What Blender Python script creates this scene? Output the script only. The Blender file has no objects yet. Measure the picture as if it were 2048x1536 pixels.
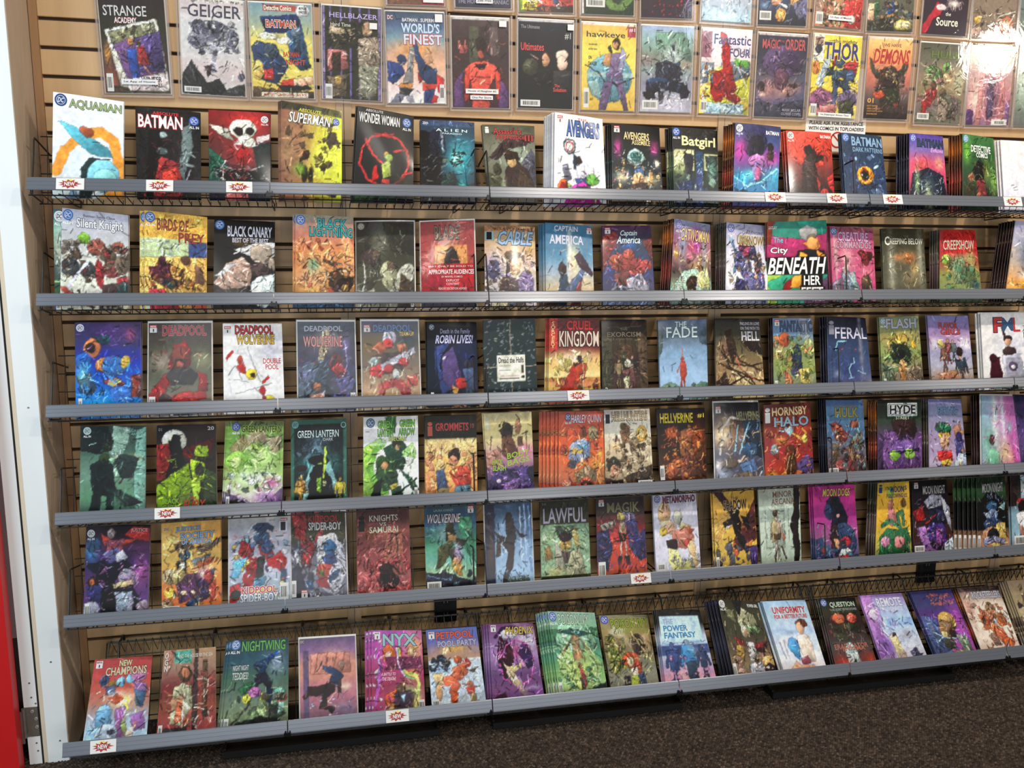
import bpy, math, random
import numpy as np
from mathutils import Matrix, Vector
scn = bpy.context.scene
COL = scn.collection

# ---------------------------------------------------------------- camera, sky, lights, exposure
cam_d = bpy.data.cameras.new('camera'); cam = bpy.data.objects.new('camera', cam_d); COL.objects.link(cam)
cam_d.sensor_fit = 'HORIZONTAL'; cam_d.sensor_width = 36.0
cam_d.lens = 1774.274 / 2048 * 36.0
cam_d.clip_start = 0.05
R_ = Vector((0.97764, -0.20904, 0.01186)); U_ = Vector((0.0262, 0.17863, 0.98352)); F_ = Vector((0.20721, 0.96146, -0.18048))
cam.matrix_world = Matrix(((R_.x, U_.x, -F_.x, 0.73981), (R_.y, U_.y, -F_.y, -2.78760), (R_.z, U_.z, -F_.z, -0.53359), (0, 0, 0, 1)))
scn.camera = cam

world = bpy.data.worlds.new('shop_ambience'); scn.world = world; world.use_nodes = True
bg = world.node_tree.nodes['Background']; bg.inputs[0].default_value = (0.95, 0.92, 0.88, 1); bg.inputs[1].default_value = 0.15

def lamp(name, loc, target, power, size, color, shape='DISK', size_y=None, spread=180):
    d = bpy.data.lights.new(name, 'AREA'); d.energy = power; d.size = size; d.shape = shape; d.color = color
    if size_y: d.size_y = size_y
    d.spread = math.radians(spread)
    o = bpy.data.objects.new(name, d); COL.objects.link(o); o.location = loc
    o.rotation_euler = (Vector(target) - Vector(loc)).to_track_quat('-Z', 'Y').to_euler()
    return o
WARM = (1.0, 0.88, 0.74); SOFT = (1.0, 0.93, 0.84); COOL = (0.72, 0.89, 1.0)
lamp('ceiling_or_fill_lamp', (0.70, -1.75, 0.85), (0.7, 0, -0.6), 6.5, 0.09, (1.0, 0.94, 0.86))
lamp('ceiling_or_fill_lamp', (1.90, -1.75, 0.85), (1.9, 0, -0.6), 19, 0.09, WARM)
lamp('ceiling_or_fill_lamp', (3.10, -1.75, 0.85), (3.1, 0, -0.6), 23, 0.09, WARM)
lamp('ceiling_or_fill_lamp', (3.11, -2.50, 0.70), (2.6, 0, -0.5), 1.3, 0.34, COOL)
lamp('ceiling_or_fill_lamp', (5.57, -3.13, 0.72), (3.0, 0, -0.2), 15, 0.34, WARM)
lamp('ceiling_or_fill_lamp', (0.20, -4.70, 1.60), (0.6, 0, -1.0), 20, 0.60, SOFT)  # added soft fill behind the camera to brighten the lower wall, no known fixture
lamp('ceiling_or_fill_lamp', (2.60, -4.70, 1.60), (2.2, 0, -1.0), 32, 0.60, SOFT)  # second added fill, brightens the lower rows from further back
lamp('window_or_fill', (1.9, -7.0, -0.75), (1.5, 0, -1.0), 140, 6.5, (0.94, 0.97, 1.0), 'RECTANGLE', 2.2)  # added broad frontal fill that brightens the wall under the shelves, no known window
lamp('window_or_fill', (-1.25, -1.75, -0.30), (0.0, -0.2, -0.8), 36, 0.9, COOL, 'RECTANGLE', 1.9)

vs = scn.view_settings
scn.display_settings.display_device = 'sRGB'
vs.view_transform = 'Standard'; vs.look = 'None'; vs.exposure = 0.0; vs.gamma = 1.0; vs.use_curve_mapping = False

# ---------------------------------------------------------------- helpers
def lin(c):
    c = np.asarray(c, dtype=float)
    return np.where(c <= 0.04045, c / 12.92, ((c + 0.055) / 1.055) ** 2.4)
def hx(s):
    return tuple(int(ch, 16) / 15.0 for ch in s) if len(s) == 3 else tuple(int(s[i:i + 2], 16) / 255.0 for i in (0, 2, 4))
def rgb(r, g, b):
    return tuple(lin((r / 255, g / 255, b / 255))) + (1,)

def nodes(name):
    m = bpy.data.materials.new(name); m.use_nodes = True
    nt = m.node_tree; b = nt.nodes['Principled BSDF']
    return m, nt, b
def N(nt, kind, **kw):
    n = nt.nodes.new(kind)
    for k, v in kw.items(): setattr(n, k, v)
    return n
def plain(name, col, rough=0.5, metal=0.0, spec=0.5, vary=0.08, scale=40, bump=0.0, stretch=(1, 1, 1)):
    """principled with procedural tone variation and fine relief"""
    m, nt, b = nodes(name)
    tc = N(nt, 'ShaderNodeTexCoord'); mp = N(nt, 'ShaderNodeMapping'); mp.inputs['Scale'].default_value = stretch
    no = N(nt, 'ShaderNodeTexNoise'); no.inputs['Scale'].default_value = scale; no.inputs['Detail'].default_value = 5
    ma = N(nt, 'ShaderNodeMapRange'); ma.inputs[3].default_value = 1 - vary; ma.inputs[4].default_value = 1 + vary
    mx = N(nt, 'ShaderNodeVectorMath', operation='SCALE'); mx.inputs[0].default_value = col[:3]
    L = nt.links
    L.new(tc.outputs['Object'], mp.inputs[0]); L.new(mp.outputs[0], no.inputs['Vector']); L.new(no.outputs['Fac'], ma.inputs[0])
    L.new(ma.outputs[0], mx.inputs['Scale']); L.new(mx.outputs[0], b.inputs['Base Color'])
    b.inputs['Roughness'].default_value = rough; b.inputs['Metallic'].default_value = metal
    b.inputs['Specular IOR Level'].default_value = spec
    if bump:
        bp = N(nt, 'ShaderNodeBump'); bp.inputs['Strength'].default_value = bump; bp.inputs['Distance'].default_value = 0.002
        L.new(no.outputs['Fac'], bp.inputs['Height']); L.new(bp.outputs[0], b.inputs['Normal'])
    return m

def maple(name, base, amount):
    m, nt, b = nodes(name); L = nt.links
    tc = N(nt, 'ShaderNodeTexCoord'); oi = N(nt, 'ShaderNodeObjectInfo')
    ad = N(nt, 'ShaderNodeVectorMath', operation='ADD'); L.new(tc.outputs['Object'], ad.inputs[0]); L.new(oi.outputs['Location'], ad.inputs[1])
    mp = N(nt, 'ShaderNodeMapping'); mp.inputs['Scale'].default_value = (26, 26, 3.0); L.new(ad.outputs[0], mp.inputs[0])
    n1 = N(nt, 'ShaderNodeTexNoise'); n1.inputs['Scale'].default_value = 1.6; n1.inputs['Detail'].default_value = 7; L.new(mp.outputs[0], n1.inputs['Vector'])
    n2 = N(nt, 'ShaderNodeTexNoise'); n2.inputs['Scale'].default_value = 2.5; n2.inputs['Detail'].default_value = 2; L.new(ad.outputs[0], n2.inputs['Vector'])
    cr = N(nt, 'ShaderNodeValToRGB'); e = cr.color_ramp.elements
    e[0].position = 0.3; e[0].color = tuple(c * (1 - amount) for c in base[:3]) + (1,); e[1].position = 0.72; e[1].color = tuple(min(1, c * (1 + amount)) for c in base[:3]) + (1,)
    mxf = N(nt, 'ShaderNodeMath', operation='MULTIPLY_ADD'); mxf.inputs[1].default_value = 0.6; L.new(n1.outputs['Fac'], mxf.inputs[0])
    m2 = N(nt, 'ShaderNodeMath', operation='MULTIPLY'); m2.inputs[1].default_value = 0.4; L.new(n2.outputs['Fac'], m2.inputs[0]); L.new(m2.outputs[0], mxf.inputs[2])
    L.new(mxf.outputs[0], cr.inputs[0])
    sc = N(nt, 'ShaderNodeMapRange'); sc.inputs[3].default_value = 0.94; sc.inputs[4].default_value = 1.05; L.new(oi.outputs['Random'], sc.inputs[0])
    vm = N(nt, 'ShaderNodeVectorMath', operation='SCALE'); L.new(cr.outputs[0], vm.inputs[0]); L.new(sc.outputs[0], vm.inputs['Scale'])
    L.new(vm.outputs[0], b.inputs['Base Color']); b.inputs['Roughness'].default_value = 0.42
    return m

M = {}
M['maple'] = maple('maple_laminate', rgb(192, 158, 114), 0.10)
M['groove'] = plain('groove_core', rgb(58, 40, 26), 0.8, vary=0.15)
M['trim_tan'] = plain('tan_trim', rgb(176, 150, 118), 0.45, vary=0.06, scale=30, stretch=(8, 8, 1))
M['oak_trim'] = plain('brown_wood_trim', rgb(150, 112, 74), 0.5, vary=0.18, scale=12, stretch=(10, 10, .6), bump=.1)
M['white_paint'] = plain('white_paint', rgb(222, 226, 226), 0.4, vary=0.05, scale=6, stretch=(3, 3, .7), bump=.04)
M['cream_paint'] = plain('aged_cream_paint', rgb(206, 192, 168), 0.5, vary=0.14, scale=9, stretch=(3, 3, .5), bump=.06)
M['plaster'] = plain('scuffed_plaster', rgb(186, 166, 144), 0.75, vary=0.16, scale=7, stretch=(1, 5, 1.2), bump=.15)
M['red_paint'] = plain('red_door_paint', rgb(188, 24, 26), 0.4, vary=0.06, scale=8, bump=.03)
M['dark_gap'] = plain('dark_recess', rgb(18, 18, 18), 0.9)
M['olive'] = plain('grey_recess', rgb(96, 96, 88), 0.7, vary=.2, scale=14)
M['steel'] = plain('hinge_steel', rgb(138, 134, 124), 0.42, 0.75, vary=0.25, scale=60, bump=.1)
M['screw'] = plain('screw_head', rgb(214, 214, 208), 0.3, 0.6)
M['wire'] = plain('black_coated_wire', rgb(20, 19, 18), 0.42, 0.0, 0.5, vary=.1)
M['clip'] = plain('black_plastic', rgb(14, 14, 14), 0.35)
M['outlet'] = plain('black_outlet_plastic', rgb(12, 12, 13), 0.4)
M['tray'] = plain('black_tray_paint', rgb(13, 13, 14), 0.5, vary=.2)
M['strip'] = plain('silver_label_channel', rgb(110, 115, 124), 0.28, 0.3, vary=0.07, scale=10, stretch=(.6, 1, 60))
M['paper'] = plain('white_paper', rgb(226, 224, 220), 0.7, vary=0.03)
M['carpet_base'] = plain('carpet_backing', rgb(34, 29, 25), 0.95, vary=0.3, scale=200)

def attr_mat(name, attr, rough, coat=0.0, ink=False, paper=False):
    m, nt, b = nodes(name); L = nt.links
    at = N(nt, 'ShaderNodeAttribute', attribute_name=attr)
    src = at.outputs['Color']
    if ink:
        uv = N(nt, 'ShaderNodeAttribute', attribute_name='page_uv'); oi = N(nt, 'ShaderNodeObjectInfo')
        # printed line work: warped cell edges whose strength is kept in the attribute's alpha
        off = N(nt, 'ShaderNodeVectorMath', operation='ADD'); L.new(uv.outputs['Vector'], off.inputs[0])
        cmb = N(nt, 'ShaderNodeCombineXYZ'); mu = N(nt, 'ShaderNodeMath', operation='MULTIPLY'); mu.inputs[1].default_value = 50; L.new(oi.outputs['Random'], mu.inputs[0]); L.new(mu.outputs[0], cmb.inputs[2]); L.new(cmb.outputs[0], off.inputs[1])
        nz = N(nt, 'ShaderNodeTexNoise'); nz.inputs['Scale'].default_value = 9; nz.inputs['Detail'].default_value = 3; L.new(off.outputs[0], nz.inputs['Vector'])
        wv = N(nt, 'ShaderNodeVectorMath', operation='MULTIPLY_ADD'); wv.inputs[1].default_value = (.22, .22, .22); L.new(nz.outputs['Color'], wv.inputs[0]); L.new(off.outputs[0], wv.inputs[2])
        vo = N(nt, 'ShaderNodeTexVoronoi', feature='DISTANCE_TO_EDGE'); vo.inputs['Scale'].default_value = 13; L.new(wv.outputs[0], vo.inputs['Vector'])
        ln = N(nt, 'ShaderNodeMapRange'); ln.inputs[1].default_value = 0.0; ln.inputs[2].default_value = 0.085; ln.inputs[3].default_value = 1.0; ln.inputs[4].default_value = 0.0; L.new(vo.outputs['Distance'], ln.inputs[0])
        gate = N(nt, 'ShaderNodeTexNoise'); gate.inputs['Scale'].default_value = 5; L.new(off.outputs[0], gate.inputs['Vector'])
        gr = N(nt, 'ShaderNodeMapRange'); gr.inputs[1].default_value = .42; gr.inputs[2].default_value = .6; L.new(gate.outputs['Fac'], gr.inputs[0])
        p1 = N(nt, 'ShaderNodeMath', operation='MULTIPLY'); L.new(ln.outputs[0], p1.inputs[0]); L.new(gr.outputs[0], p1.inputs[1])
        v2 = N(nt, 'ShaderNodeTexVoronoi', feature='DISTANCE_TO_EDGE'); v2.inputs['Scale'].default_value = 27; L.new(wv.outputs[0], v2.inputs['Vector'])
        l2 = N(nt, 'ShaderNodeMapRange'); l2.inputs[1].default_value = 0.0; l2.inputs[2].default_value = 0.11; l2.inputs[3].default_value = .75; l2.inputs[4].default_value = 0.0; L.new(v2.outputs['Distance'], l2.inputs[0])
        ig = N(nt, 'ShaderNodeMath', operation='SUBTRACT'); ig.inputs[0].default_value = 1.0; L.new(gr.outputs[0], ig.inputs[1])
        p3 = N(nt, 'ShaderNodeMath', operation='MULTIPLY'); L.new(l2.outputs[0], p3.inputs[0]); L.new(ig.outputs[0], p3.inputs[1])
        p4 = N(nt, 'ShaderNodeMath', operation='ADD'); p4.use_clamp = True; L.new(p1.outputs[0], p4.inputs[0]); L.new(p3.outputs[0], p4.inputs[1])
        p2 = N(nt, 'ShaderNodeMath', operation='MULTIPLY'); p2.use_clamp = True; L.new(p4.outputs[0], p2.inputs[0]); L.new(at.outputs['Alpha'], p2.inputs[1])
        # tonal brush variation
        n3 = N(nt, 'ShaderNodeTexNoise'); n3.inputs['Scale'].default_value = 16; n3.inputs['Detail'].default_value = 4; n3.inputs['Distortion'].default_value = 1.2; L.new(off.outputs[0], n3.inputs['Vector'])
        am = N(nt, 'ShaderNodeMath', operation='MULTIPLY'); am.inputs[1].default_value = .95; L.new(at.outputs['Alpha'], am.inputs[0])
        cen = N(nt, 'ShaderNodeMath', operation='SUBTRACT'); cen.inputs[1].default_value = .5; L.new(n3.outputs['Fac'], cen.inputs[0])
        tv = N(nt, 'ShaderNodeMath', operation='MULTIPLY_ADD'); L.new(cen.outputs[0], tv.inputs[0]); 
        am2 = N(nt, 'ShaderNodeMath', operation='MULTIPLY'); am2.inputs[1].default_value = 1.9; L.new(am.outputs[0], am2.inputs[0]); L.new(am2.outputs[0], tv.inputs[1]); tv.inputs[2].default_value = 1.0
        i1 = N(nt, 'ShaderNodeMath', operation='MULTIPLY_ADD'); i1.inputs[1].default_value = -.8; i1.inputs[2].default_value = 1.0; L.new(p2.outputs[0], i1.inputs[0])
        tt = N(nt, 'ShaderNodeMath', operation='MULTIPLY'); L.new(tv.outputs[0], tt.inputs[0]); L.new(i1.outputs[0], tt.inputs[1])
        mxx = N(nt, 'ShaderNodeMath', operation='MAXIMUM'); mxx.inputs[1].default_value = .12; L.new(tt.outputs[0], mxx.inputs[0])
        vm = N(nt, 'ShaderNodeVectorMath', operation='SCALE'); L.new(src, vm.inputs[0]); L.new(mxx.outputs[0], vm.inputs['Scale'])
        src = vm.outputs[0]
        # gentle waviness of glossy stock
        tc = N(nt, 'ShaderNodeTexCoord'); mp = N(nt, 'ShaderNodeMapping'); mp.inputs['Scale'].default_value = (26, 10, 5); L.new(tc.outputs['Object'], mp.inputs[0])
        nb = N(nt, 'ShaderNodeTexNoise'); nb.inputs['Scale'].default_value = 1.0; nb.inputs['Detail'].default_value = 1; L.new(mp.outputs[0], nb.inputs['Vector'])
        bp = N(nt, 'ShaderNodeBump'); bp.inputs['Strength'].default_value = .35; bp.inputs['Distance'].default_value = .004; L.new(nb.outputs['Fac'], bp.inputs['Height'])
        L.new(bp.outputs[0], b.inputs['Normal'])
    if paper:
        no = N(nt, 'ShaderNodeTexNoise'); no.inputs['Scale'].default_value = 120
        ma = N(nt, 'ShaderNodeMapRange'); ma.inputs[3].default_value = .9; ma.inputs[4].default_value = 1.08; L.new(no.outputs['Fac'], ma.inputs[0])
        vm = N(nt, 'ShaderNodeVectorMath', operation='SCALE'); L.new(src, vm.inputs[0]); L.new(ma.outputs[0], vm.inputs['Scale']); src = vm.outputs[0]
    L.new(src, b.inputs['Base Color']); b.inputs['Roughness'].default_value = rough
    b.inputs['Specular IOR Level'].default_value = .24; b.inputs['Coat Weight'].default_value = coat; b.inputs['Coat Roughness'].default_value = .12
    return m
M['cover'] = attr_mat('glossy_printed_cover', 'print', .42, .10, ink=True)
M['print'] = attr_mat('printed_lettering', 'print', .45, .05)
M['pages'] = attr_mat('page_block', 'print', .75, 0, paper=True)
M['pile'] = attr_mat('carpet_loops', 'print', .95, 0, paper=True)

def clear(name, tint, gloss, rough, diff=0.0, bump=0.0):
    m = bpy.data.materials.new(name); m.use_nodes = True; nt = m.node_tree; L = nt.links
    nt.nodes.remove(nt.nodes['Principled BSDF']); out = nt.nodes['Material Output']
    tr = N(nt, 'ShaderNodeBsdfTransparent'); tr.inputs[0].default_value = tint + (1,)
    gl = N(nt, 'ShaderNodeBsdfGlossy'); gl.inputs['Roughness'].default_value = rough
    fr = N(nt, 'ShaderNodeLayerWeight'); pw = N(nt, 'ShaderNodeMath', operation='POWER'); pw.inputs[1].default_value = 4.0; L.new(fr.outputs['Facing'], pw.inputs[0])
    mu = N(nt, 'ShaderNodeMath', operation='MULTIPLY_ADD'); mu.inputs[1].default_value = .5; mu.inputs[2].default_value = .04 * gloss; mu.use_clamp = True; L.new(pw.outputs[0], mu.inputs[0])
    mx = N(nt, 'ShaderNodeMixShader'); L.new(mu.outputs[0], mx.inputs[0]); L.new(tr.outputs[0], mx.inputs[1]); L.new(gl.outputs[0], mx.inputs[2])
    last = mx
    if diff:
        df = N(nt, 'ShaderNodeBsdfDiffuse'); df.inputs[0].default_value = tint + (1,)
        m2 = N(nt, 'ShaderNodeMixShader'); m2.inputs[0].default_value = diff; L.new(mx.outputs[0], m2.inputs[1]); L.new(df.outputs[0], m2.inputs[2]); last = m2
    if bump:
        tc = N(nt, 'ShaderNodeTexCoord'); nb = N(nt, 'ShaderNodeTexNoise'); nb.inputs['Scale'].default_value = 16; nb.inputs['Detail'].default_value = 3; nb.inputs['Distortion'].default_value = 1.5
        L.new(tc.outputs['Object'], nb.inputs['Vector'])
        bp = N(nt, 'ShaderNodeBump'); bp.inputs['Strength'].default_value = bump; bp.inputs['Distance'].default_value = .01; L.new(nb.outputs['Fac'], bp.inputs['Height']); L.new(bp.outputs[0], gl.inputs['Normal'])
    L.new(last.outputs[0], out.inputs[0])
    return m
M['acrylic'] = clear('clear_rigid_plastic', (.985, .985, .98), 1.2, .05, .012, .05)
M['rim'] = clear('clear_plastic_rim', (.90, .84, .80), 2.6, .12, .16)
M['bag'] = clear('clear_plastic_bag', (.985, .985, .985), .45, .10, .012, .12)

class MB:
    """collects boxes, bars, tubes and polygons into ONE mesh"""
    def __init__(s): s.v = []; s.f = []; s.c = []
    def add(s, vs, fs, col=None):
        o = len(s.v); s.v += [tuple(p) for p in vs]; s.f += [tuple(i + o for i in f) for f in fs]; s.c += [col or (1, 1, 1)] * len(vs)
    def box(s, x0, x1, y0, y1, z0, z1):
        s.add([(x0, y0, z0), (x1, y0, z0), (x1, y1, z0), (x0, y1, z0), (x0, y0, z1), (x1, y0, z1), (x1, y1, z1), (x0, y1, z1)],
              [(0, 3, 2, 1), (4, 5, 6, 7), (0, 1, 5, 4), (1, 2, 6, 5), (2, 3, 7, 6), (3, 0, 4, 7)])
    def tube(s, pts, r, n=5):
        pts = [Vector(p) for p in pts]; rings = []
        for i, p in enumerate(pts):
            d = (pts[min(i + 1, len(pts) - 1)] - pts[max(i - 1, 0)]).normalized()
            a = d.orthogonal().normalized(); b = d.cross(a)
            rings.append([p + (a * math.cos(2 * math.pi * k / n) + b * math.sin(2 * math.pi * k / n)) * r for k in range(n)])
        vs = [q for ring in rings for q in ring]; fs = []
        for i in range(len(pts) - 1):
            for k in range(n):
                fs.append((i * n + k, i * n + (k + 1) % n, (i + 1) * n + (k + 1) % n, (i + 1) * n + k))
        fs.append(tuple(range(n))[::-1]); fs.append(tuple((len(pts) - 1) * n + k for k in range(n)))
        s.add(vs, fs)
    def prism(s, prof, x0, x1):
        n = len(prof)
        s.add([(x0, y, z) for y, z in prof] + [(x1, y, z) for y, z in prof],
              [(i, (i + 1) % n, n + (i + 1) % n, n + i) for i in range(n)] + [tuple(range(n))[::-1], tuple(range(n, 2 * n))])
    def mesh(s, name, mat, color=False, smooth=False):
        me = bpy.data.meshes.new(name); me.from_pydata(s.v, [], s.f); me.materials.append(mat)
        if color:
            a = me.attributes.new('print', 'FLOAT_COLOR', 'POINT')
            a.data.foreach_set('color', np.column_stack([lin(np.array(s.c)), np.zeros(len(s.c))]).astype(np.float32).ravel())
        if smooth: me.polygons.foreach_set('use_smooth', [True] * len(me.polygons))
        me.update(); return me
    def build(s, name, mat, parent=None, loc=(0, 0, 0), **kw):
        return link(name, s.mesh(name, mat, **kw), parent, loc)
def link(name, data, parent=None, loc=(0, 0, 0)):
    o = bpy.data.objects.new(name, data); COL.objects.link(o); o.location = loc
    if parent: o.parent = parent
    return o
def tag(o, label=None, cat=None, group=None, kind=None):
    for k, v in (('label', label), ('category', cat), ('group', group), ('kind', kind)):
        if v: o[k] = v
    return o
def copy_tree(o, parent=None, skip=()):
    c = o.copy(); COL.objects.link(c)
    if parent: c.parent = parent
    for ch in o.children:
        if ch.name.split('.')[0] not in skip: copy_tree(ch, c, skip)
    return c

# ---------------------------------------------------------------- room shell
ZF = -2.12; P = 0.0762
mb = MB(); mb.box(-1.6, 6.5, -6.5, 0.05, ZF - .05, ZF)
floor = tag(mb.build('floor', M['carpet_base']), kind='structure')
rng = np.random.default_rng(4)
# carpet loops on the part of the floor that the shop's aisle shows
px, py = 0.0085, 0.0062
gx = np.arange(-.42, 3.75, px); gy = np.arange(-1.02, -.02, py)
X, Y = np.meshgrid(gx, gy); X = X + (np.arange(len(gy)) % 2)[:, None] * px * .5
keep = (Y > -.30 - (X + .3) * .24)
X = X[keep] + rng.normal(0, .0009, keep.sum()); Y = Y[keep] + rng.normal(0, .0007, keep.sum()); n = len(X)
h = rng.uniform(.003, .0065, n)
base = np.stack([X, Y, np.full(n, ZF)], 1)
offs = np.array([(-.5, -.5, 0), (.5, -.5, 0), (.5, .5, 0), (-.5, .5, 0), (-.22, .05, 1), (.22, .05, 1)]) * np.array([px * 1.05, py * 1.15, 1])
V = np.repeat(base, 6, 0).reshape(n, 6, 3) + offs * np.stack([np.ones(n), np.ones(n), h], 1)[:, None, :]
F = np.array([(0, 1, 5, 4), (1, 2, 5, 5), (2, 3, 4, 5), (3, 0, 4, 4)])
me = bpy.data.meshes.new('carpet_pile')
quads = np.array([(0, 1, 5, 4), (2, 3, 4, 5)]); tris = np.array([(1, 2, 5), (3, 0, 4)])
idx = np.arange(n)[:, None] * 6
li = np.concatenate([(idx + quads[0]), (idx + quads[1]), (idx + tris[0]), (idx + tris[1])], 1).ravel()
tot = np.tile([4, 4, 3, 3], n); start = np.concatenate([[0], np.cumsum(tot)[:-1]])
me.vertices.add(n * 6); me.vertices.foreach_set('co', V.astype(np.float32).ravel())
me.loops.add(len(li)); me.loops.foreach_set('vertex_index', li.astype(np.int32))
me.polygons.add(n * 4); me.polygons.foreach_set('loop_start', start.astype(np.int32)); me.polygons.foreach_set('loop_total', tot.astype(np.int32))
pal = np.array([(78, 66, 57), (66, 56, 49), (94, 80, 69), (54, 46, 41), (74, 61, 53)]) / 255
cc = pal[rng.integers(0, 5, n)] * rng.uniform(.8, 1.15, (n, 1))
a = me.attributes.new('print', 'FLOAT_COLOR', 'POINT')
a.data.foreach_set('color', np.repeat(np.column_stack([lin(cc), np.ones(n)]), 6, 0).astype(np.float32).ravel())
me.materials.append(M['pile']); me.update(calc_edges=True)
tag(link('carpet_pile', me, floor), kind='stuff')

mb = MB(); mb.box(-.03, 3.95, .012, .05, ZF, .62)
wall = tag(mb.build('wall_back', M['groove']), kind='structure')
for x0, x1 in ((0.0, .797), (.841, 2.016), (2.060, 3.235), (3.279, 3.93)):
    w = x1 - x0; m_ = MB(); g = .0048
    prof = [(0.0, -g - .0015), (.0015, -g), (.012, -g), (.012, -P + g), (.0015, -P + g), (0.0, -P + g + .0015)]
    m_.prism([(y, z) for y, z in prof], 0, w); me = m_.mesh('slat', M['maple'])
    for k in range(-7, 27): link('slat', me, wall, (x0, 0, -k * P))
    m2 = MB(); m2.prism([(y, max(z, ZF + 27 * P)) for y, z in prof], 0, w); link('slat', m2.mesh('slat', M['maple']), wall, (x0, 0, -27 * P))
for i, xs in enumerate((.819, 2.038, 3.257)):
    m_ = MB(); m_.box(xs - .022, xs - .0007, -.0045, .012, ZF, .62); m_.box(xs + .0007, xs + .022, -.0045, .012, ZF, .62)
    tag(m_.build('trim_%d' % (i + 1), M['trim_tan']), kind='structure')
m_ = MB(); m_.box(-.0215, -.0005, -.006, .012, ZF, .62); tag(m_.build('trim_4', M['oak_trim']), kind='structure')
# reveal between the wall and the doorway, door jamb, door
m_ = MB(); m_.box(-.032, -.0235, -.1865, .012, ZF, .62); tag(m_.build('wall_left', M['plaster']), kind='structure')
m_ = MB(); m_.box(-.082, -.032, -.190, .012, ZF, .62); m_.box(-.032, -.0255, -.190, -.1865, ZF, .62)
tag(m_.build('trim_5', M['white_paint']), kind='structure')
m_ = MB(); m_.prism([(-.188, 0), (-.182, 0), (-.16, 0), (-.16, 2.74), (-.182, 2.74), (-.188, 2.74)], 0, .0113)
tag(m_.build('trim_6', M['cream_paint'], loc=(-.0935, 0.0, ZF)), kind='structure')
m_ = MB(); m_.box(-.0985, -.0937, -.1875, -.05, ZF, .62); tag(m_.build('trim_7', M['dark_gap']), kind='structure')  # almost flush near-black strip; the door gap's shade is put in its colour
door = bpy.data.objects.new('door_1', None); COL.objects.link(door); door.location = (-.2, -.2, ZF); tag(door, kind='structure')
def dpart(name, mat, *boxes, parent=door):
    m_ = MB()
    for b_ in boxes: m_.box(b_[0] + .2, b_[1] + .2, b_[2] + .2, b_[3] + .2, b_[4] - ZF, b_[5] - ZF)
    return m_.build(name, M[mat], parent)
dpart('door_stile', 'white_paint', (-.1345, -.0987, -.190, -.05, -1.935, .62), (-.1325, -.0987, -.190, -.05, ZF + .002, -2.028))
dpart('recess_panel', 'white_paint', (-.185, -.1345, -.12, -.05, -1.75, .62))
dpart('recess_plate', 'olive', (-.185, -.1345, -.12, -.05, -1.97, -1.75))
dpart('recess_gap', 'dark_gap', (-.185, -.1345, -.11, -.05, ZF, -1.97))
dpart('door_leaf', 'red_paint', (-.60, -.1435, -.24, -.20, -2.115, .62))
hinge = dpart('hinge', 'steel', (-.1315, -.0987, -.1915, -.12, -2.028, -1.935), (-.1590, -.1375, -.198, -.192, -2.045, -1.945))
m_ = MB(); m_.tube([(.0650, .006, -2.028 - ZF), (.0650, .006, -1.936 - ZF)], .006, 8); m_.build('hinge_knuckle', M['steel'], hinge)
for sx, sz in ((-.1125, -1.948), (-.104, -1.972), (-.1035, -1.998)):
    m_ = MB(); m_.tube([(sx + .2, .0090, sz - ZF), (sx + .2, .0062, sz - ZF)], .0042, 10); m_.build('screw', M['screw'], hinge)
    m_ = MB(); m_.tube([(sx + .2, .0064, sz - ZF), (sx + .2, .0060, sz - ZF)], .0018, 6); m_.build('screw_slot', M['dark_gap'], hinge)
for sx, sz, y_ in ((-.114, -1.86, -.1905), (-.112, -1.905, -.1905), (-.102, -1.925, -.1905), (-.107, -2.075, -.1905), (-.109, -2.05, -.1905), (-.052, -1.80, -.1905), (-.052, -1.05, -.1905), (-.046, -2.05, -.1905)):
    m_ = MB(); m_.tube([(sx + .2, y_ + .2005, sz - ZF), (sx + .2, y_ + .1992, sz - ZF)], .0026, 8); m_.build('nail_head', M['steel'], door)

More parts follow.
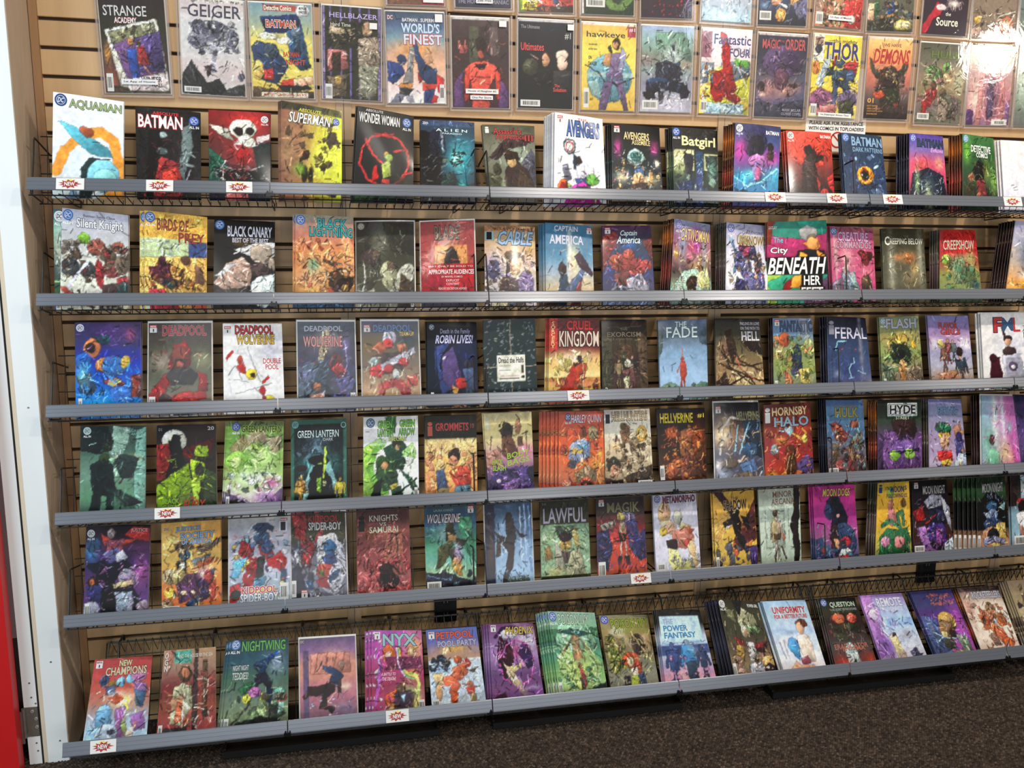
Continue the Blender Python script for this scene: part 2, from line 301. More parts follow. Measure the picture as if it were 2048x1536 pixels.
# ---------------------------------------------------------------- wire shelves
PITCH = .6095
SHELF_Z = (-.4515, -.752, -1.0545, -1.359, -1.663)
ORD = ('first', 'second', 'third', 'fourth', 'fifth', 'sixth')
ROW = ('top', 'second', 'third', 'fourth', 'fifth', 'bottom')
def shelf_proto():
    """one magazine shelf, two label strips long; origin at the left end of the strip's centre line on the wall plane"""
    root = link('wire_shelf', None); W = 2 * PITCH - .002
    fl = lambda y: -.026 - (.225 + y) * .229
    g = MB()
    for i in range(48):
        x = .008 + i * (W - .016) / 47
        g.tube([(x, -.224, fl(-.224) + .010), (x, -.222, fl(-.222)), (x, -.128, fl(-.128)), (x, -.124, fl(-.128) + .01)], .0014, 4)
    for y in (-.220, -.128): g.tube([(.001, y, fl(y) - .002), (W - .001, y, fl(y) - .002)], .0019, 5)
    g.build('floor_grid', M['wire'], root)
    bk = MB(); yb = lambda z: -.122 + (z + .045) * .24
    for z in (-.02, .03, .08, .13): bk.tube([(.003, yb(z), z), (W - .003, yb(z), z)], .0016, 5)
    for i in range(13):
        x = .02 + i * (W - .04) / 12; bk.tube([(x, yb(-.05), -.05), (x, yb(.132), .132)], .0014, 4)
    bk.build('back_grid', M['wire'], root)
    for x, dy in ((.005, 0), (W - .034, -.032)):
        s_ = MB(); s_.tube([(x, -.205, -.03), (x, -.168 + dy * .7, .06), (x, -.147 + dy, .117), (x, -.142 + dy, .121), (x, -.04 + dy * .6, .094), (x, -.004, .084)], .0024, 6)
        s_.tube([(x, -.22, -.024), (x, -.128, -.045)], .002, 5); s_.build('side_frame', M['wire'], root)
    for x in (.075, PITCH, W - .07):
        s_ = MB(); s_.tube([(x, -.222, -.026), (x, -.006, -.040), (x, .008, -.040)], .0022, 6); s_.tube([(x, -.128, -.046), (x, -.006, -.0585), (x, -.005, -.041)], .0022, 6); s_.build('bracket', M['wire'], root)
    pr = [(-.2215, .0158), (-.2235, .0165), (-.2255, .0145), (-.2290, .0060), (-.2286, .0052), (-.2322, -.0035), (-.2318, -.0043), (-.2356, -.0130), (-.2382, -.0148), (-.2372, -.0166), (-.2340, -.0160)]
    for k in (0, 1):
        st = MB(); st.prism(pr, k * PITCH + .0012, (k + 1) * PITCH - .0022); st.build('label_strip', M['strip'], root)
        c = MB(); c.box(-.011, .0085 + k * -.0105, -.2405, -.228, -.0215, -.0125); c.box(-.0085, -.004, -.239, -.230, -.0125, -.008)
        if not k: c.box(.004, .0075, -.239, -.230, -.0125, -.008)
        c.build('clip', M['clip'], root, ((k + 1) * PITCH, 0, 0))
    return root
SECT = ('left', 'middle', 'right')
proto = None
for r, zs in enumerate(SHELF_Z):
    for i in range(3):
        o = proto if proto is None else copy_tree(proto)
        if proto is None: o = proto = shelf_proto()
        o.location = (.001 + i * 2 * PITCH, 0, zs)
        if i == 2:
            for ch in [c for c in o.children if c.name.startswith('side_frame')][:1]: bpy.data.objects.remove(ch)
        tag(o, 'black wire magazine shelf with silver label strip, %s section of the %s row' % (SECT[i], ROW[r]), 'shelf', 'wire magazine shelves')
ZS6 = -1.995
def bottom_proto(X0):
    root = link('wire_shelf', None); W = 2 * PITCH - .002
    fl = lambda y: -.02 - (.335 + y) * .67
    g = MB()
    for i in range(48):
        x = .008 + i * (W - .016) / 47
        g.tube([(x, -.336, -.012), (x, -.333, fl(-.333)), (x, -.21, fl(-.21))], .0013, 4)
    for y in (-.331, -.27, -.21): g.tube([(.001, y, fl(y) - .002), (W - .001, y, fl(y) - .002)], .0019, 5)
    g.build('floor_grid', M['wire'], root)
    bk = MB(); yb = lambda z: -.225 + (z + .085) * .67
    for z in (-.06, -.01, .04, .09, .14, .174): bk.tube([(X0, yb(z), z), (W - .003, yb(z), z)], .0032 if z > .17 else .0018, 5)
    for i in range(46):
        x = X0 + .006 + i * (W - .015 - X0) / 45; bk.tube([(x, yb(-.095), -.095), (x, yb(.174), .174)], .0015, 4)
    for x in (X0, W - .003): bk.tube([(x, yb(-.09), -.09), (x, yb(.174), .174)], .0024, 5)
    bk.build('back_grid', M['wire'], root)
    tr = MB(); nz = 96
    tr.tube([(X0 + k * (W - .004 - X0) / nz, yb(.174) - (.003 if k % 2 else -.003), .181 if k % 2 else .138) for k in range(nz + 1)], .0020, 4)
    tr.build('zigzag_rail', M['wire'], root)
    for x in (.105, .38, .65, .93, 1.185):
        s_ = MB(); s_.tube([(x, yb(.12), .12), (x, yb(.172), .172), (x, -.02, .178), (x, -.004, .172), (x, -.003, .158), (x, .008, .158)], .0036, 6); s_.build('hook', M['wire'], root)
    pr = [(-.3275, .0172), (-.3295, .0178), (-.3315, .0160), (-.3358, .0062), (-.3354, .0054), (-.3396, -.0040), (-.3392, -.0048), (-.3436, -.0142), (-.3462, -.0160), (-.3452, -.0178), (-.3420, -.0172)]
    for k in (0, 1):
        st = MB(); st.prism(pr, k * PITCH + .0012, (k + 1) * PITCH - .0022); st.build('label_strip', M['strip'], root)
        c = MB(); c.box(-.011, .0085 + k * -.0105, -.349, -.336, -.0225, -.0135); c.box(-.0085, -.004, -.347, -.338, -.0135, -.009)
        if not k: c.box(.004, .0075, -.347, -.338, -.0135, -.009)
        c.build('clip', M['clip'], root, ((k + 1) * PITCH, 0, 0))
    return root
for i in range(3):
    o = copy_tree(o) if i == 2 else bottom_proto((.068, .003)[i])
    o.location = (.001 + i * 2 * PITCH, 0, ZS6)
    tag(o, 'black wire shelf with zigzag back rail at the bottom, %s section' % SECT[i], 'shelf', 'wire magazine shelves')
# black floor trays under the bottom row
for i, (x0, x1, nm) in enumerate(((.42, 1.065, 'left'), (1.235, 1.875, 'middle'), (2.20, 2.905, 'right'))):
    m_ = MB(); m_.box(x0, x1, -.262, -.02, ZF + .0005, ZF + .012)
    t = tag(m_.build('floor_tray', M['tray']), 'low black metal tray on the carpet under the bottom shelf, %s one' % nm, 'tray', 'floor trays')
    l_ = MB(); l_.box(x0, x1, -.272, -.262, ZF + .0005, ZF + .026); l_.build('front_lip', M['tray'], t)
    l_ = MB(); l_.box(x0, x0 + .006, -.262, -.02, ZF + .012, ZF + .03); l_.build('side_lip', M['tray'], t)
    l_ = MB(); l_.box(x1 - .006, x1, -.262, -.02, ZF + .012, ZF + .03); l_.build('side_lip', M['tray'], t)

# ---------------------------------------------------------------- cover printing
NU, NV = 67, 101
gu, gv = np.meshgrid(np.linspace(0, 100, NU), np.linspace(0, 150, NV)); gu = gu.ravel(); gv = gv.ravel()
def vnoise(u, v, s, r):
    """smooth lattice noise, about -1..1"""
    g = r.uniform(-1, 1, (int(152 / s) + 4, int(102 / s) + 4)); x = u / s; y = v / s
    x = np.clip(x, 0, g.shape[1] - 1.01); y = np.clip(y, 0, g.shape[0] - 1.01)
    i = x.astype(int); j = y.astype(int); fx = x - i; fy = y - j; fx = fx * fx * (3 - 2 * fx); fy = fy * fy * (3 - 2 * fy)
    return (g[j, i] * (1 - fx) + g[j, i + 1] * fx) * (1 - fy) + (g[j + 1, i] * (1 - fx) + g[j + 1, i + 1] * fx) * fy
def ell(U, V, cx, cy, rx, ry, rot=0, soft=1.8):
    c, s = math.cos(math.radians(rot)), math.sin(math.radians(rot)); a = (U - cx) * c + (V - cy) * s; b = -(U - cx) * s + (V - cy) * c
    rx = max(rx, .01); ry = max(ry, .01)
    return np.clip((1 - np.sqrt((a / rx) ** 2 + (b / ry) ** 2)) * min(rx, ry) / soft + .5, 0, 1)
def segd(U, V, x0, y0, x1, y1):
    dx, dy = x1 - x0, y1 - y0; t = np.clip(((U - x0) * dx + (V - y0) * dy) / (dx * dx + dy * dy + 1e-9), 0, 1)
    return np.hypot(U - x0 - t * dx, V - y0 - t * dy)
def poly(U, V, p, soft=1.8):
    q = list(zip(p[::2], p[1::2])); ins = np.zeros(len(U), bool); d = np.full(len(U), 1e9)
    for (x0, y0), (x1, y1) in zip(q, q[1:] + q[:1]):
        d = np.minimum(d, segd(U, V, x0, y0, x1, y1))
        if y0 != y1: ins ^= ((y0 > V) != (y1 > V)) & (U < (x1 - x0) * (V - y0) / (y1 - y0) + x0)
    return np.clip(np.where(ins, d, -d) / soft + .5, 0, 1)
def raster(spec, seed):
    """the printed picture: colours per grid point and how busy the line work is there"""
    r = np.random.default_rng(seed); C = np.full((len(gu), 3), .5); ink = 0.3; busy = np.full(len(gu), .14)
    wu = gu + 1.3 * vnoise(gu, gv, 8, r) + .8 * vnoise(gu, gv, 3, r); wv = gv + 1.3 * vnoise(gu, gv, 8, r) + .8 * vnoise(gu, gv, 3, r)
    tone = 1 + .10 * vnoise(gu, gv, 9, r) + .10 * vnoise(gu, gv, 3.5, r)
    def put(m, col, k=1.0, line=0.0, form=None):
        nonlocal C, busy
        t = tone
        if form is not None:
            cx, cy, q, w = form; t = tone * (1 + .24 * np.clip(-((gu - cx) / q * .6 + (gv - cy) / w * .8), -1, 1))
        if line: C = C * (1 - line * np.clip(5.2 * m * (1 - m), 0, 1))[:, None]
        C = C * (1 - m * k)[:, None] + np.outer(m * k, col) * t[:, None]
        if line: C = C * (1 - .45 * line * np.clip(5.2 * m * (1 - m), 0, 1))[:, None]
        busy = np.maximum(busy, np.clip(m * k, 0, 1))
    for op in spec.split(';'):
        t = op.split()
        if not t: continue
        o = t[0]
        if o in 'gh':
            cs = np.array([hx(c) for c in t[1:]]); x = (gv / 150 if o == 'g' else gu / 100) * (len(cs) - 1)
            if len(cs) == 1: C[:] = cs[0]
            else: C = np.stack([np.interp(x, np.arange(len(cs)), cs[:, k]) for k in range(3)], 1) * (1 + .5 * (tone - 1))[:, None]
            continue
        if o == 'i': ink = float(t[1]); continue
        cols = [hx(c) for c in t[1].split(',')]
        if o in 'fF':
            a = [float(x) for x in t[3:]] if o == 'F' else [float(x) for x in t[2:]]
            head = hx(t[2]) if o == 'F' else cols[0]; x, y, h = a[:3]; ln = a[3] if len(a) > 3 else 0; fm = (x, y - h * .5, h * .2, h * .6)
            put(poly(wu, wv, [x - h * .10, y, x - h * .02, y - h * .5 + 2, x + h * .02, y - h * .5 + 2, x + h * .10, y, x + h * .04, y, x, y - h * .4, x - h * .04, y]), cols[0], 1, .4, fm)
            put(poly(wu, wv, [x - h * .08, y - h * .45, x - h * .13 + ln, y - h * .82, x + h * .13 + ln, y - h * .82, x + h * .08, y - h * .45]), cols[0], 1, .4, fm)
            put(np.clip((h * .028 - segd(wu, wv, x - h * .12 + ln, y - h * .8, x - h * .17, y - h * .48)) / 1.8 + .5, 0, 1), cols[0], 1, .4)
            put(np.clip((h * .028 - segd(wu, wv, x + h * .12 + ln, y - h * .8, x + h * .17, y - h * .48)) / 1.8 + .5, 0, 1), cols[0], 1, .4)
            put(ell(wu, wv, x + ln, y - h * .91, h * .055, h * .075), head, 1, .4); continue
        a = [float(x) for x in t[2:]]
        if o == 'r': put(np.clip(np.minimum(np.minimum(gu - a[0], a[2] - gu), np.minimum(gv - a[1], a[3] - gv)) / 1.4 + .5, 0, 1), cols[0])
        elif o == 'e': put(ell(wu, wv, *a), cols[0], 1, .5 * min(1, ink * 1.5), (a[0], a[1], a[2] + 3, a[3] + 3))
        elif o == 's': put(np.exp(-1.6 * (((wu - a[0]) / a[2]) ** 2 + ((wv - a[1]) / a[3]) ** 2)), cols[0], .92)
        elif o == 'p':
            xs, ys = a[::2], a[1::2]
            put(poly(wu, wv, a), cols[0], 1, .5 * min(1, ink * 1.5), ((min(xs) + max(xs)) / 2, (min(ys) + max(ys)) / 2, (max(xs) - min(xs)) / 2 + 4, (max(ys) - min(ys)) / 2 + 4))
        elif o == 'l':
            q = list(zip(a[1::2], a[2::2])); d = np.full(len(gu), 1e9)
            for p0, p1 in zip(q, q[1:]): d = np.minimum(d, segd(wu, wv, *p0, *p1))
            put(np.clip((a[0] / 2 - d) / 1.5 + .5, 0, 1), cols[0], 1, .3 * ink)
        elif o == 'b':
            for k in range(int(a[0])):
                sz = a[5] * r.uniform(.5, 1.25); x, y = r.uniform(a[1], a[3]), r.uniform(a[2], a[4])
                nn = int(r.integers(5, 9)); ph = r.uniform(0, 6.28); st = r.uniform(.5, 1); sa = r.uniform(0, 3.14); pp = []
                for i in range(nn):
                    an = ph + 6.283 * i / nn + r.normal(0, .15); rr = sz * r.uniform(.45, 1.3); dx, dy = rr * math.cos(an), rr * st * math.sin(an)
                    pp += [x + dx * math.cos(sa) - dy * math.sin(sa), y + dx * math.sin(sa) + dy * math.cos(sa)]
                put(poly(wu, wv, pp), cols[r.integers(len(cols))], r.uniform(.75, 1), .7 * min(1, ink * 1.3), (x, y, sz + 1, sz + 1))
        elif o == 'k':
            ang0 = r.uniform(0, math.pi)
            for k in range(int(a[0] * 1.5)):
                x, y = r.uniform(a[1], a[3]), r.uniform(a[2], a[4]); an = ang0 + r.normal(0, .7); ll = a[5] * r.uniform(.4, 1)
                mx, my = x + r.normal(0, ll * .14), y + r.normal(0, ll * .14)
                d = np.minimum(segd(wu, wv, x - ll / 2 * math.cos(an), y - ll / 2 * math.sin(an), mx, my), segd(wu, wv, mx, my, x + ll / 2 * math.cos(an), y + ll / 2 * math.sin(an)))
                put(np.clip((a[6] * r.uniform(.5, 1.2) / 2 - d) / 1.3 + .5, 0, 1), cols[r.integers(len(cols))], r.uniform(.55, 1))
    # fine pen work that follows a flow field, densest where the picture is busy
    C2 = C.reshape(NV, NU, 3); B2 = busy.reshape(NV, NU); A2 = (vnoise(gu, gv, 24, r) * 3.0).reshape(NV, NU); du = 100 / (NU - 1); dv = 150 / (NV - 1)
    G1 = gu.reshape(NV, NU); G2 = gv.reshape(NV, NU)
    for k in range(max(0, int(430 * ink - 70))):
        x, y = r.uniform(2, 98), r.uniform(2, 148); i = int(x / du); j = int(y / dv)
        if r.uniform() > B2[j, i] * 1.1: continue
        an = A2[j, i] + r.normal(0, .35); ll = r.uniform(2.2, 6.5); i0, i1, j0, j1 = max(0, i - 6), i + 7, max(0, j - 6), j + 7
        dx, dy = ll * math.cos(an), ll * math.sin(an)
        m = np.clip((r.uniform(.5, 1.1) - segd(G1[j0:j1, i0:i1], G2[j0:j1, i0:i1], x - dx, y - dy, x + dx, y + dy)) / 1.1 + .5, 0, 1)[..., None]
        q = r.uniform(.32, .7) if r.uniform() < .68 else r.uniform(1.35, 1.8)
        C2[j0:j1, i0:i1] *= 1 - m * (1 - q)
    C = C2.reshape(-1, 3)
    g = C @ np.array([.3, .59, .11]); C = g[:, None] + .90 * (C - g[:, None]); C = .46 + (C - .46) * 1.14
    return np.clip(C, .012, .95), ink * busy

_q = np.arange(NU * NV).reshape(NV, NU)
COVER_LOOPS = np.stack([_q[1:, :-1], _q[1:, 1:], _q[:-1, 1:], _q[:-1, :-1]], -1).reshape(-1).astype(np.int32)
NQ = (NU - 1) * (NV - 1)

class Page:
    """the bowed sheet between four corners (relative to the page's base centre)"""
    def __init__(s, TL, TR, BL, BR, bow):
        s.c = [np.array(p, float) for p in (TL, TR, BL, BR)]
        n = np.cross(s.c[1] - s.c[0], s.c[2] - s.c[0]); n /= np.linalg.norm(n)
        s.n = n if n[1] < 0 else -n; s.bow = bow
    def at(s, u, v, lift=0.0):
        u = np.asarray(u, float)[:, None] / 100; v = np.asarray(v, float)[:, None] / 150
        p = (s.c[0] * (1 - u) + s.c[1] * u) * (1 - v) + (s.c[2] * (1 - u) + s.c[3] * u) * v
        return p + s.n * (s.bow * 4 * u * (1 - u) * (.55 + .45 * (1 - v)) + np.asarray(lift).reshape(-1, 1))
def attr_color(me, cols):
    a = me.attributes.new('print', 'FLOAT_COLOR', 'POINT'); a.data.foreach_set('color', cols.astype(np.float32).ravel())
def cover_mesh(pg, C, ink):
    me = bpy.data.meshes.new('cover'); me.vertices.add(NU * NV); me.vertices.foreach_set('co', pg.at(gu, gv, .0006).astype(np.float32).ravel())
    me.loops.add(len(COVER_LOOPS)); me.loops.foreach_set('vertex_index', COVER_LOOPS)
    me.polygons.add(NQ); me.polygons.foreach_set('loop_start', np.arange(NQ, dtype=np.int32) * 4); me.polygons.foreach_set('loop_total', np.full(NQ, 4, np.int32))
    me.polygons.foreach_set('use_smooth', np.ones(NQ, bool))
    attr_color(me, np.column_stack([lin(C), ink]))
    a = me.attributes.new('page_uv', 'FLOAT_VECTOR', 'POINT'); a.data.foreach_set('vector', np.column_stack([gu / 100, gv / 100, gu * 0]).astype(np.float32).ravel())
    me.materials.append(M['cover']); me.update(calc_edges=True); return me
def page_block(pg, C, th):
    """sheets behind the cover: printed spine on the left, white paper on the other edges"""
    m_ = MB(); us = np.linspace(0, 100, 7); vs = np.linspace(0, 150, 7); K = C.reshape(NV, NU, 3)
    white = (.80, .79, .76)
    for v0, v1 in zip(vs, vs[1:]):
        c0 = tuple(K[int(v0 / 150 * (NV - 1)), 1]); c1 = tuple(K[int(v1 / 150 * (NV - 1)), 1])
        q = [pg.at([0], [v0])[0], pg.at([0], [v1])[0], pg.at([0], [v1], -th)[0], pg.at([0], [v0], -th)[0]]
        o = len(m_.v); m_.v += [tuple(x) for x in q]; m_.c += [c0, c1, c1, c0]; m_.f.append((o, o + 3, o + 2, o + 1))
        q = [pg.at([100], [v0])[0], pg.at([100], [v1])[0], pg.at([100], [v1], -th)[0], pg.at([100], [v0], -th)[0]]; m_.add(q, [(0, 1, 2, 3)], white)
    for u0, u1 in zip(us, us[1:]):
        for v, fl in ((0, 1), (150, 0)):
            q = [pg.at([u0], [v])[0], pg.at([u1], [v])[0], pg.at([u1], [v], -th)[0], pg.at([u0], [v], -th)[0]]; m_.add(q, [(0, 1, 2, 3) if fl else (3, 2, 1, 0)], white)
        for v0, v1 in zip(vs, vs[1:]):
            q = [pg.at([a_], [b_])[0] for a_, b_ in ((u0, v0), (u0, v1), (u1, v1), (u1, v0))]; m_.add(q, [(0, 1, 2, 3)], white)
            q = [pg.at([a_], [b_], -th)[0] for a_, b_ in ((u0, v0), (u0, v1), (u1, v1), (u1, v0))]; m_.add(q, [(3, 2, 1, 0)], (.45, .43, .42))
    return m_.mesh('comic_book', M['pages'], color=True)

_glyph = {}
def glyphs(s, bold, ital, grow):
    k = (s, bold, ital, grow)
    if k not in _glyph:
        cu = bpy.data.curves.new('text', 'FONT'); cu.body = s; cu.resolution_u = 2; cu.offset = 0 if 'Q' in s and ital else (.022 if bold else .010) + grow; cu.shear = .28 if ital else 0; cu.align_x = 'CENTER'; cu.space_line = .78
        ob = bpy.data.objects.new('text', cu); me = bpy.data.meshes.new_from_object(ob)
        co = np.empty(len(me.vertices) * 3, np.float32); me.vertices.foreach_get('co', co)
        _glyph[k] = (co.reshape(-1, 3)[:, :2].astype(float), [tuple(p.vertices) for p in me.polygons])
        bpy.data.objects.remove(ob); bpy.data.curves.remove(cu); bpy.data.meshes.remove(me)
    return _glyph[k]
class Ink:
    """flat printed shapes in page coordinates (0-100 across, 0-150 down)"""
    def __init__(s): s.u = []; s.v = []; s.l = []; s.c = []; s.f = []
    def add(s, pts, faces, col, lift):
        o = len(s.u); s.u += [p[0] for p in pts]; s.v += [p[1] for p in pts]; s.l += [lift] * len(pts); s.c += [col] * len(pts); s.f += [tuple(i + o for i in f) for f in faces]
    def text(s, t, box, fill, outline='', fl='', lift=.0012):
        if 'V' in fl: t = '\n'.join(t)
        co, fs = glyphs(t, 'b' in fl, 'i' in fl, 0.0)
        if not len(co): return
        lo, hi = co.min(0), co.max(0); sx = (box[2] - box[0]) / (hi[0] - lo[0]); sy = (box[3] - box[1]) / (hi[1] - lo[1])
        def place(c):
            x = box[0] + (c[:, 0] - lo[0]) * sx; y = box[3] - (c[:, 1] - lo[1]) * sy
            if 'R' in fl: y = y - .16 * (x - box[0])
            return list(zip(x, y))
        if outline:
            c2, f2 = glyphs(t, 'b' in fl, 'i' in fl, .045); s.add(place(c2), f2, hx(outline), lift - .0002)
        s.add(place(co), fs, hx(fill), lift)
    def rect(s, x0, y0, x1, y1, col, lift): s.add([(x0, y0), (x0, y1), (x1, y1), (x1, y0)], [(0, 1, 2, 3)], col, lift)
    def disc(s, x, y, rx, ry, col, lift, n=18): s.add([(x + rx * math.cos(2 * math.pi * k / n), y - ry * math.sin(2 * math.pi * k / n)) for k in range(n)], [tuple(range(n))], col, lift)
    def build(s, name, pg, parent):
        if not s.f: return
        me = bpy.data.meshes.new(name); me.from_pydata(pg.at(s.u, s.v, np.array(s.l)).tolist(), [], s.f); me.materials.append(M['print'])
        attr_color(me, np.column_stack([lin(np.clip(np.array(s.c), 0, .93)), np.zeros(len(s.c))])); me.update(); return link(name, me, parent)
def lum(c): return .3 * c[0] + .6 * c[1] + .1 * c[2]
def barcode(ik, x0, y0, x1, y1, vert, seed):
    r = random.Random(seed); ik.rect(x0, y0, x1, y1, (.86, .86, .85), .0009)
    a, b = (y0, y1) if vert else (x0, x1); m = (b - a) * .12; t = a + m
    while t < b - m:
        w = r.uniform(.5, 1.3); dx = (x1 - x0) * .16; dy = (y1 - y0) * .2
        if vert: ik.rect(x0 + dx, t, x1 - dx, min(t + w, b - m), (.1, .1, .1), .0011)
        else: ik.rect(t, y0 + dy, min(t + w, b - m), y1 - dy, (.1, .1, .1), .0011)
        t += w + r.uniform(.6, 1.1)
def lettering(pg, root, spec, seed):
    """every title line, badge and barcode is a printed part of its own"""
    k = 0
    for t in spec.split(' ~ '):
        t = t.strip()
        if not t or t == '.': continue
        p = t.split('|'); a = [float(x) for x in p[1].split(',')]; ik = Ink(); name = 'publisher_badge'
        if p[0] == 'D' and len(a) == 3:
            col = hx(p[2]); fg = (.92, .92, .94) if lum(col) < .6 else (.12, .13, .18); x, y, q = a
            ik.disc(x, y, q, q, col, .0008); ik.disc(x, y, q * .72, q * .72, fg, .0010); ik.disc(x, y, q * .66, q * .66, col, .0011)
            ik.text('DC', (x - q * .52, y - q * .40, x + q * .52, y + q * .40), '%x%x%x' % tuple(int(c * 15) for c in fg), '', 'bi', .0014)
            if len(p) > 3 and 'A' in p[3]: ik.text('ALL IN', (x - q * .95, y + q * 1.15, x + q * .95, y + q * 1.7), 'eee', '', 'b')
        elif p[0] == 'M' and len(a) == 2:
            x, y = a; ik.rect(x, y, x + 11, y + 4.6, hx(p[2]), .0009); fg = 'fff' if lum(hx(p[2])) < .6 else '622'; ik.text('MARVEL', (x + .9, y + .9, x + 10.1, y + 3.8), fg, '', 'b'); ik.rect(x, y + 4.6, x + 11, y + 12, (.84, .84, .84), .0009)
            ik.text('1', (x + 4.7, y + 6.2, x + 6.6, y + 10.8), '222', '', 'b')
        elif p[0] == 'I' and len(a) == 4 and len(p[2]) == 3 and a[2] - a[0] < 13:
            c = hx(p[2]); cx = (a[0] + a[2]) / 2; w = (a[2] - a[0]) / 2; h = a[3] - a[1]
            ik.disc(cx, a[1] + h * .14, w, h * .14, c, .0009); ik.rect(a[0], a[1] + h * .32, a[2], a[3], c, .0009)
        elif p[0] == 'O' and len(a) == 4:
            cx, cy, q = (a[0] + a[2]) / 2, (a[1] + a[3]) / 2, (a[2] - a[0]); ik.disc(cx, cy, q, q, hx(p[2]), .0009); ik.disc(cx, cy, q * .7, q * .7, (.2, .35, .3), .001)
        elif p[0] == 'B' and len(a) == 4: barcode(ik, *a, 'v' in p[2], seed); name = 'barcode'
        else:
            ik.text(p[0], a, p[2], p[3] if len(p) > 3 else '', p[4] if len(p) > 4 else ''); name = 'title' if k == 0 else 'small_lettering'; k += 1
        ik.build(name, pg, root)
def sleeve(pg, root):
    m_ = MB(); us = np.linspace(-3, 103, 9); vs = np.linspace(-5, 151, 9)
    pts = [tuple(pg.at([u], [v], .0032)[0]) for v in vs for u in us]
    m_.add(pts, [(j * 9 + i, (j + 1) * 9 + i, (j + 1) * 9 + i + 1, j * 9 + i + 1) for j in range(8) for i in range(8)])
    return m_.build('plastic_sleeve', M['bag'], root, smooth=True)
def backing(pg, root):
    m_ = MB(); us = np.linspace(-2, 102, 6); vs = np.linspace(-3.2, 151, 7); n = len(us); ring = [i for i in range(n)] + [r * n + n - 1 for r in range(1, len(vs))] + [(len(vs) - 1) * n + i for i in range(n - 2, -1, -1)] + [r * n for r in range(len(vs) - 2, 0, -1)]
    a = [tuple(pg.at([u], [v], -.0040)[0]) for v in vs for u in us]; b = [tuple(pg.at([u], [v], -.0052)[0]) for v in vs for u in us]; N_ = len(a)
    q = [(r * n + i, (r + 1) * n + i, (r + 1) * n + i + 1, r * n + i + 1) for r in range(len(vs) - 1) for i in range(n - 1)]
    m_.add(a + b, q + [tuple(N_ + k for k in f[::-1]) for f in q] + [(ring[k], ring[(k + 1) % len(ring)], N_ + ring[(k + 1) % len(ring)], N_ + ring[k]) for k in range(len(ring))])
    return m_.build('backing_board', M['paper'], root)

def comic(seed, corners, art, text, label, group, bow, bagged, th=.0032, cat='comic'):
    c = np.array(corners, float).reshape(4, 3) / 10000; o = (c[2] + c[3]) / 2
    pg = Page(*(c - o), bow); C, ink = raster(art, seed)
    root = link('comic_book', page_block(pg, C, th), None, tuple(o)); tag(root, label, 'comic book', group)
    link('cover', cover_mesh(pg, C, ink), root)
    if text.strip() != '.': lettering(pg, root, text, seed)
    if bagged: sleeve(pg, root)
    return root, pg, o
def stickers(root, pg, items):
    for txt, box in items:
        k = Ink(); k.rect(*box, (.86, .86, .86), .0082); s_ = k.build('sticker', pg, root)
        if txt:
            k = Ink(); h = (box[3] - box[1]); w = box[2] - box[0]; k.text(txt, (box[0] + w * .07, box[1] + h * .25, box[2] - w * .07, box[3] - h * .25), '333', '', '', .0086); k.build('sticker_lettering', pg, s_)
def toploader(root, pg, o, label, items):
    """rigid clear holder hung on the slat wall around one bagged comic"""
    t = tag(link('toploader', None, None, tuple(o)), label, 'toploader', 'toploaders on the slat wall')
    f = MB(); q = [(-5.2, -5), (-5.2, 155.5), (105.2, 155.5), (105.2, -5)]
    us = np.linspace(-5.2, 105.2, 7); vs = np.linspace(-5, 155.5, 8)
    f.add([tuple(pg.at([u], [v], .0066)[0]) for v in vs for u in us], [(j * 7 + i, (j + 1) * 7 + i, (j + 1) * 7 + i + 1, j * 7 + i + 1) for j in range(7) for i in range(6)])
    f.build('front_sheet', M['acrylic'], t, smooth=True)
    for nm, x0, x1, y0, y1 in (('side_rim', -5.8, -3.0, -5, 155.5), ('side_rim', 103.0, 105.8, -5, 155.5), ('bottom_rim', -5.8, 105.8, 154, 157.5)):
        m_ = MB(); a = [tuple(pg.at([u], [v], .0072)[0]) for u, v in ((x0, y0), (x0, y1), (x1, y1), (x1, y0))]; b = [tuple(pg.at([u], [v], -.006)[0]) for u, v in ((x0, y0), (x0, y1), (x1, y1), (x1, y0))]
        m_.add(a + b, [(0, 1, 2, 3), (7, 6, 5, 4), (0, 4, 5, 1), (1, 5, 6, 2), (2, 6, 7, 3), (3, 7, 4, 0)]); m_.build(nm, M['rim'], t)
    stickers(t, pg, items)

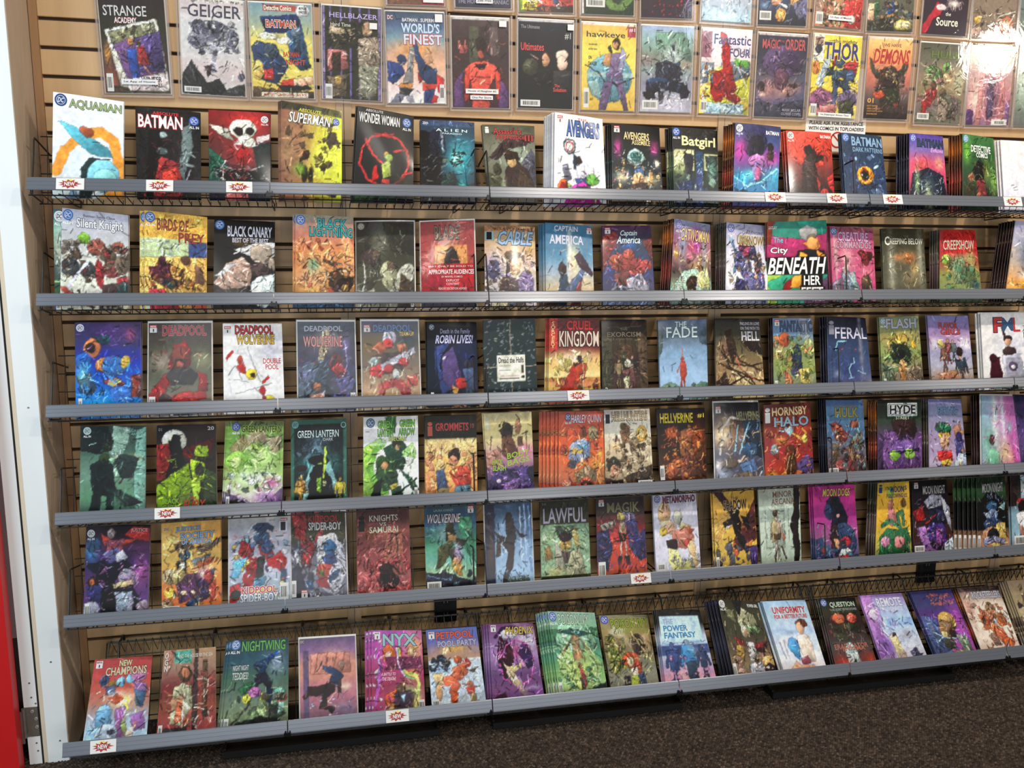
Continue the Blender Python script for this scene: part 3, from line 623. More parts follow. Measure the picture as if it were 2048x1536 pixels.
# each line: row | corners (0.1 mm) | copies | fan (mm) | flags | label ; then the printed art ; then the lettering
COMICS = r"""
A|9441,-125,3472,11121,-125,3522,9518,-125,892,11198,-125,942|0|0.0||mostly cut-off red comic with white caption tab, first in the upper toploaders|around the mostly cut-off red comic with white caption tab
g 944 a44 a44;r 754 0 130 60 150;k c65,722 20 0 110 100 150 10 1.4;i .3
.
A|11459,-125,3508,13139,-125,3558,11536,-125,928,13216,-125,978|0|0.0||slate comic with pale spaced capitals and caption tab, second in the upper toploaders|around the slate comic with pale spaced capitals and caption tab
g 445 445 334;s 557 40 130 50 14;i .2
THE HOMICIDAL MANIAC|4,137,96,144|99a||
A|13409,-125,3493,15089,-125,3544,13487,-125,913,15167,-125,964|0|0.0||red and blue comic bottom with yellow sign, third in the upper toploaders|around the red and blue comic bottom with yellow sign
g 843 843 963;p 7a4 0 110 10 110 10 150 0 150;r c43 30 124 100 146;p 358 60 110 72 108 72 136 62 136;p b33 80 100 96 100 96 134 84 134;p 433 40 140 100 138 100 150 10 150;p dc4 4 116 34 120 32 148 4 146;k 322,d65 24 30 110 100 148 8 1.4;i .5
PRESIDENT|5,122,32,130|543||b ~ of STEEL!|8,134,32,144|543||b
A|15376,-125,3538,17056,-125,3577,15436,-125,958,17116,-125,997|0|0.0||dark green comic bottom with a curving green limb, fourth in the upper toploaders|around the dark green comic bottom with a curving green limb
g 343 343 232;l 684 12 96 118 76 138 56 136 50 128;s 795 80 132 10 6;k 464,232 20 40 110 100 150 10 1.4;p 843 4 100 20 100 20 124 4 124;r dcc 0 0 4 150;i .4
B|8,124,44,138||
A|17292,-125,3543,18972,-125,3592,17368,-125,963,19048,-125,1012|0|0.0||navy comic bottom with rows of red marks, fifth in the upper toploaders|around the navy comic bottom with rows of red marks
g 323 323 323;b b34 10 20 100 80 122 3;b b34 10 20 122 80 132 3;b a34 10 20 136 80 146 2.5;p a8b 84 130 96 110 98 114;s 546 94 130 10 10;i .3
.
A|19375,-125,3578,21055,-125,3570,19364,-125,998,21044,-125,990|0|0.0||pale blue-grey comic bottom with sweeping lines, sixth in the upper toploaders|around the pale blue-grey comic bottom with sweeping lines
g 789 9ab aab 9bc;k eef,567,456,cde 60 0 90 100 150 18 1.5;s bde 40 140 50 10;i .6
.
A|21268,-125,3553,22948,-125,3582,21313,-125,973,22993,-125,1002|0|0.0||dark blue comic bottom with gold coin discs, seventh in the upper toploaders|around the dark blue comic bottom with gold coin discs
g 346 457 346 223;e d94 46 132 11 12;e eb6 46 132 7 8;e d97 36 108 10 8;e d95 76 108 10 8;s 79b 14 116 14 10;p 668 70 110 100 100 100 130 84 140;l eee 3 44 112 58 118;k 223,9ab 30 0 100 100 148 10 1.3;i .6
B|2,126,26,142||
A|23333,-125,3614,25013,-125,3582,23286,-125,1034,24966,-125,1002|0|0.0||crowded tan and red comic bottom with caption tab, eighth in the upper toploaders|around the crowded tan and red comic bottom with caption tab
g a96 a86 b75;p c33 60 100 100 96 100 150 70 150 50 130;b aa7,654,332,cb9 50 14 96 60 150 5;e dcb 78 134 8 8;k 322,dc9,b33 40 14 96 100 150 8 1.3;r a87 0 100 14 124;i .7
B|2,124,17,146||v
A|25141,-125,3563,26821,-125,3606,25206,-125,983,26886,-125,1026|0|0.0||dark comic bottom with yellow burst badge, ninth in the upper toploaders|around the dark comic bottom with yellow burst badge
g 887 665 443;p eb9 0 100 14 100 14 130 0 130;p 364 14 96 24 96 22 126 14 126;p 247 40 100 60 96 56 124 44 124;l c94 4 30 126 60 118;b 567,a75,998,433 40 30 96 100 140 5;p 332 0 136 40 126 60 150 0 150;e dc4 78 138 20 9;e ed9 78 138 17 7;k 222,cb9,569 40 10 96 100 150 9 1.4;i .7
.
A|27251,-125,3583,28931,-125,3577,27241,-125,1003,28921,-125,997|0|0.0||black comic bottom with a red reaching arm, gothic lettering, tenth in the upper toploaders|around the black comic bottom with a red reaching arm, gothic lettering
g 323 323 323;p a23 0 150 0 134 18 110 30 90 44 96 40 112 24 122 8 150;e dcc 40 100 12 6;s eed 66 92 14 8;k dcb 16 50 84 90 104 12 1;i .2
Source|30,118,80,134|ddc||b ~ the|50,108,62,115|ddc||
A|29113,-125,3572,30793,-125,3606,29164,-125,992,30844,-125,1026|0|0.0||brown comic bottom with orange disc, eleventh in the upper toploaders|around the brown comic bottom with orange disc
g 765 876 765;b 987,654,b98,433 40 0 96 100 150 6;e c64 78 126 16 16;e a85 78 126 8 12;p ca4 2 114 20 110 18 124 4 126;l eed 2 70 146 96 104;l eec 2 60 110 96 100;p b98 0 134 20 130 26 150 0 150;k 433,dcb 30 0 96 100 150 10 1.3;i .6
.
A|30901,-125,3526,32581,-125,3550,30939,-125,946,32619,-125,970|0|0.0||grey-green comic bottom at the frame corner, twelfth in the upper toploaders|around the grey-green comic bottom at the frame corner
g 677 677 565;k 455,9aa 16 0 90 100 150 10 1.3;i .5
.
B|1591,-125,665,3308,-125,700,1644,-125,-1915,3361,-125,-1880|0|0.0||dark comic with a tilted photo on violet, white caption tab, first in the lower toploaders|around the dark comic with a tilted photo on violet, white caption tab
g 322 332 433 544;p ddc 6 52 86 34 100 130 26 146;p 758 12 56 82 40 94 116 34 128;p 886 12 56 82 40 84 54 16 74;b 785,cca,543 26 14 44 84 62 4;p 547 50 64 90 52 94 110 50 120;p 35a 38 82 50 80 54 128 42 130;e c85 44 70 5 6;p a33 54 78 64 76 72 104 54 108;e 432 56 72 4 5;l b75 2 62 106 76 128;s d94 8 90 6 20;s a53 10 130 14 24;p 543 0 140 40 140 40 150 0 150;p dcc 30 128 98 118 100 150 40 150;k 332,ca8,557 30 10 50 96 140 8 1;r 443 30 146 100 150;i .6
STRANGE|6,15,72,31|ccc|| ~ ACADEMY|22,33,56,42|ddd|a33|b ~ WINTER|56,124,88,132|334|| ~ HALL|72,134,90,140|334|| ~ B|3,120,13,148||v
B|3728,-125,727,5446,-125,698,3686,-125,-1853,5404,-125,-1882|0|0.0||white comic with a grey rising cloud and stencil lettering, second in the lower toploaders|around the white comic with a grey rising cloud and stencil lettering
g cbb ccc ccc cbb bbb;r ddc 0 0 100 3;k 333,eee 40 2 1 98 4 4 1.5;e 667 50 50 30 16;e 556 50 42 20 10;e 889 26 64 14 14;e 778 78 60 12 16;s aab 50 72 26 14;b 667,445,99a,bbb 60 18 34 90 84 5;l 99a 6 52 90 50 112;p 333 0 150 0 120 16 96 24 110 40 130 60 124 76 150;p 444 60 150 80 136 100 130 100 150;p 433 36 106 48 104 46 116 42 122;e 667 94 120 6 5;k 333,ddd,556 40 10 36 94 120 6 .9;i .7
GEIGER|12,8,96,28|445|| ~ B|3,138,30,147||
B|5592,-125,707,7318,-125,725,5620,-125,-1873,7345,-125,-1855|0|0.0||yellow and blue vintage comic with red lettering, third in the lower toploaders|around the yellow and blue vintage comic with red lettering
g 79a 9a9 dc6 dc5 dc6 ca4;r b54 22 2 76 12;p 236 16 22 78 16 84 40 70 46 24 46;p 357 60 42 84 36 96 100 80 106 62 90;e 678 74 44 8 10;p 345 70 50 80 50 80 80 72 80;p 346 0 70 10 60 40 66 60 100 40 130 10 120;e 456 30 76 10 12;e eed 10 52 0 0;e eec 28 52 16 6;e eed 54 58 12 6;p b33 16 106 34 104 36 122 18 120;p c43 50 122 70 118 66 140 40 136;p eb9 66 120 98 114 100 124 70 136;e db6 10 106 9 16;p 543 0 134 100 140 100 150 0 150;p 222 40 130 90 130 98 136 50 140;r eec 14 142 90 149;e ddd 86 10 11 9;k 234,fe9,48b 30 2 40 98 140 8 1.2;i .6
Detective Comics|24,3,68,11|eed||b ~ 48 PAGES|80,4,93,8|223||b ~ ONLY 25c|80,10,93,14|223||b ~ BATMAN|26,26,74,38|b43|eed|b ~ BATMAN|52,76,78,84|b43||b ~ NIGHT|56,88,88,97|b43||b ~ MYSTERY FOR EDGAR ALLAN POE|18,143,88,148|b43||
B|7637,-125,749,9324,-125,728,7605,-125,-1831,9291,-125,-1852|0|0.0||lavender striped comic with sepia photographs, fourth in the lower toploaders|around the lavender striped comic with sepia photographs
g 332 332 332;r 87a 0 0 4 150;r 76a 12 0 15 150;r 76a 30 0 33 150;r 76a 46 0 49 150;r 76a 62 0 65 150;r 76a 78 0 81 150;r 87a 95 0 100 150;r 332 6 24 70 66;p ba8 12 34 50 34 50 44 12 44;k 221,dba 20 12 34 56 56 8 2;p a66 8 70 40 70 44 100 8 106;p 432 16 76 30 74 30 104 16 104;p 765 8 114 40 110 40 146 10 146;e b95 26 120 6 8;e b97 76 34 9 12;p 987 60 50 96 46 98 90 62 96;p 776 62 92 96 90 92 142 64 146;k 332,cb9,554 60 58 40 98 146 7 1.2;s 998 78 120 14 30;i .7
HELLBLAZER|12,10,94,18|bad|| ~ Hard Time|14,26,48,32|ccb|| ~ B|4,126,16,150||v
B|9450,-125,687,11173,-125,727,9509,-125,-1893,11232,-125,-1853|0|0.0||dusk blue comic with two raised arms and chrome lettering, fifth in the lower toploaders|around the dusk blue comic with two raised arms and chrome lettering
g 456 568 79a b98 da8 dba dcc ddd;s d95 50 60 40 20;p 346 44 40 52 38 54 64 66 84 78 90 86 110 72 116 56 110 52 84 46 64;p 888 40 56 48 58 44 96 44 116 26 118 34 90;e 346 26 78 8 8;p 347 0 80 24 86 30 100 10 120 0 112;p c84 22 116 44 118 42 126 20 122;p 333 20 124 44 126 36 138 20 136;p 778 16 134 30 136 20 150 4 150;p 99a 30 136 42 138 46 150 36 150;e c97 72 76 7 9;p a33 52 98 60 110 54 118;p 346 60 96 84 92 86 118 66 120;p b33 84 100 98 110 96 136 86 130;p c43 60 116 86 118 80 130 60 128;p 347 64 128 80 126 78 150 62 150;p b33 78 134 88 138 84 150 76 150;k 234,dcb,79b 20 2 60 98 148 9 1;i .3
BATMAN . SUPERMAN|28,10,92,16|ddd||b ~ WORLD'S|26,18,92,34|cde|579|b ~ FINEST|30,36,96,53|cde|b44|b ~ DC|3,6,12,13|dcc|a33|b ~ B|90,118,98,146||v
B|11412,-125,636,13152,-125,665,11455,-125,-1944,13195,-125,-1915|0|0.0||charcoal comic with a red torso shape and hands, sixth in the lower toploaders|around the charcoal comic with a red torso shape and hands
g 544 433 433 533 423;r 554 30 14 46 74;r 655 66 14 80 60;r 433 48 14 64 60;e 322 50 44 9 12;e a54 50 60 5 8;p d54 26 80 40 72 62 72 78 82 74 100 66 112 66 150 34 150 34 112 28 100;p c43 22 84 30 80 28 140 20 140;p c43 76 84 84 92 86 140 76 130;p a55 10 44 26 46 24 60 12 60;l c76 2 12 40 16 54;l c76 2 22 38 20 54;p 655 70 46 84 44 82 58 72 58;p 322 40 76 60 76 54 86 46 86;p 647 2 110 16 90 20 150 2 150;p 647 84 100 98 120 98 150 82 150;l 933 2 34 98 66 98;k 322,e65,644 20 4 30 96 146 12 1.2;r ddd 0 0 100 3;i .4
.
B|13460,-125,696,15182,-125,709,13479,-125,-1884,15201,-125,-1871|0|0.0||black comic with two portrait heads and small red words, seventh in the lower toploaders|around the black comic with two portrait heads and small red words
g 223 222 222;r ddd 0 0 100 3;e 322 50 62 12 10;e c97 49 68 7 11;e 433 80 64 12 8;e dcb 80 58 12 8;e dba 80 72 10 13;p 333 64 84 96 84 98 120 62 120;e 443 22 80 15 14;s 776 18 76 8 6;p 222 34 82 64 82 64 110 30 110;l c98 1.5 22 60 36 66;k 221,655 14 8 60 60 110 10 1.2;i .2
The Ultimates|4,9,38,15|999|| ~ #1|84,20,95,31|bbb|| ~ Ultimates|4,39,46,52|d55|| ~ The|66,108,76,113|d55|| ~ Solution|64,114,88,121|d55|| ~ B|4,136,40,147||
B|15466,-125,708,17206,-125,723,15487,-125,-1872,17227,-125,-1857|0|0.0||yellow comic with a blue disc and violet figure, eighth in the lower toploaders|around the yellow comic with a blue disc and violet figure
g da5 dc5 dc5 db5 ca4;r ddd 0 0 100 3;e 7ab 52 94 42 42;e 69a 52 96 38 38;p 8aa 12 100 30 96 40 130 20 124;r 9bb 10 84 96 92;e 322 64 34 7 10;e c96 62 36 5 6;p 768 52 52 76 48 78 80 62 92 52 84;p 99b 74 40 82 50 76 84 68 80;p c96 44 52 54 50 52 74 38 70;p 657 46 84 74 82 78 100 46 104;p 657 42 100 58 102 46 150 32 150;p 657 62 98 76 98 90 150 80 150;l 433 2 8 72 30 84 44 100;l 433 2 66 106 98 92;e a67 54 24 0 0;k 546,bbd 16 30 50 84 140 9 1;p 332 48 42 54 36 56 50 50 48;r a45 84 4 100 22;i .3
hawkeye|8,14,80,27|443|| ~ the adorable|12,34,28,38|554|| ~ archer loses|12,42,28,46|554|| ~ ON|12,56,18,62|332||b ~ DANGER|12,66,28,73|332||b ~ V E N I C E|18,92,90,100|478|| ~ #1|87,6,98,13|dcc||b ~ #1|16,128,22,134|533|| ~ B|4,112,14,146||v
B|17401,-125,729,19127,-125,745,17425,-125,-1851,19151,-125,-1835|0|0.0||silver grey comic with a dark crouching mass, ninth in the lower toploaders|around the silver grey comic with a dark crouching mass
g 9ac 8aa 787 899 889 99a aab;p 687 26 10 86 10 98 60 30 40;s cdd 60 50 24 20;l 778 3 64 24 58 50 66 70;l 9a9 3 66 24 76 44;s 877 10 60 24 12;s 987 90 66 20 10;p 334 28 66 50 58 78 70 76 100 30 100;e 346 36 100 24 12;p 223 10 100 90 96 94 120 60 112 40 112 12 124;p 222 34 110 46 112 44 136 38 138;p 222 56 112 62 112 60 128;p 222 4 116 26 112 30 126 10 128;p 223 76 114 96 112 92 124 80 128;b 234,457,9ab 24 14 64 92 120 5;s ccd 60 134 24 14;k 223,ccd,667 40 4 40 96 140 10 1.2;i .6
B|4,130,34,146||
B|19424,-125,745,21133,-125,742,19419,-125,-1835,21128,-125,-1838|0|0.0||white and yellow vintage comic with a big red abstract form, tenth in the lower toploaders|around the white and yellow vintage comic with a big red abstract form
g ddd dcd dcc dc5 dc4 dc4;r 967 0 4 20 50;s eee 36 40 14 14;p cc4 30 70 100 60 100 150 10 150 14 90;p 789 0 60 26 60 24 90 0 100;p 678 60 56 100 56 100 80 70 90;l ddd 2 64 60 96 76;l ddd 2 70 56 92 100;p a22 36 4 48 8 56 30 60 60 70 90 76 104 70 110 86 124 76 132 50 120 44 130 28 126 18 106 26 76 44 70 40 40;e 922 36 92 12 14;p b33 44 10 52 26 46 30;p 6a4 66 50 98 54 96 66 70 62;l dd6 3 20 110 16 80 40 66;b d95,669,fff 26 0 66 24 126 4;k 457,eee,c43 44 0 60 100 146 9 1.3;p 9bc 10 130 90 132 90 150 10 150;k 57a,eed 24 10 130 90 150 9 1.6;i .6
Fantastic|24,8,98,26|447|| ~ FOUR|56,32,98,48|557||b ~ B|3,126,15,148||v
B|21367,-125,714,23107,-125,712,21363,-125,-1866,23103,-125,-1868|0|0.0||slate purple comic with pink hazy face-like rock, eleventh in the lower toploaders|around the slate purple comic with pink hazy face-like rock
g 334 334 445 556 557 446;r dcc 0 0 100 3;e 546 50 50 40 30;s 435 70 40 24 20;s a77 26 100 30 24;s b87 60 100 24 16;s 977 80 96 14 10;e 433 10 96 7 9;s ecb 14 110 10 4;e 433 76 92 8 4;e 645 50 80 14 20;p 445 0 118 40 128 100 116 100 150 0 150;k 323,a88,435 40 2 40 98 140 16 1.5;i .5
MAGIC|8,10,44,27|b55||b ~ ORDER|54,8,96,28|b55||b ~ THE|44,11,52,15|955|| ~ MARK MILLAR|56,134,94,139|99a|| ~ OLIVIER COIPEL|54,141,96,146|99a||
B|23329,-125,781,25069,-125,754,23289,-125,-1799,25029,-125,-1826|0|0.0||yellow vintage comic with blue lettering and armored blue mass, twelfth in the lower toploaders|around the yellow vintage comic with blue lettering and armored blue mass
g dc4 dc4 dc4 db4 cb6;r eed 0 0 22 48;r a87 2 4 20 20;e 334 11 26 7 8;p bcd 10 90 26 40 38 34 36 50 22 96;p 9ab 14 100 24 60 30 64;e d84 8 60 8 12;p a33 44 38 56 36 54 54 42 56;p b33 62 54 84 40 96 46 92 70 70 66;e 456 58 48 10 11;p 345 40 64 80 60 84 90 66 96 46 88;p 233 30 60 46 56 44 70 30 76;p 457 46 80 58 86 56 120 58 132 44 132 46 100;p 345 66 86 84 80 84 110 78 116 70 110;p 234 50 78 66 78 64 92 52 90;p ca4 52 76 70 76 66 80;e 457 82 72 10 12;p 857 0 110 20 96 44 104 50 120 20 134 0 130;p 768 56 110 80 96 100 100 100 124 60 124;p b77 20 130 60 124 56 146 10 146;p 443 60 120 90 114 96 144 64 146;b 221,dc5,fed 22 80 80 100 104 3;k 223,cc8,67a 44 2 40 98 146 9 1.2;i .7
THOR|22,12,96,44|337|dc6|b ~ the mighty|40,6,90,15|544|dc5| ~ B|3,126,16,148||v
B|25318,-125,789,26956,-125,796,25330,-125,-1791,26968,-125,-1784|0|0.0||orange comic with a dark horned beast and red brush lettering, thirteenth in the lower toploaders|around the orange comic with a dark horned beast and red brush lettering
g eb7 ea6 d85 c76 a65 655 433 322;p 443 4 36 12 44 20 58 36 66 40 80 24 76 8 58;p 443 92 40 84 44 74 60 66 64 70 78 86 66 94 50;e 432 52 74 24 22;b 322,655,876,a97,433 60 22 52 86 100 5;e ec6 66 82 5 5;e 221 66 82 2 4;e c65 36 66 3 2;e 322 52 96 20 18;p 332 30 96 76 90 80 140 40 140;p c53 16 102 36 96 46 106 34 112 20 108;p b53 66 120 76 118 78 130 66 130;k 211,987,554 40 20 50 92 140 9 1.5;s 433 60 136 50 20;p 322 0 136 100 140 100 150 0 150;r dcc 0 0 100 2;i .6
DEMONS|12,20,96,48|a33||bi ~ WE HAVE|34,10,74,16|744|| ~ 01|6,112,20,121|da5||b ~ SCOTT SNYDER|6,125,30,128|c94|| ~ GREG CAPULLO|6,130,36,133|c94|| ~ JONATHAN GLAPION|6,135,42,138|c94|| ~ DAVE McCAIG|6,140,30,143|c94||
B|27288,-125,724,29028,-125,718,27280,-125,-1856,29020,-125,-1862|0|0.0||murky olive comic with green and red shapes, fourteenth in the lower toploaders|around the murky olive comic with green and red shapes
g 554 665 876 875 766 665;s ca7 60 60 30 20;p 685 10 50 30 40 50 50 50 74 40 80 24 66;e 7a5 60 44 8 10;p 574 14 60 30 56 34 70;p 933 20 90 40 76 44 96 30 120 14 112;e 643 34 80 6 8;p 922 12 108 26 112 20 140 12 140;p 665 50 92 76 92 84 140 50 140;e 654 56 92 7 8;p 987 50 110 70 108 70 146 46 146;p 655 80 100 92 104 88 146 80 140;s bb9 90 70 14 30;b 654,876,574,966 30 2 40 98 140 7;k 332,ba8,ddc 40 2 30 98 146 13 1.3;i .7
HULK|24,14,92,28|673|453| ~ B|4,132,30,144||
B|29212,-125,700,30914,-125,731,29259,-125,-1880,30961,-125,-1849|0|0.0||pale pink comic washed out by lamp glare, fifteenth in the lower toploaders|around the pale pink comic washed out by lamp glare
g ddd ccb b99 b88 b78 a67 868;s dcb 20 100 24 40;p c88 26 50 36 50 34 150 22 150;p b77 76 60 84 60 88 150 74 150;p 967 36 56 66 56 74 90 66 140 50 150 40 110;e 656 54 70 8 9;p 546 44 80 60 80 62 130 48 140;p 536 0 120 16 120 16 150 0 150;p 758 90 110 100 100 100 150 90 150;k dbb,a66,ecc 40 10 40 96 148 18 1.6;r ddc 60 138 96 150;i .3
B|64,140,94,149||
B|31160,-125,736,32900,-125,747,31175,-125,-1844,32915,-125,-1833|0|0.0||grey-green comic at the right frame edge, sixteenth in the lower toploaders|around the grey-green comic at the right frame edge
g 9a9 898 787 666;s cdc 20 60 30 50;k 555,bbb 30 0 20 100 140 14 1.5;i .5
.
1|612,-1432,-2109,2336,-1395,-2293,454,-1732,-4869,2225,-1732,-4869|2|0.0||white comic with orange arch and teal wave, first on the top shelf|first stack on the top shelf
g dde cdd;l e93 15 5 112 18 80 42 58 68 50 86 62 94 95 98 160;p 5ab 8 38 30 46 78 74 86 88 55 84 28 64;e a53 48 52 10 7 20;p 233 38 150 40 108 52 90 82 90 62 112 56 150;e 7bc 72 116 23 25;e 8cc 74 120 16 15;l fff 3 56 146 74 132 97 128;p e93 62 150 80 137 100 130 100 150;p 79b 20 150 30 130 38 150;i .2
D|11,10,9|247|A ~ AQUAMAN|23,7,97,21|9a7|453|
1|2557,-1048,-2360,4214,-794,-2444,2582,-1732,-4869,4227,-1732,-4869|2|0.0||black comic with red ruins and white block lettering, second on the top shelf|second stack on the top shelf
g 222 1a1a1a;r 222 0 0 100 150;p c33 22 70 30 40 34 75 28 110 18 130;p 933 20 95 40 80 70 92 72 150 10 150;p d43 40 105 62 95 66 130 40 128;p 111 20 40 34 28 40 60 32 100 24 150 14 150;e 9aa 42 44 6 5;p 677 72 30 84 18 88 60 80 90 74 120 66 100;l 9aa 2 70 90 78 70 92 78;e 899 82 92 9 3 20;l 99a 2 76 120 84 100;e 566 40 70 9 6;k 111,400,822 26 10 50 75 150 16 1.2;i .6
ABSOLUTE|26,6,66,11|d33||  ~ BATMAN|4,12,72,33|fff|a22|b ~ D|90,16,8|25a|A
1|4453,-990,-2377,6131,-912,-2402,4453,-1732,-4869,6067,-1732,-4869|2|0.0||black comic with white skull on a red cloud, third on the top shelf|third stack on the top shelf
g 822 533 233;s d33 62 20 40 26;s b33 55 70 34 34;r 222 0 100 100 150;p 254 0 60 30 90 14 128 0 128;p 122 70 55 100 50 100 110 80 104;e ddc 55 30 22 16;e 211 48 34 7 7;e 211 66 33 6 6;e ddc 62 50 15 10 20;k ddd,eee 12 42 50 76 62 9 2;e a22 55 74 9 16;p ccb 0 24 30 30 40 50 20 42;p dcc 76 44 100 36 98 46 80 54;k 111,ccc,334,999 46 4 92 96 118 22 1.5;e 111 50 108 36 9;k eee,c55 14 20 98 80 116 14 1.2;r 223 0 122 100 150;p c66 30 130 60 128 66 150 24 150;i .6
D|90,12,6|eee|A
1|6439,-1483,-2107,8102,-1246,-2314,6374,-1783,-4857,8032,-1783,-4857|3|-3.4||yellow-green comic with floating dark rocks, fourth on the top shelf|fourth stack on the top shelf
h 854 a75 ba3 cd3;r 332 0 0 100 12;s dd4 80 60 34 60;s de5 64 90 20 30;s 975 12 70 26 60;b 321,543,432,653 26 4 24 96 100 7;b 432,321 6 60 20 96 60 9;e 110 38 108 5 13;e 110 48 110 4 12;s 7a3 30 100 12 12;s cb3 50 128 50 10;b 543,bb3 10 0 125 100 150 7;b fda 14 6 40 60 120 1.2;i .5
ABSOLUTE|28,7,66,12|dd5||i ~ SUPERMAN|12,14,82,30|fff|554|i ~ D|90,20,6|35a|A
1|8543,-1483,-2175,10163,-1069,-2359,8340,-1783,-4857,10052,-1783,-4857|3|-3.4||black comic with a large red circle, fifth on the top shelf|fifth stack on the top shelf
g 222 1c1c1c;l c33 4 50 38 72 44 88 60 92 84 84 106 66 120 44 122 22 112 8 90 10 66 26 46 50 38;l c33 4 16 50 28 72 50 88 60 100;l c33 4 82 60 64 66;l c33 4 96 98 82 104 72 124;p c33 30 40 66 36 60 44;p 9a4 44 86 58 80 62 104 48 112;e c93 52 70 4 4;e 9b5 56 76 7 6;p b22 30 92 36 90 40 110 30 120;p a33 46 112 58 112 64 140 44 130;p 353 4 128 40 118 34 150 0 150;p 243 44 126 64 126 70 150 40 150;s 332 80 118 20 12;k 332,433 12 64 90 98 130 12 1;i .4
ABSOLUTE|14,2,44,6|ccc|| ~ WONDER WOMAN|3,8,74,24|ddd|211|b ~ D|87,14,8|36a|A
1|10377,-844,-2427,11997,-781,-2451,10282,-1732,-4869,11884,-1732,-4869|2|0.0||dark teal comic with glowing cyan hollow, sixth on the top shelf|sixth stack on the top shelf
g 345 234;r 457 0 0 100 10;p 111 0 20 40 24 46 60 36 90 50 150 0 150;e 223 30 44 16 26 -10;e 99a 40 40 2 22 -6;e 654 46 72 6 5;s 3ab 74 66 34 44;s 7dd 68 70 16 20;s 9ee 66 68 8 10;b 122 12 56 54 82 84 3;k 122 8 58 54 80 84 12 2;p 233 40 100 60 92 70 120 100 112 100 150 30 150;s 2aa 76 118 12 16;k 9aa,665,223 30 2 60 50 150 18 1.4;r 112 20 128 100 150;i .7
A L I E N|28,15,86,20|dee|| ~ PARADISO|40,22,76,25|cdd|| ~ 20th|4,3,14,8|ddd||
1|12233,-732,-2496,13851,-732,-2486,12301,-1732,-4869,13731,-1732,-4869|2|0.0||grey-brown comic with red gothic lettering, seventh on the top shelf|seventh stack on the top shelf
g 554 776 665 332;s 9a9 60 60 40 34;p 433 8 62 40 28 66 20 98 22 80 40 46 46 24 66;p 556 72 70 92 44 100 60 100 110 66 100;p 322 40 80 60 66 84 84 100 120 60 150 26 150;e 321 52 62 13 12;e b96 52 70 9 10;p 321 38 58 44 48 64 52 66 64 40 66;p 432 66 84 98 110 80 130 60 120;e 443 22 84 8 10;e 443 14 110 10 12;p 443 0 90 30 100 34 150 0 150;s ab9 34 120 8 20;k 887,332 16 0 40 100 120 20 1;r 221 0 128 100 150;i .5
Assassin's|20,6,74,18|b44|411| ~ Apprentice|24,18,80,30|b44|411| ~ III|80,18,96,30|b44|411| ~ I|5,4,12,16|ddd||
1|14237,-1680,-2169,15794,-1379,-2282,14177,-1980,-4812,15815,-1980,-4812|7|-3.4||thick stack fronted by a white comic with blue lettering, eighth on the top shelf|eighth stack on the top shelf
g ddd dde;e 345 30 54 12 13;e eee 30 54 10 11;e c33 30 54 8 9;e eee 30 54 6 7;p 234 36 66 44 70 46 92 38 92;e 322 48 76 6 7;p ccd 42 86 58 84 62 110 46 112;p 347 40 108 62 104 74 130 52 132;p 667 16 84 26 82 34 106 22 116;e 6a4 74 108 13 10;p d3a 20 150 36 120 56 112 78 130 92 150;e d62 18 120 10 11;e a22 18 120 6 6;b e7a,9c4,a56 12 20 118 90 150 5;p 345 44 118 66 122 60 140 46 136;k 433,a9b 14 16 80 88 130 8 1;i .5
AVENGERS|24,10,92,36|46a|123|b ~ THE|46,5,66,9|c33|| ~ M|5,4|b33|
1|16174,-1094,-2357,17811,-880,-2431,16032,-1835,-4845,17669,-1835,-4845|4|-3.4||black comic with gold lettering and magenta sparks, ninth on the top shelf|ninth stack on the top shelf
g 111 122 234 432;s c49 12 44 10 22;s b48 86 40 12 18;e 9bb 48 60 17 16;e 366 48 58 12 9;s eda 20 96 16 14;s ec8 72 102 20 14;b 345,fd9,543,da6,f9b 34 4 66 94 118 6;e 57a 54 88 9 12;e da7 52 98 10 10;p 433 36 110 70 106 74 140 30 140;k ffd,211,7bc,ec8 50 0 50 100 140 10 1.2;s fee 90 70 6 8;b b96,334,dcb 20 10 116 90 150 6;i .7
AVENGERS|24,14,76,28|dc9|332|b ~ ASSEMBLE|40,28,78,37|dc9|332| ~ M|5,4|b33|
1|18172,-1003,-2386,19754,-874,-2443,18033,-1835,-4845,19490,-1835,-4845|4|-3.4||navy and cream comic with pale gothic lettering, tenth on the top shelf|tenth stack on the top shelf
g 222 232 233;r 222 0 0 100 42;r cc9 2 42 46 82;r 246 50 44 66 150;r bb8 68 48 100 80;p 223 24 46 46 52 40 100 26 96;p 233 72 52 100 50 96 100 76 90;s 9a7 14 80 16 22;s 7a9 86 80 12 22;s 346 36 110 30 20;p 235 10 110 50 96 60 150 4 150;b 345,234,8a9 14 0 90 100 140 9;r 347 50 80 64 150;k 112,9ab 24 0 46 100 140 14 1.4;i .6
Batgirl|20,16,94,40|dda|332|b ~ D|9,9,8|25a|A
1|20037,-1530,-2256,21697,-1309,-2315,19915,-1938,-4821,21409,-1938,-4821|6|-3.4|d|blue and pink comic with white logo at right, bulky stack, eleventh on the top shelf|eleventh stack on the top shelf
g 446 458 849 468 48b 76a;s 336 44 12 40 16;e 335 44 36 26 24;e 223 46 40 18 20;s d4a 12 46 16 24;s c49 80 64 20 18;e b7b 50 66 20 12;e 97b 50 84 11 18;e c69 52 88 6 14;e 433 78 56 7 9;e 222 78 40 7 7;s 4ac 90 92 24 24;s 3be 18 96 22 12;s 5cc 34 90 10 10;l 8de 3 0 96 30 112 60 104 96 78;k 235,9cf,fff 26 0 80 100 120 12 1;b 345,a56,c79,dcb,223 16 4 122 96 150 7;i .5
BATMAN|66,10,96,17|eee||b ~ D|9,9,7|ddd|A
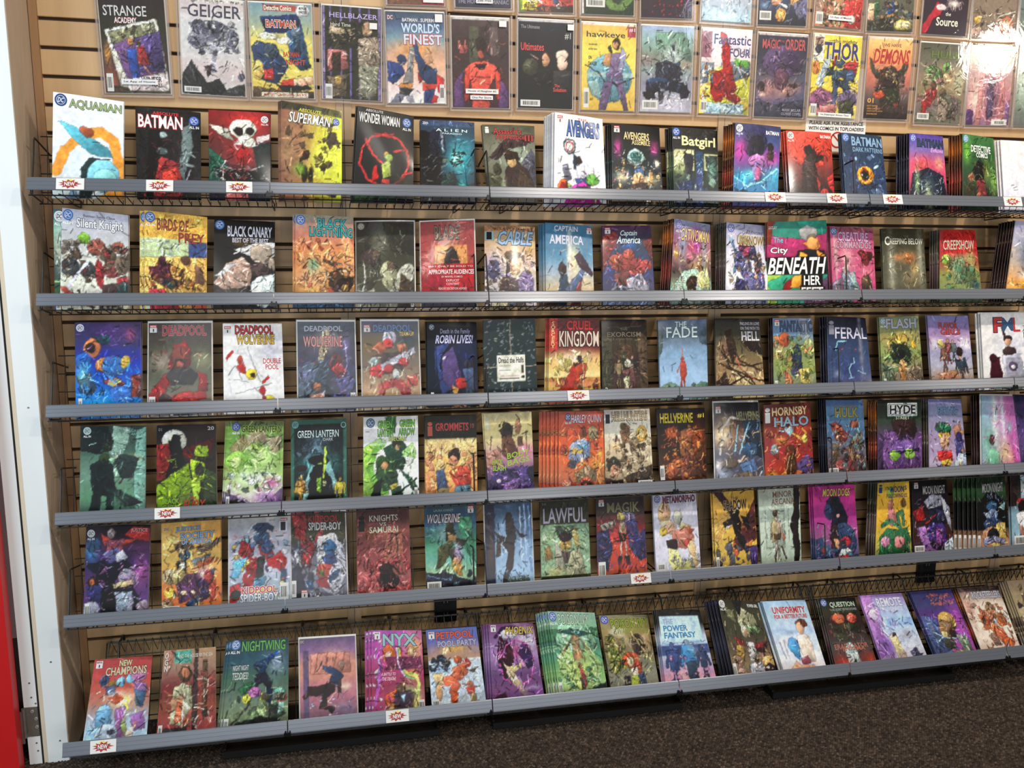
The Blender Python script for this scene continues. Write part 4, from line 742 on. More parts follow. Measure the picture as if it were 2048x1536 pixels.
1|22050,-993,-2381,23677,-938,-2403,21971,-1783,-4857,23524,-1783,-4857|3|-3.4||dark comic with red sun disc and white edges, twelfth on the top shelf|twelfth stack on the top shelf
g c43 c43 733 322 222;e d43 50 34 48 36;p 322 28 150 30 70 42 40 60 34 66 46 82 44 78 56 60 60 66 90 80 130 84 150;e 211 46 36 10 9;p 433 34 60 56 56 54 100 40 110;p a33 60 84 70 100 66 120;e b33 78 122 10 12;p b33 84 90 100 80 100 120 90 110;k 655,222,733 24 20 50 80 140 16 1.2;r 211 0 134 100 150;s 667 6 100 8 40;i .5
BATMAN|74,6,98,12|eee||b ~ D|9,9,7|ddd|A
1|24017,-994,-2381,25593,-825,-2444,23919,-1783,-4857,25454,-1783,-4857|3|0.0||slate-blue comic with an orange eye, thirteenth on the top shelf|thirteenth stack on the top shelf
g 345 346 345;b 457,346,568,335 40 0 40 100 150 10;e d82 50 82 20 18;e ea4 50 86 17 12;e 732 48 80 10 13;e 222 48 82 7 9;e fff 42 82 1.5 2;e bde 78 64 7 3 -30;e 9ce 30 50 3 4;k 234,7bd 24 0 40 100 150 9 1;b 345,234 10 0 130 100 150 8;i .55
BATMAN|22,6,98,24|8ac||b ~ DARK PATTERNS|24,27,98,36|8ac|| ~ D|9,9,8|36b|
1|26367,-1209,-2343,27744,-1027,-2396,26077,-1938,-4821,27528,-1938,-4821|6|-3.4|d|purple and red comic with dark figure, glossy stack, fourteenth on the top shelf|fourteenth stack on the top shelf
g 549 76a c57 c46 434 223;s d55 34 62 30 20;s d97 82 56 14 14;p 223 8 78 50 66 92 80 100 150 0 150;s 345 50 100 34 30;s 9a8 48 120 12 30;s 8a7 20 96 8 40;k bcd,fff,233 26 6 76 96 130 14 1.2;s cd6 50 134 12 14;k dd9 16 20 124 80 142 8 1.4;i .5
BATMAN|20,10,98,26|345|112|b ~ Echoes|58,27,96,35|ead||i ~ D|9,9,8|56b|
1|28273,-1306,-2308,29690,-1022,-2401,28066,-1938,-4821,29439,-1938,-4821|6|-3.4|d|dark green comic with white two-line lettering, fifteenth on the top shelf|fifteenth stack on the top shelf
g 474 353 343 232;s 7b4 12 30 14 30;p 222 28 70 50 44 62 60 60 90 40 96;e 854 24 84 9 9;e 954 48 96 7 8;p 733 38 90 62 88 70 120 44 120;p 332 6 100 34 96 40 140 4 140;s 8b5 92 86 14 30;s 784 70 70 10 30;s c65 46 116 8 8;k 122,8a5,a64 28 4 40 96 140 14 1.4;r 343 0 132 100 150;i .6
DETECTIVE|24,20,86,34|eee||b ~ COMICS|40,34,76,44|eee||b ~ D|9,9,8|69b|
1|30074,-896,-2428,31616,-820,-2459,29802,-1783,-4857,31326,-1783,-4857|3|-3.4||blank white comic at the right end, sixteenth on the top shelf|sixteenth stack on the top shelf
g ddd ccd
.
2|371,-1380,-5145,2033,-1340,-5310,290,-1680,-7886,1938,-1680,-7886|1|0.0||blue and green comic mostly hidden at left, first on the second shelf|first stack on the second shelf
g 356 7a9 465 233 353 47a;r db3 0 126 100 132;r 25a 0 132 100 150;s bba 10 60 14 40;k 233,9b8 16 0 20 40 140 16 1.5;i .5
D|9,10,8|ddd|A ~ B|2,128,10,150||v
2|611,-1432,-5116,2270,-1429,-5293,425,-1732,-7874,2169,-1732,-7874|2|0.0||grey comic with white script lettering and a red blade, second on the second shelf|second stack on the second shelf
g aab bbb bba cca;s eed 34 96 40 30;s ccc 60 130 50 18;e 7a3 34 42 9 8;e 954 52 54 14 12;e 543 22 66 9 9;e 444 14 84 14 14;e 654 70 66 12 12;e 954 84 52 10 8;e 844 76 86 14 14;e 765 90 80 12 14;e 444 40 88 12 12;b 444,654,765,833,987,543 40 2 44 98 104 6;p a33 56 70 64 90 62 120 54 112 50 84;l dde 4 8 118 40 76;p a43 0 112 22 124 10 132;p 433 62 112 84 108 92 150 58 150;p a33 84 100 100 96 100 116 86 118;l 433 4 26 120 34 140 50 146;e 344 94 118 10 14;k 333,eee 40 0 40 100 130 10 1;b dd9,998 14 60 134 100 150 3;i .6
Silent Knight|22,12,92,30|ddd|556|b ~ RETURNS|52,31,82,36|ccc|| ~ Batman Santa Claus|32,6,80,10|667|| ~ SOMEONE'S|4,139,38,146|fff|222| ~ D|9,9,8|36a|A
2|2692,-1432,-5153,4315,-1243,-5321,2585,-1732,-7874,4233,-1732,-7874|2|-14.8||orange comic with pale green and blue bands, third on the second shelf|third stack on the second shelf
g da4 da4 ca4 ca5 b85;r da4 0 0 100 40;r bc9 0 40 70 72;r 458 70 42 100 68;l 9ab 1.5 20 50 40 44 44 66 26 60;l 9ab 1.5 50 46 56 60;p da5 0 70 100 66 100 150 0 150;e 523 28 76 7 9;p 523 8 84 40 78 44 100 12 104;e 643 66 72 8 7;p 754 80 78 92 84 96 110 82 108;e 434 40 108 14 8;e 344 42 112 10 5;b 653,843,532,a63 26 2 80 90 120 6;p b34 8 116 30 118 60 150 10 150;p c54 50 140 70 130 100 140 100 150;k 532,754,332 40 2 74 98 140 12 1.2;i .6
BIRDS OF|20,9,70,28|833||b ~ PREY|54,29,96,45|833||b ~ D|9,9,8|36a|A ~ B|3,126,9,148||v
2|4476,-1018,-5375,6115,-816,-5441,4405,-1732,-7874,6073,-1732,-7874|2|0.0||black comic with pale flowing hair shape, fourth on the second shelf|fourth stack on the second shelf
g 111 222 222;e 431 50 38 20 8;p ccc 34 50 70 38 100 36 100 60 80 70 50 56;e a98 78 56 18 18;p b98 0 106 20 74 46 62 64 78 60 110 20 120;p ccc 0 96 24 74 40 72 16 92;e 544 76 84 15 12;p cdd 60 110 70 96 100 90 100 140 84 150 64 138;p a98 88 60 100 64 100 84 90 80;p 333 0 118 56 114 60 150 0 150;l ddd 2 34 56 60 42 90 40;k eee,999,222 26 40 40 98 140 18 1.2;i .5
BLACK CANARY|22,10,96,28|ccd|333|b ~ BEST OF THE BEST|30,30,90,38|bbc||b ~ D|9,9,8|36a|
2|6732,-1432,-5193,8357,-1432,-5271,6655,-1732,-7874,8347,-1732,-7874|2|-6.3||orange fire comic with teal lettering across the top, fifth on the second shelf|fifth stack on the second shelf
g 887 b76 c74 c85 a74 864;s ea6 40 70 34 30;s fc9 30 100 24 16;s fb7 88 60 14 30;e 432 78 104 22 20;e 321 84 110 12 10;e 543 60 76 12 4 20;s 6a8 30 80 14 14;p 433 50 130 70 110 100 130 100 150 40 150;s eb6 26 122 20 10;k fda,a43,753,fb8,456 60 0 36 100 140 16 1.6;b b54,d96,974 24 0 40 100 130 7;p 357 0 134 40 140 100 136 100 150 0 150;i .7
BLACK|38,5,88,19|399|123|b ~ LIGHTNING|24,19,98,34|399|123|b ~ D|9,9,8|46a|
2|8462,-877,-5414,10147,-990,-5379,8400,-1680,-7886,10093,-1680,-7886|1|0.0|s|dark grey-green comic in a bag, pale boulders, sixth on the second shelf|sixth stack on the second shelf
g 444 332 443 665;p 221 44 2 100 4 100 60 60 50;e 221 28 38 13 14;s 776 40 40 18 30;e 433 22 64 16 16;e 543 34 60 8 10;e aa8 56 96 14 26 -10;e bba 84 94 14 22 30;p 998 56 120 72 100 90 110 76 150 50 150;e 443 16 96 20 22;p 998 0 130 30 116 40 150 0 150;p 432 76 90 100 110 100 150 70 150;e 654 60 78 8 8;l ded 2 6 150 14 96 12 70;k 221,aa9,554 26 0 20 100 140 18 1.5;i .6
D|8,8,6|998| ~ B|93,130,98,150||v
2|10345,-947,-5392,11906,-1296,-5314,10285,-1680,-7886,11926,-1680,-7886|1|0.0|s|red comic in a bag with a bright red advisory band, seventh on the second shelf|seventh stack on the second shelf
g 944 a44 a43 833;s da6 52 60 30 28;r d95 26 42 86 74;p 322 42 74 48 50 58 44 66 54 72 74;r b12 0 74 100 128;s 913 30 104 40 20;p 334 0 140 40 130 100 134 100 150 0 150;s 546 50 138 50 8;k 722,c54 16 0 4 100 72 16 1.5;i .4
BLADE|26,8,72,32|765|322| ~ APPROPRIATE AUDIENCES|14,84,98,92|fdd||b ~ MAY ONLY BE SOLD TO|14,77,96,80|fcc|| ~ BY MARVEL COMICS|38,95,76,98|fcc|| ~ EXPLICIT|46,101,70,105|fcc|| ~ CONTENT|46,107,70,111|fcc|| ~ READER DISCRETION ADVISED|32,115,84,119|fcc|| ~ MARVEL|44,130,70,137|eee||b
2|12327,-739,-5475,13918,-732,-5504,12181,-1732,-7874,13776,-1732,-7874|2|0.0||tan and lilac comic with slanted pale blue lettering, eighth on the second shelf|eighth stack on the second shelf
g a97 ca8 bba bab;r b86 0 0 100 10;s dcb 20 60 20 24;s dba 86 66 18 30;s 98b 14 80 22 30;e 543 54 56 16 8;e c96 58 76 12 16;p 322 42 70 52 62 46 100 40 96;p 433 34 96 70 100 80 150 20 150;e 87a 80 110 16 26;e 557 18 82 12 18;s ca6 90 40 12 20;p bb9 12 130 50 134 60 150 12 150;e 457 54 142 8 7;k 332,eee,a8c,457,fdb 60 0 50 100 150 12 1.3;b 768,a9c,654 20 0 60 100 140 7;i .8
CABLE|26,10,96,36|9bd|456|bi ~ 1|4,12,14,26|222|9cd|b ~ LAST NAMES|30,4,88,8|543||
2|14157,-1102,-5363,15709,-886,-5454,14025,-1886,-7838,15549,-1886,-7838|5|-3.4||blue sky comic with white two-line lettering, ninth on the second shelf|ninth stack on the second shelf
g 479 479 58a 9ab ba8 a86;s eda 60 70 14 40;s cb9 80 110 24 20;e 433 34 84 8 12;p 345 24 140 30 96 44 92 52 130 40 150 20 150;p 434 60 60 72 50 100 90 96 96 70 80;p 568 40 120 72 84 82 86 60 140;p 844 60 120 74 100 70 150 50 150;p 543 0 140 30 130 26 150 0 150;s edc 50 60 6 60;k 689,cba,334 16 0 40 100 140 16 1.2;i .3
CAPTAIN|18,4,68,14|ccd||b ~ AMERICA|8,21,80,38|ccd||b ~ M|88,4|b33|
2|16076,-811,-5450,17657,-882,-5418,15877,-1732,-7874,17581,-1732,-7874|2|0.0||dark blue comic with red rock mass, tenth on the second shelf|tenth stack on the second shelf
g 535 345 347 446 345;p 733 0 20 24 10 40 30 16 50 0 90;p 733 100 20 80 30 90 50 100 70;e b54 52 56 12 12;p 944 16 80 30 50 50 66 74 60 92 80 76 96 40 88;e a54 24 66 12 12;e a44 86 74 12 10;p 744 20 90 50 84 56 110 28 112;s 36b 50 34 24 12;p 99a 46 100 76 90 92 120 84 140 50 130;e 778 34 126 18 15;e 345 34 126 13 10;p 667 60 96 70 88 74 104;k 433,c76,aab,558 50 0 16 100 140 13 1.3;r 457 0 136 100 150;i .7
Captain|36,9,70,22|dee|345|i ~ America|28,20,76,34|dee|345|i ~ M|5,3|b33|
2|18145,-1638,-5194,19552,-1120,-5364,17990,-1938,-7826,19379,-1938,-7826|6|-3.4|d|pale yellow-green comic with pink and violet streaks, eleventh on the second shelf|eleventh stack on the second shelf
g 89b 968 a77 544 8a8 bba;s a4a 60 34 12 30;s c47 48 50 14 20;s 9ac 24 40 12 40;s b96 66 80 26 10;s ca4 8 60 6 10;p 9ba 0 120 30 90 60 84 100 110 100 150 0 150;p dd8 60 96 90 80 96 120 70 120;p 321 36 110 50 96 64 100 60 130 44 134;s ccb 70 140 20 10;s 9aa 82 50 6 60;b a43,dc9,644 16 20 60 100 90 5;k 422,dd9,b8b,ffd 46 0 30 100 150 14 1.3;i .6
CATWOMAN|18,14,96,36|dc8|633|i ~ HOUSE|4,102,32,112|887|| ~ OF THE|6,114,30,122|887|| ~ DEVIL|6,124,32,134|ccb|| ~ D|12,9,8|77b|A
2|19983,-1428,-5280,21599,-1089,-5390,19853,-1938,-7826,21277,-1938,-7826|6|-3.4|d|white comic with violet crowd, thick dark-edged stack, twelfth on the second shelf|twelfth stack on the second shelf
g 99b ccd ddd cce;l 68a 6 10 30 24 60 20 90;l 68a 6 90 30 96 60;e 635 42 42 14 16;e a46 52 56 16 12;e 558 30 70 12 18;e 669 46 84 14 18;e 446 62 54 9 14;e 765 76 74 10 20;e 77a 58 110 16 20;e 558 80 110 14 20;e 447 36 124 16 20;b 446,a57,b97,77a,335,987 50 14 40 90 146 6;k 223,dde,557 50 10 36 92 148 11 1.2;s 8ac 90 140 14 8;i .8
UNKNOWN|24,22,96,40|765|dc8|b ~ CHALLENGERS|36,14,84,19|666|| ~ D|10,10,8|56a|A
2|21374,-1432,-5264,23448,-1432,-5177,21376,-1732,-7874,23558,-1732,-7874|2|0.0||large teal and magenta magazine with bold white lettering, thirteenth on the second shelf|thirteenth stack on the second shelf
g 387 387 387 387;p a36 0 24 60 34 100 20 100 60 0 76;p 287 46 0 100 0 100 22 70 30;p 832 0 0 12 0 4 40 0 40;p 8a4 0 96 50 92 50 150 0 150;p 397 0 110 34 92 60 96 50 150 20 150;p 646 60 130 100 100 100 150 60 150;e 999 68 22 15 13;e 765 74 30 7 6;p d83 60 40 84 30 90 46 76 58;e d95 76 40 10 10;p 222 50 54 70 50 96 54 100 70 46 72;p d93 56 56 66 60 62 74 50 70;p d83 82 52 96 60 98 74 84 72;r 111 0 64 100 96;p 922 30 110 44 98 40 120 16 142;p d93 40 100 60 96 56 120 38 118;r 111 56 96 92 118;r 222 54 118 96 136;i .2
DSTLRY|2,8,16,13|ccc||b ~ The|10,28,26,38|9bc|457| ~ City|5,46,34,60|eee|111|b ~ BENEATH|1,65,98,95|eee||bi ~ HER|60,98,88,115|fff|111|b ~ FEET|56,119,92,135|eee|211|b ~ JAMES TYNION IV|74,142,94,145|dcd||
2|23850,-1009,-5383,25524,-886,-5433,23718,-1783,-7862,25290,-1783,-7862|3|0.0||pink comic with hazy pale figures, fourteenth on the second shelf|fourteenth stack on the second shelf
g b58 b57 b47 946;r 956 0 0 100 10;p 522 58 50 66 44 94 50 100 60 86 66 70 64;e 622 78 62 10 14;s d78 80 90 24 18;p 678 20 90 36 80 50 100 44 150 30 150;p 8aa 40 90 50 86 60 120 50 130;e 877 30 84 8 8;p 433 66 100 84 92 92 120 88 150 64 150;e 543 78 108 12 12;p 556 0 110 20 100 24 150 0 150;s daa 34 64 16 30;s caa 10 60 6 70;k 422,cbb,d68 34 0 50 100 146 12 1.4;s 656 96 140 10 8;i .6
CREATURE|16,10,86,28|cac|635|b ~ COMMANDOS|10,28,92,42|b9a|635|b ~ D|8,9,7|36a|
2|25851,-875,-5430,27456,-867,-5431,25618,-1732,-7874,27243,-1732,-7874|2|0.0||grey-green comic with faint amber glow, fifteenth on the second shelf|fifteenth stack on the second shelf
g 332 443 554 443;s c85 58 58 26 14;s ca6 74 80 12 14;s b74 32 58 14 8;e a63 60 60 10 10;s 875 66 102 24 16;s 998 20 80 10 80;s 998 88 60 8 70;e ed9 80 82 3 4;k 775,332,a86 30 20 50 98 120 14 1.2;i .5
REEPING BELOW|18,20,96,32|ccb|| ~ C|6,16,17,34|eed||b ~ THE|50,14,62,19|665||
2|28039,-944,-5458,29449,-893,-5445,27586,-1886,-7838,29238,-1886,-7838|5|-3.4|d|green comic with red top band, dark-edged stack, sixteenth on the second shelf|sixteenth stack on the second shelf
g 933 a33 a33 884 785 675;r b22 8 2 100 50;s 996 50 60 40 12;e 8a4 16 62 12 10;p 786 30 66 60 58 70 110 34 112;e 675 48 80 12 14;p 564 60 90 86 84 90 120 60 120;s aa6 80 60 14 24;b 586,9a5,354 18 0 60 100 130 8;s 356 90 116 10 12;e abb 30 132 12 8;e abb 76 130 10 8;k 344,cc7,233 34 0 54 100 142 12 1.3;i .6
CREEPSHOW|8,22,92,42|bba|922|
2|30355,-1680,-5111,31976,-1619,-5244,30008,-1980,-7817,31886,-1980,-7817|7|-3.4|d|cream and blue comic with orange edges, rightmost, seventeenth on the second shelf|seventeenth stack on the second shelf
g 99b aab ba9 d95 ccb;s 568 40 60 24 40;s d93 40 120 40 16;s eee 50 100 30 10;k 345,fda 24 0 20 100 140 16 1.6;i .5
.
3|698,-1419,-8239,2415,-1423,-8245,615,-1732,-10899,2328,-1732,-10899|2|0.0||deep blue comic with swirling water and violet sky, first on the third shelf|first stack on the third shelf
g 325 336 23a 15b 17c 26b;s 537 60 14 40 20;s b58 84 20 10 12;e c74 26 40 12 16 20;e 321 24 40 7 8;e 245 44 26 10 8;e 25a 12 60 12 14;e b74 42 66 12 12;e 36a 60 68 20 16;e ca4 76 62 8 10;p 933 40 92 60 86 78 96 60 104;p ca4 48 96 60 88 72 92 58 100;p 432 0 84 24 76 26 110 10 110;p 36b 50 104 80 96 96 150 70 150;e 345 20 100 12 10;p 832 84 84 100 80 100 120 86 116;s 6bd 10 80 14 20;s 3ae 30 130 30 14;s 4be 70 140 30 14;k 4bf,9df,136,28d 70 0 70 100 150 14 1.4;k 437,85a 20 0 0 100 60 14 1.4;b fff 14 10 10 96 110 1;i .6
D|8,8,6|ccd| ~ B|4,117.8,10,140.2||v
3|2624,-1420,-8276,4304,-1431,-8281,2510,-1732,-10899,4231,-1732,-10899|2|0.0|s|brown comic with a red-armed figure and red lettering, second on the third shelf|second stack on the third shelf
g 433 443 665 765;s 987 20 60 24 20;s 886 84 60 20 20;p 822 30 74 40 36 56 28 68 44 66 70;e 732 50 54 15 16;e 222 50 62 8 5;e a54 50 66 6 5;p 333 26 84 40 72 66 72 78 84 70 100 32 100;p 922 0 116 26 80 34 96 18 130 0 128;p a22 16 128 50 112 90 112 92 122 20 140;p 922 78 78 92 86 94 110 80 112;e 322 26 124 10 10;p bbb 30 130 52 150 36 150;p 334 40 128 64 130 70 150 40 150;s 998 10 140 14 10;k 211,b44,ca8 34 4 40 96 146 10 1.2;i .5
DEADPOOL|22,4,92,20|a33|877|b ~ M|2,3|c33| ~ B|1,117.8,11,140.2||v
3|4617,-1432,-8313,6240,-1147,-8365,4563,-1732,-10899,6261,-1732,-10899|2|0.0||white comic with red and gold title lettering, third on the third shelf|third stack on the third shelf
g ddd ddd;s bbc 80 40 30 30;p c22 4 56 14 44 16 48 6 60;e b43 28 60 5 7;p b33 22 70 34 64 38 84 26 80;e ec3 46 84 9 9;e 221 48 86 4 4;l 999 1 40 40 60 98;l 999 1 10 92 40 96;l 999 1 20 116 80 100;p c33 62 98 74 88 76 92 64 102;e b33 64 112 5 7;e ec3 74 130 10 10;e 332 76 134 5 4;e a33 66 124 4 4;l 777 1 8 84 20 70 30 92;l 777 1 50 106 70 126;e fff 58 138 7 7;l 888 1 52 138 62 134;k bbc 14 6 30 96 110 24 1;i .1
DEADPOOL|20,3,84,17|b33|333|b ~ WOLVERINE|22,18,86,34|ca4|433|b ~ DOUBLE|66,58,96,67|c33|| ~ POOL|70,68,92,77|c33|| ~ M|2,4|c33| ~ B|3,123.4,9,140.2||v
3|6692,-1432,-8280,8326,-1432,-8299,6651,-1732,-10899,8332,-1732,-10899|2|0.0|s|dark bluish comic in a bag with salmon lettering, fourth on the third shelf|fourth stack on the third shelf
g 345 334 335 445 446;s a98 50 34 30 20;p ba8 34 70 44 14 56 10 52 50 38 76;p 456 0 80 14 70 40 64 54 76 58 130 0 150;p 345 20 90 50 76 56 120 20 130;e 633 66 70 13 16;p a33 58 80 72 66 84 84 74 100;p 558 66 100 90 84 100 110 72 120;e a64 32 108 7 8;p b76 20 122 44 118 50 138 20 138;e 678 52 134 10 8;p 558 60 120 90 120 100 150 60 150;s 77a 12 88 16 10;k 223,99a,a55,78b 60 0 60 100 146 12 1.3;s 658 84 40 8 40;l cce 1 82 30 86 70 76 100;i .8
DEADPOOL|12,7,78,16|aab|456|b ~ WOLVERINE|10,24,78,42|c88|433| ~ B|90,119.7,99,138.4||v
3|8530,-1432,-8287,10198,-1432,-8306,8520,-1732,-10899,10236,-1732,-10899|2|0.0|s|comic in a bag with red figure and steel sword shapes, fifth on the third shelf|fifth stack on the third shelf
g 446 653 765 a86 a97;s 345 80 30 30 30;e aab 48 28 12 13;e c33 46 38 9 8;p a53 16 44 30 34 44 44 32 60;p a64 60 40 76 38 80 54 66 56;p 433 30 56 66 52 72 86 34 90;e 9aa 20 68 8 8;p b33 12 80 30 72 40 86 30 96 14 90;p aab 30 74 92 44 94 54 36 84;e b33 46 80 8 7;e b33 72 70 8 7;e bbb 58 90 6 8;p a33 28 108 48 98 70 100 84 118 80 140 70 134 58 110 40 116 30 140 16 138;p c54 76 96 94 90 96 110 80 112;e c33 52 138 14 10;e 789 84 140 16 10;s ca8 20 120 16 20;k 432,ddc,c86,667 44 4 30 98 146 12 1.4;i .6
DEADPOOL|20,6,88,18|57a|234|b ~ TEAM-UP|66,18,92,25|ca5|432| ~ M|4,6|b33|
3|10506,-1102,-8377,12049,-988,-8408,10454,-1732,-10899,12006,-1732,-10899|2|-4.2||navy comic with a purple profile and white lettering, sixth on the third shelf|sixth stack on the third shelf
g 112 123 123 112;p 347 16 44 40 36 44 40 26 60 24 80 40 100 44 112 56 120 40 122 28 130 20 90;p 547 28 60 56 40 70 60 70 110 44 122 30 100;p 124 50 40 100 30 100 150 60 150 66 90;e eef 32 64 4 2.5 -30;e 347 16 70 2 30;e 334 80 74 7 8;p 457 70 84 92 80 98 120 76 124;p b33 54 104 62 98 74 100 78 116 58 118;p b84 48 112 60 118 58 150 48 150;p 345 76 116 88 120 86 150 76 150;p b87 58 128 76 128 76 150 58 150;p 335 20 140 50 120 48 150 16 150;i .3
Death in the Family|26,12,86,23|99b||  ~ ROBIN LIVES!|16,23,92,38|cce|335|bi ~ D|9,9,6|245| ~ B|6,123.4,12,140.2||v
3|12188,-1432,-8298,13798,-1424,-8256,12205,-1732,-10899,13863,-1732,-10899|2|0.0||black-green comic patterned with pale specks and paper label, seventh on the third shelf|seventh stack on the third shelf
g 233 233;k 889,778,9a9 110 2 2 98 148 5 2;l a98 1.5 50 0 52 150;l a98 1.5 0 84 100 82;r ddc 24 62 78 108;r 443 70 80 75 94;e 333 73 101 3 3;r 888 28 80 50 81;r 888 28 88 50 89;r 555 28 102 66 104;r b77 30 98 66 99;i .1
Dread the Halls|27,66,75,76|333||
3|14243,-1483,-8254,15852,-1483,-8287,14181,-1783,-10887,15876,-1783,-10887|3|-3.4||crimson comic with red cloaked swordsman over gold sky, eighth on the third shelf|eighth stack on the third shelf
g 622 622 622 da5 dc8 ca5 843;r 622 0 0 100 50;r b32 0 0 16 58;s edb 50 70 50 16;b dc7,eda,ba5 24 0 58 100 96 8;r b84 0 104 100 112;s b53 50 114 60 8;b 842,a43,532 30 0 104 100 150 6;F b42 433 52 148 84 8;p b32 44 84 54 92 46 130 20 150 6 136 30 118;l ca8 2 66 72 68 146;l 433 3 50 84 66 76;k 833,532 20 0 108 100 146 10 1.3;i .4
CRUEL|34,4,86,20|c33||b ~ KINGDOM|20,22,98,50|dcb|322| ~ SORCERY|3,6,12,52|ec9||V
3|16075,-1003,-8406,17590,-991,-8408,15959,-1732,-10899,17495,-1732,-10899|2|0.0||brown-black comic of a seated group in a dark room, ninth on the third shelf|ninth stack on the third shelf
g 322 332 322 433 432;p 443 0 30 24 20 20 150 0 150;p 543 78 20 100 30 100 150 84 150;s 643 50 60 24 24;e 654 46 54 4 5;p 332 40 60 54 60 54 100 40 100;F 875 a86 36 124 54 0;F 333 a87 66 116 52 0;e bba 56 80 7 8;p 644 44 92 66 88 76 120 60 130 48 120;e 987 64 86 5 5;p aa8 46 106 58 104 60 134 48 130;e 998 62 136 7 8;k 211,654,987 34 0 24 100 146 14 1.2;l 876 1 14 14 86 12;i .6
EXORCISM|12,22,86,31|987|| ~ THE|40,15,56,19|776|| ~ AT 1600 PENN|30,33,66,37|654|| ~ 2|6,123.4,12,130.9|ccc||b
3|17991,-967,-8415,19631,-1049,-8392,17903,-1732,-10899,19524,-1732,-10899|2|0.0||pale blue sky comic with a hanging red figure, tenth on the third shelf|tenth stack on the third shelf
g 568 567 79b 8ac 9bd 9bd;p 455 0 20 10 24 6 60 0 70;p 456 80 20 100 14 100 50 86 44;s 678 50 20 60 20;l b76 2 47 56 48 72;e a43 48 76 4 5;p a43 42 80 54 80 56 100 50 116 44 112 42 96;l a43 3 46 110 44 126;l a43 3 52 110 50 130;l a54 2 40 88 36 100;p 687 0 128 20 116 44 126 50 150 0 150;p 576 64 132 84 118 100 120 100 150 60 150;b 465,796 20 0 122 46 150 5;b 465,796 18 64 122 100 150 5;r 79a 46 134 64 150;k aad 10 0 40 100 110 14 1;i .2
THE|34,4,58,14|cdd|| ~ FADE|16,14,80,34|dee|567|
3|19952,-1036,-8397,21573,-925,-8427,19816,-1732,-10899,21533,-1732,-10899|2|0.0||tan and black comic with tangled bare roots, eleventh on the third shelf|eleventh stack on the third shelf
g 333 443 764 975 ba7;s 865 20 60 20 30;p 211 0 120 20 100 34 150 0 150;p 321 20 24 34 20 44 60 36 90 26 60;p 211 56 40 100 44 100 70 70 60;s cb8 60 110 40 24;l 321 3 10 60 30 84 60 90 100 86;l 432 3 30 40 50 80 96 100;l 432 3 0 80 40 100 80 130;l 321 3 20 130 60 110 100 120;l 321 3 14 50 26 90 70 112 96 146;l b54 2 40 70 52 96 80 116;e ca6 66 138 14 8;e 432 66 140 10 5;k 321,cb8,543,211 60 0 30 100 146 16 1.5;i .6
FALLING IN LOVE|54,6,98,12|bbc||b ~ ON THE PATH TO|54,15,98,21|bbc||b ~ HELL|56,24,96,42|ccd||b
3|21955,-1117,-8377,23438,-1011,-8405,21818,-1783,-10887,23377,-1783,-10887|3|-3.4|d|moss green comic with blue lettering and orange tangles, twelfth on the third shelf|twelfth stack on the third shelf
g 78a 68a 785 895 786 874;s a96 14 60 16 20;e a53 26 42 14 14;p 345 40 60 60 50 70 110 44 110;e 346 56 74 12 16;e 446 54 104 15 8;l 233 2 56 52 86 56;p b64 20 96 40 112 50 140 34 146;p ba5 60 100 84 96 90 140 64 136;e 895 86 60 14 20;s c97 40 130 12 12;b 894,b74,674,a95,465 40 0 36 100 148 8;k 543,cb7,345,b53 50 0 30 100 148 14 1.3;i .7
FANTASTIC|16,6,98,26|457|234|b ~ FOUR|66,26,92,34|456|| ~ M|4,3|b33| ~ B|2,119.7,9,140.2||v
3|23791,-1332,-8324,25488,-941,-8435,23764,-1835,-10875,25414,-1835,-10875|4|-3.4|d|midnight blue comic with thin white lettering, thirteenth on the third shelf|thirteenth stack on the third shelf
g 223 346 457 456;s 347 50 100 50 40;s 89b 20 110 10 10;l 8cd 2.5 18 64 24 48 44 46;e c55 34 62 3 1.5;l 9cd 2.5 52 116 48 100 54 92 62 90 60 80;l 9cd 2 70 104 88 112;l 9cd 2 46 118 58 118;e b55 68 64 2 1.5;s 558 60 130 60 16;s 778 80 50 6 90;k 79b,335 18 4 50 90 130 10 1;r 667 0 132 100 150;i .2
FERAL|18,20,98,42|ccd||  ~ I|4,8,16,34|889||
3|25937,-1032,-8396,27356,-1168,-8362,25861,-1732,-10899,27443,-1732,-10899|2|0.0||khaki comic with dark spiky burst and pale lettering, fourteenth on the third shelf|fourteenth stack on the third shelf
g 786 885 895 876 665;b 785,a95,685,974 30 0 34 100 140 9;s ca4 46 44 40 14;e 232 48 74 24 20;k 232 26 26 52 74 96 20 3;e 111 48 74 10 9;e da3 82 56 6 8;e c96 52 96 9 10;p a74 40 100 60 98 56 140 48 140;p 765 60 110 96 90 100 140 66 140;p 565 0 90 30 100 34 140 0 140;k 332,cb7,543,897 60 0 36 100 146 14 1.5;r 665 0 140 100 150;i .8
FLASH|16,4,92,24|aab|566|b ~ SECRETS|62,127.2,96,136.5|ddc|| ~ D|9,9,7|79a|A ~ B|4,121.6,10,140.2||v
3|27596,-1311,-8332,29311,-1156,-8366,27769,-1732,-10899,29433,-1732,-10899|2|0.0||lavender comic of a small group on a hill, fifteenth on the third shelf|fifteenth stack on the third shelf
g 77a 87a a8a 99b aab 987 88a;s eef 86 56 20 16;s ccd 14 56 14 14;F 754 b96 34 116 60 0;e dc7 26 56 7 8;F 955 b86 44 96 50 0;F 566 b97 56 92 44 0;F 444 c97 74 150 76 -4;p 345 60 92 84 84 86 104 62 106;p 974 16 116 60 108 70 140 20 140;s b76 40 122 34 12;e 322 70 72 9 9;k 644,cbd,ddd 26 4 46 96 140 9 1;r 88a 0 140 100 150;i .5
FLAVOR|24,14,70,26|a44|634|b ~ GIRLS|28,27,76,38|a44|634|b
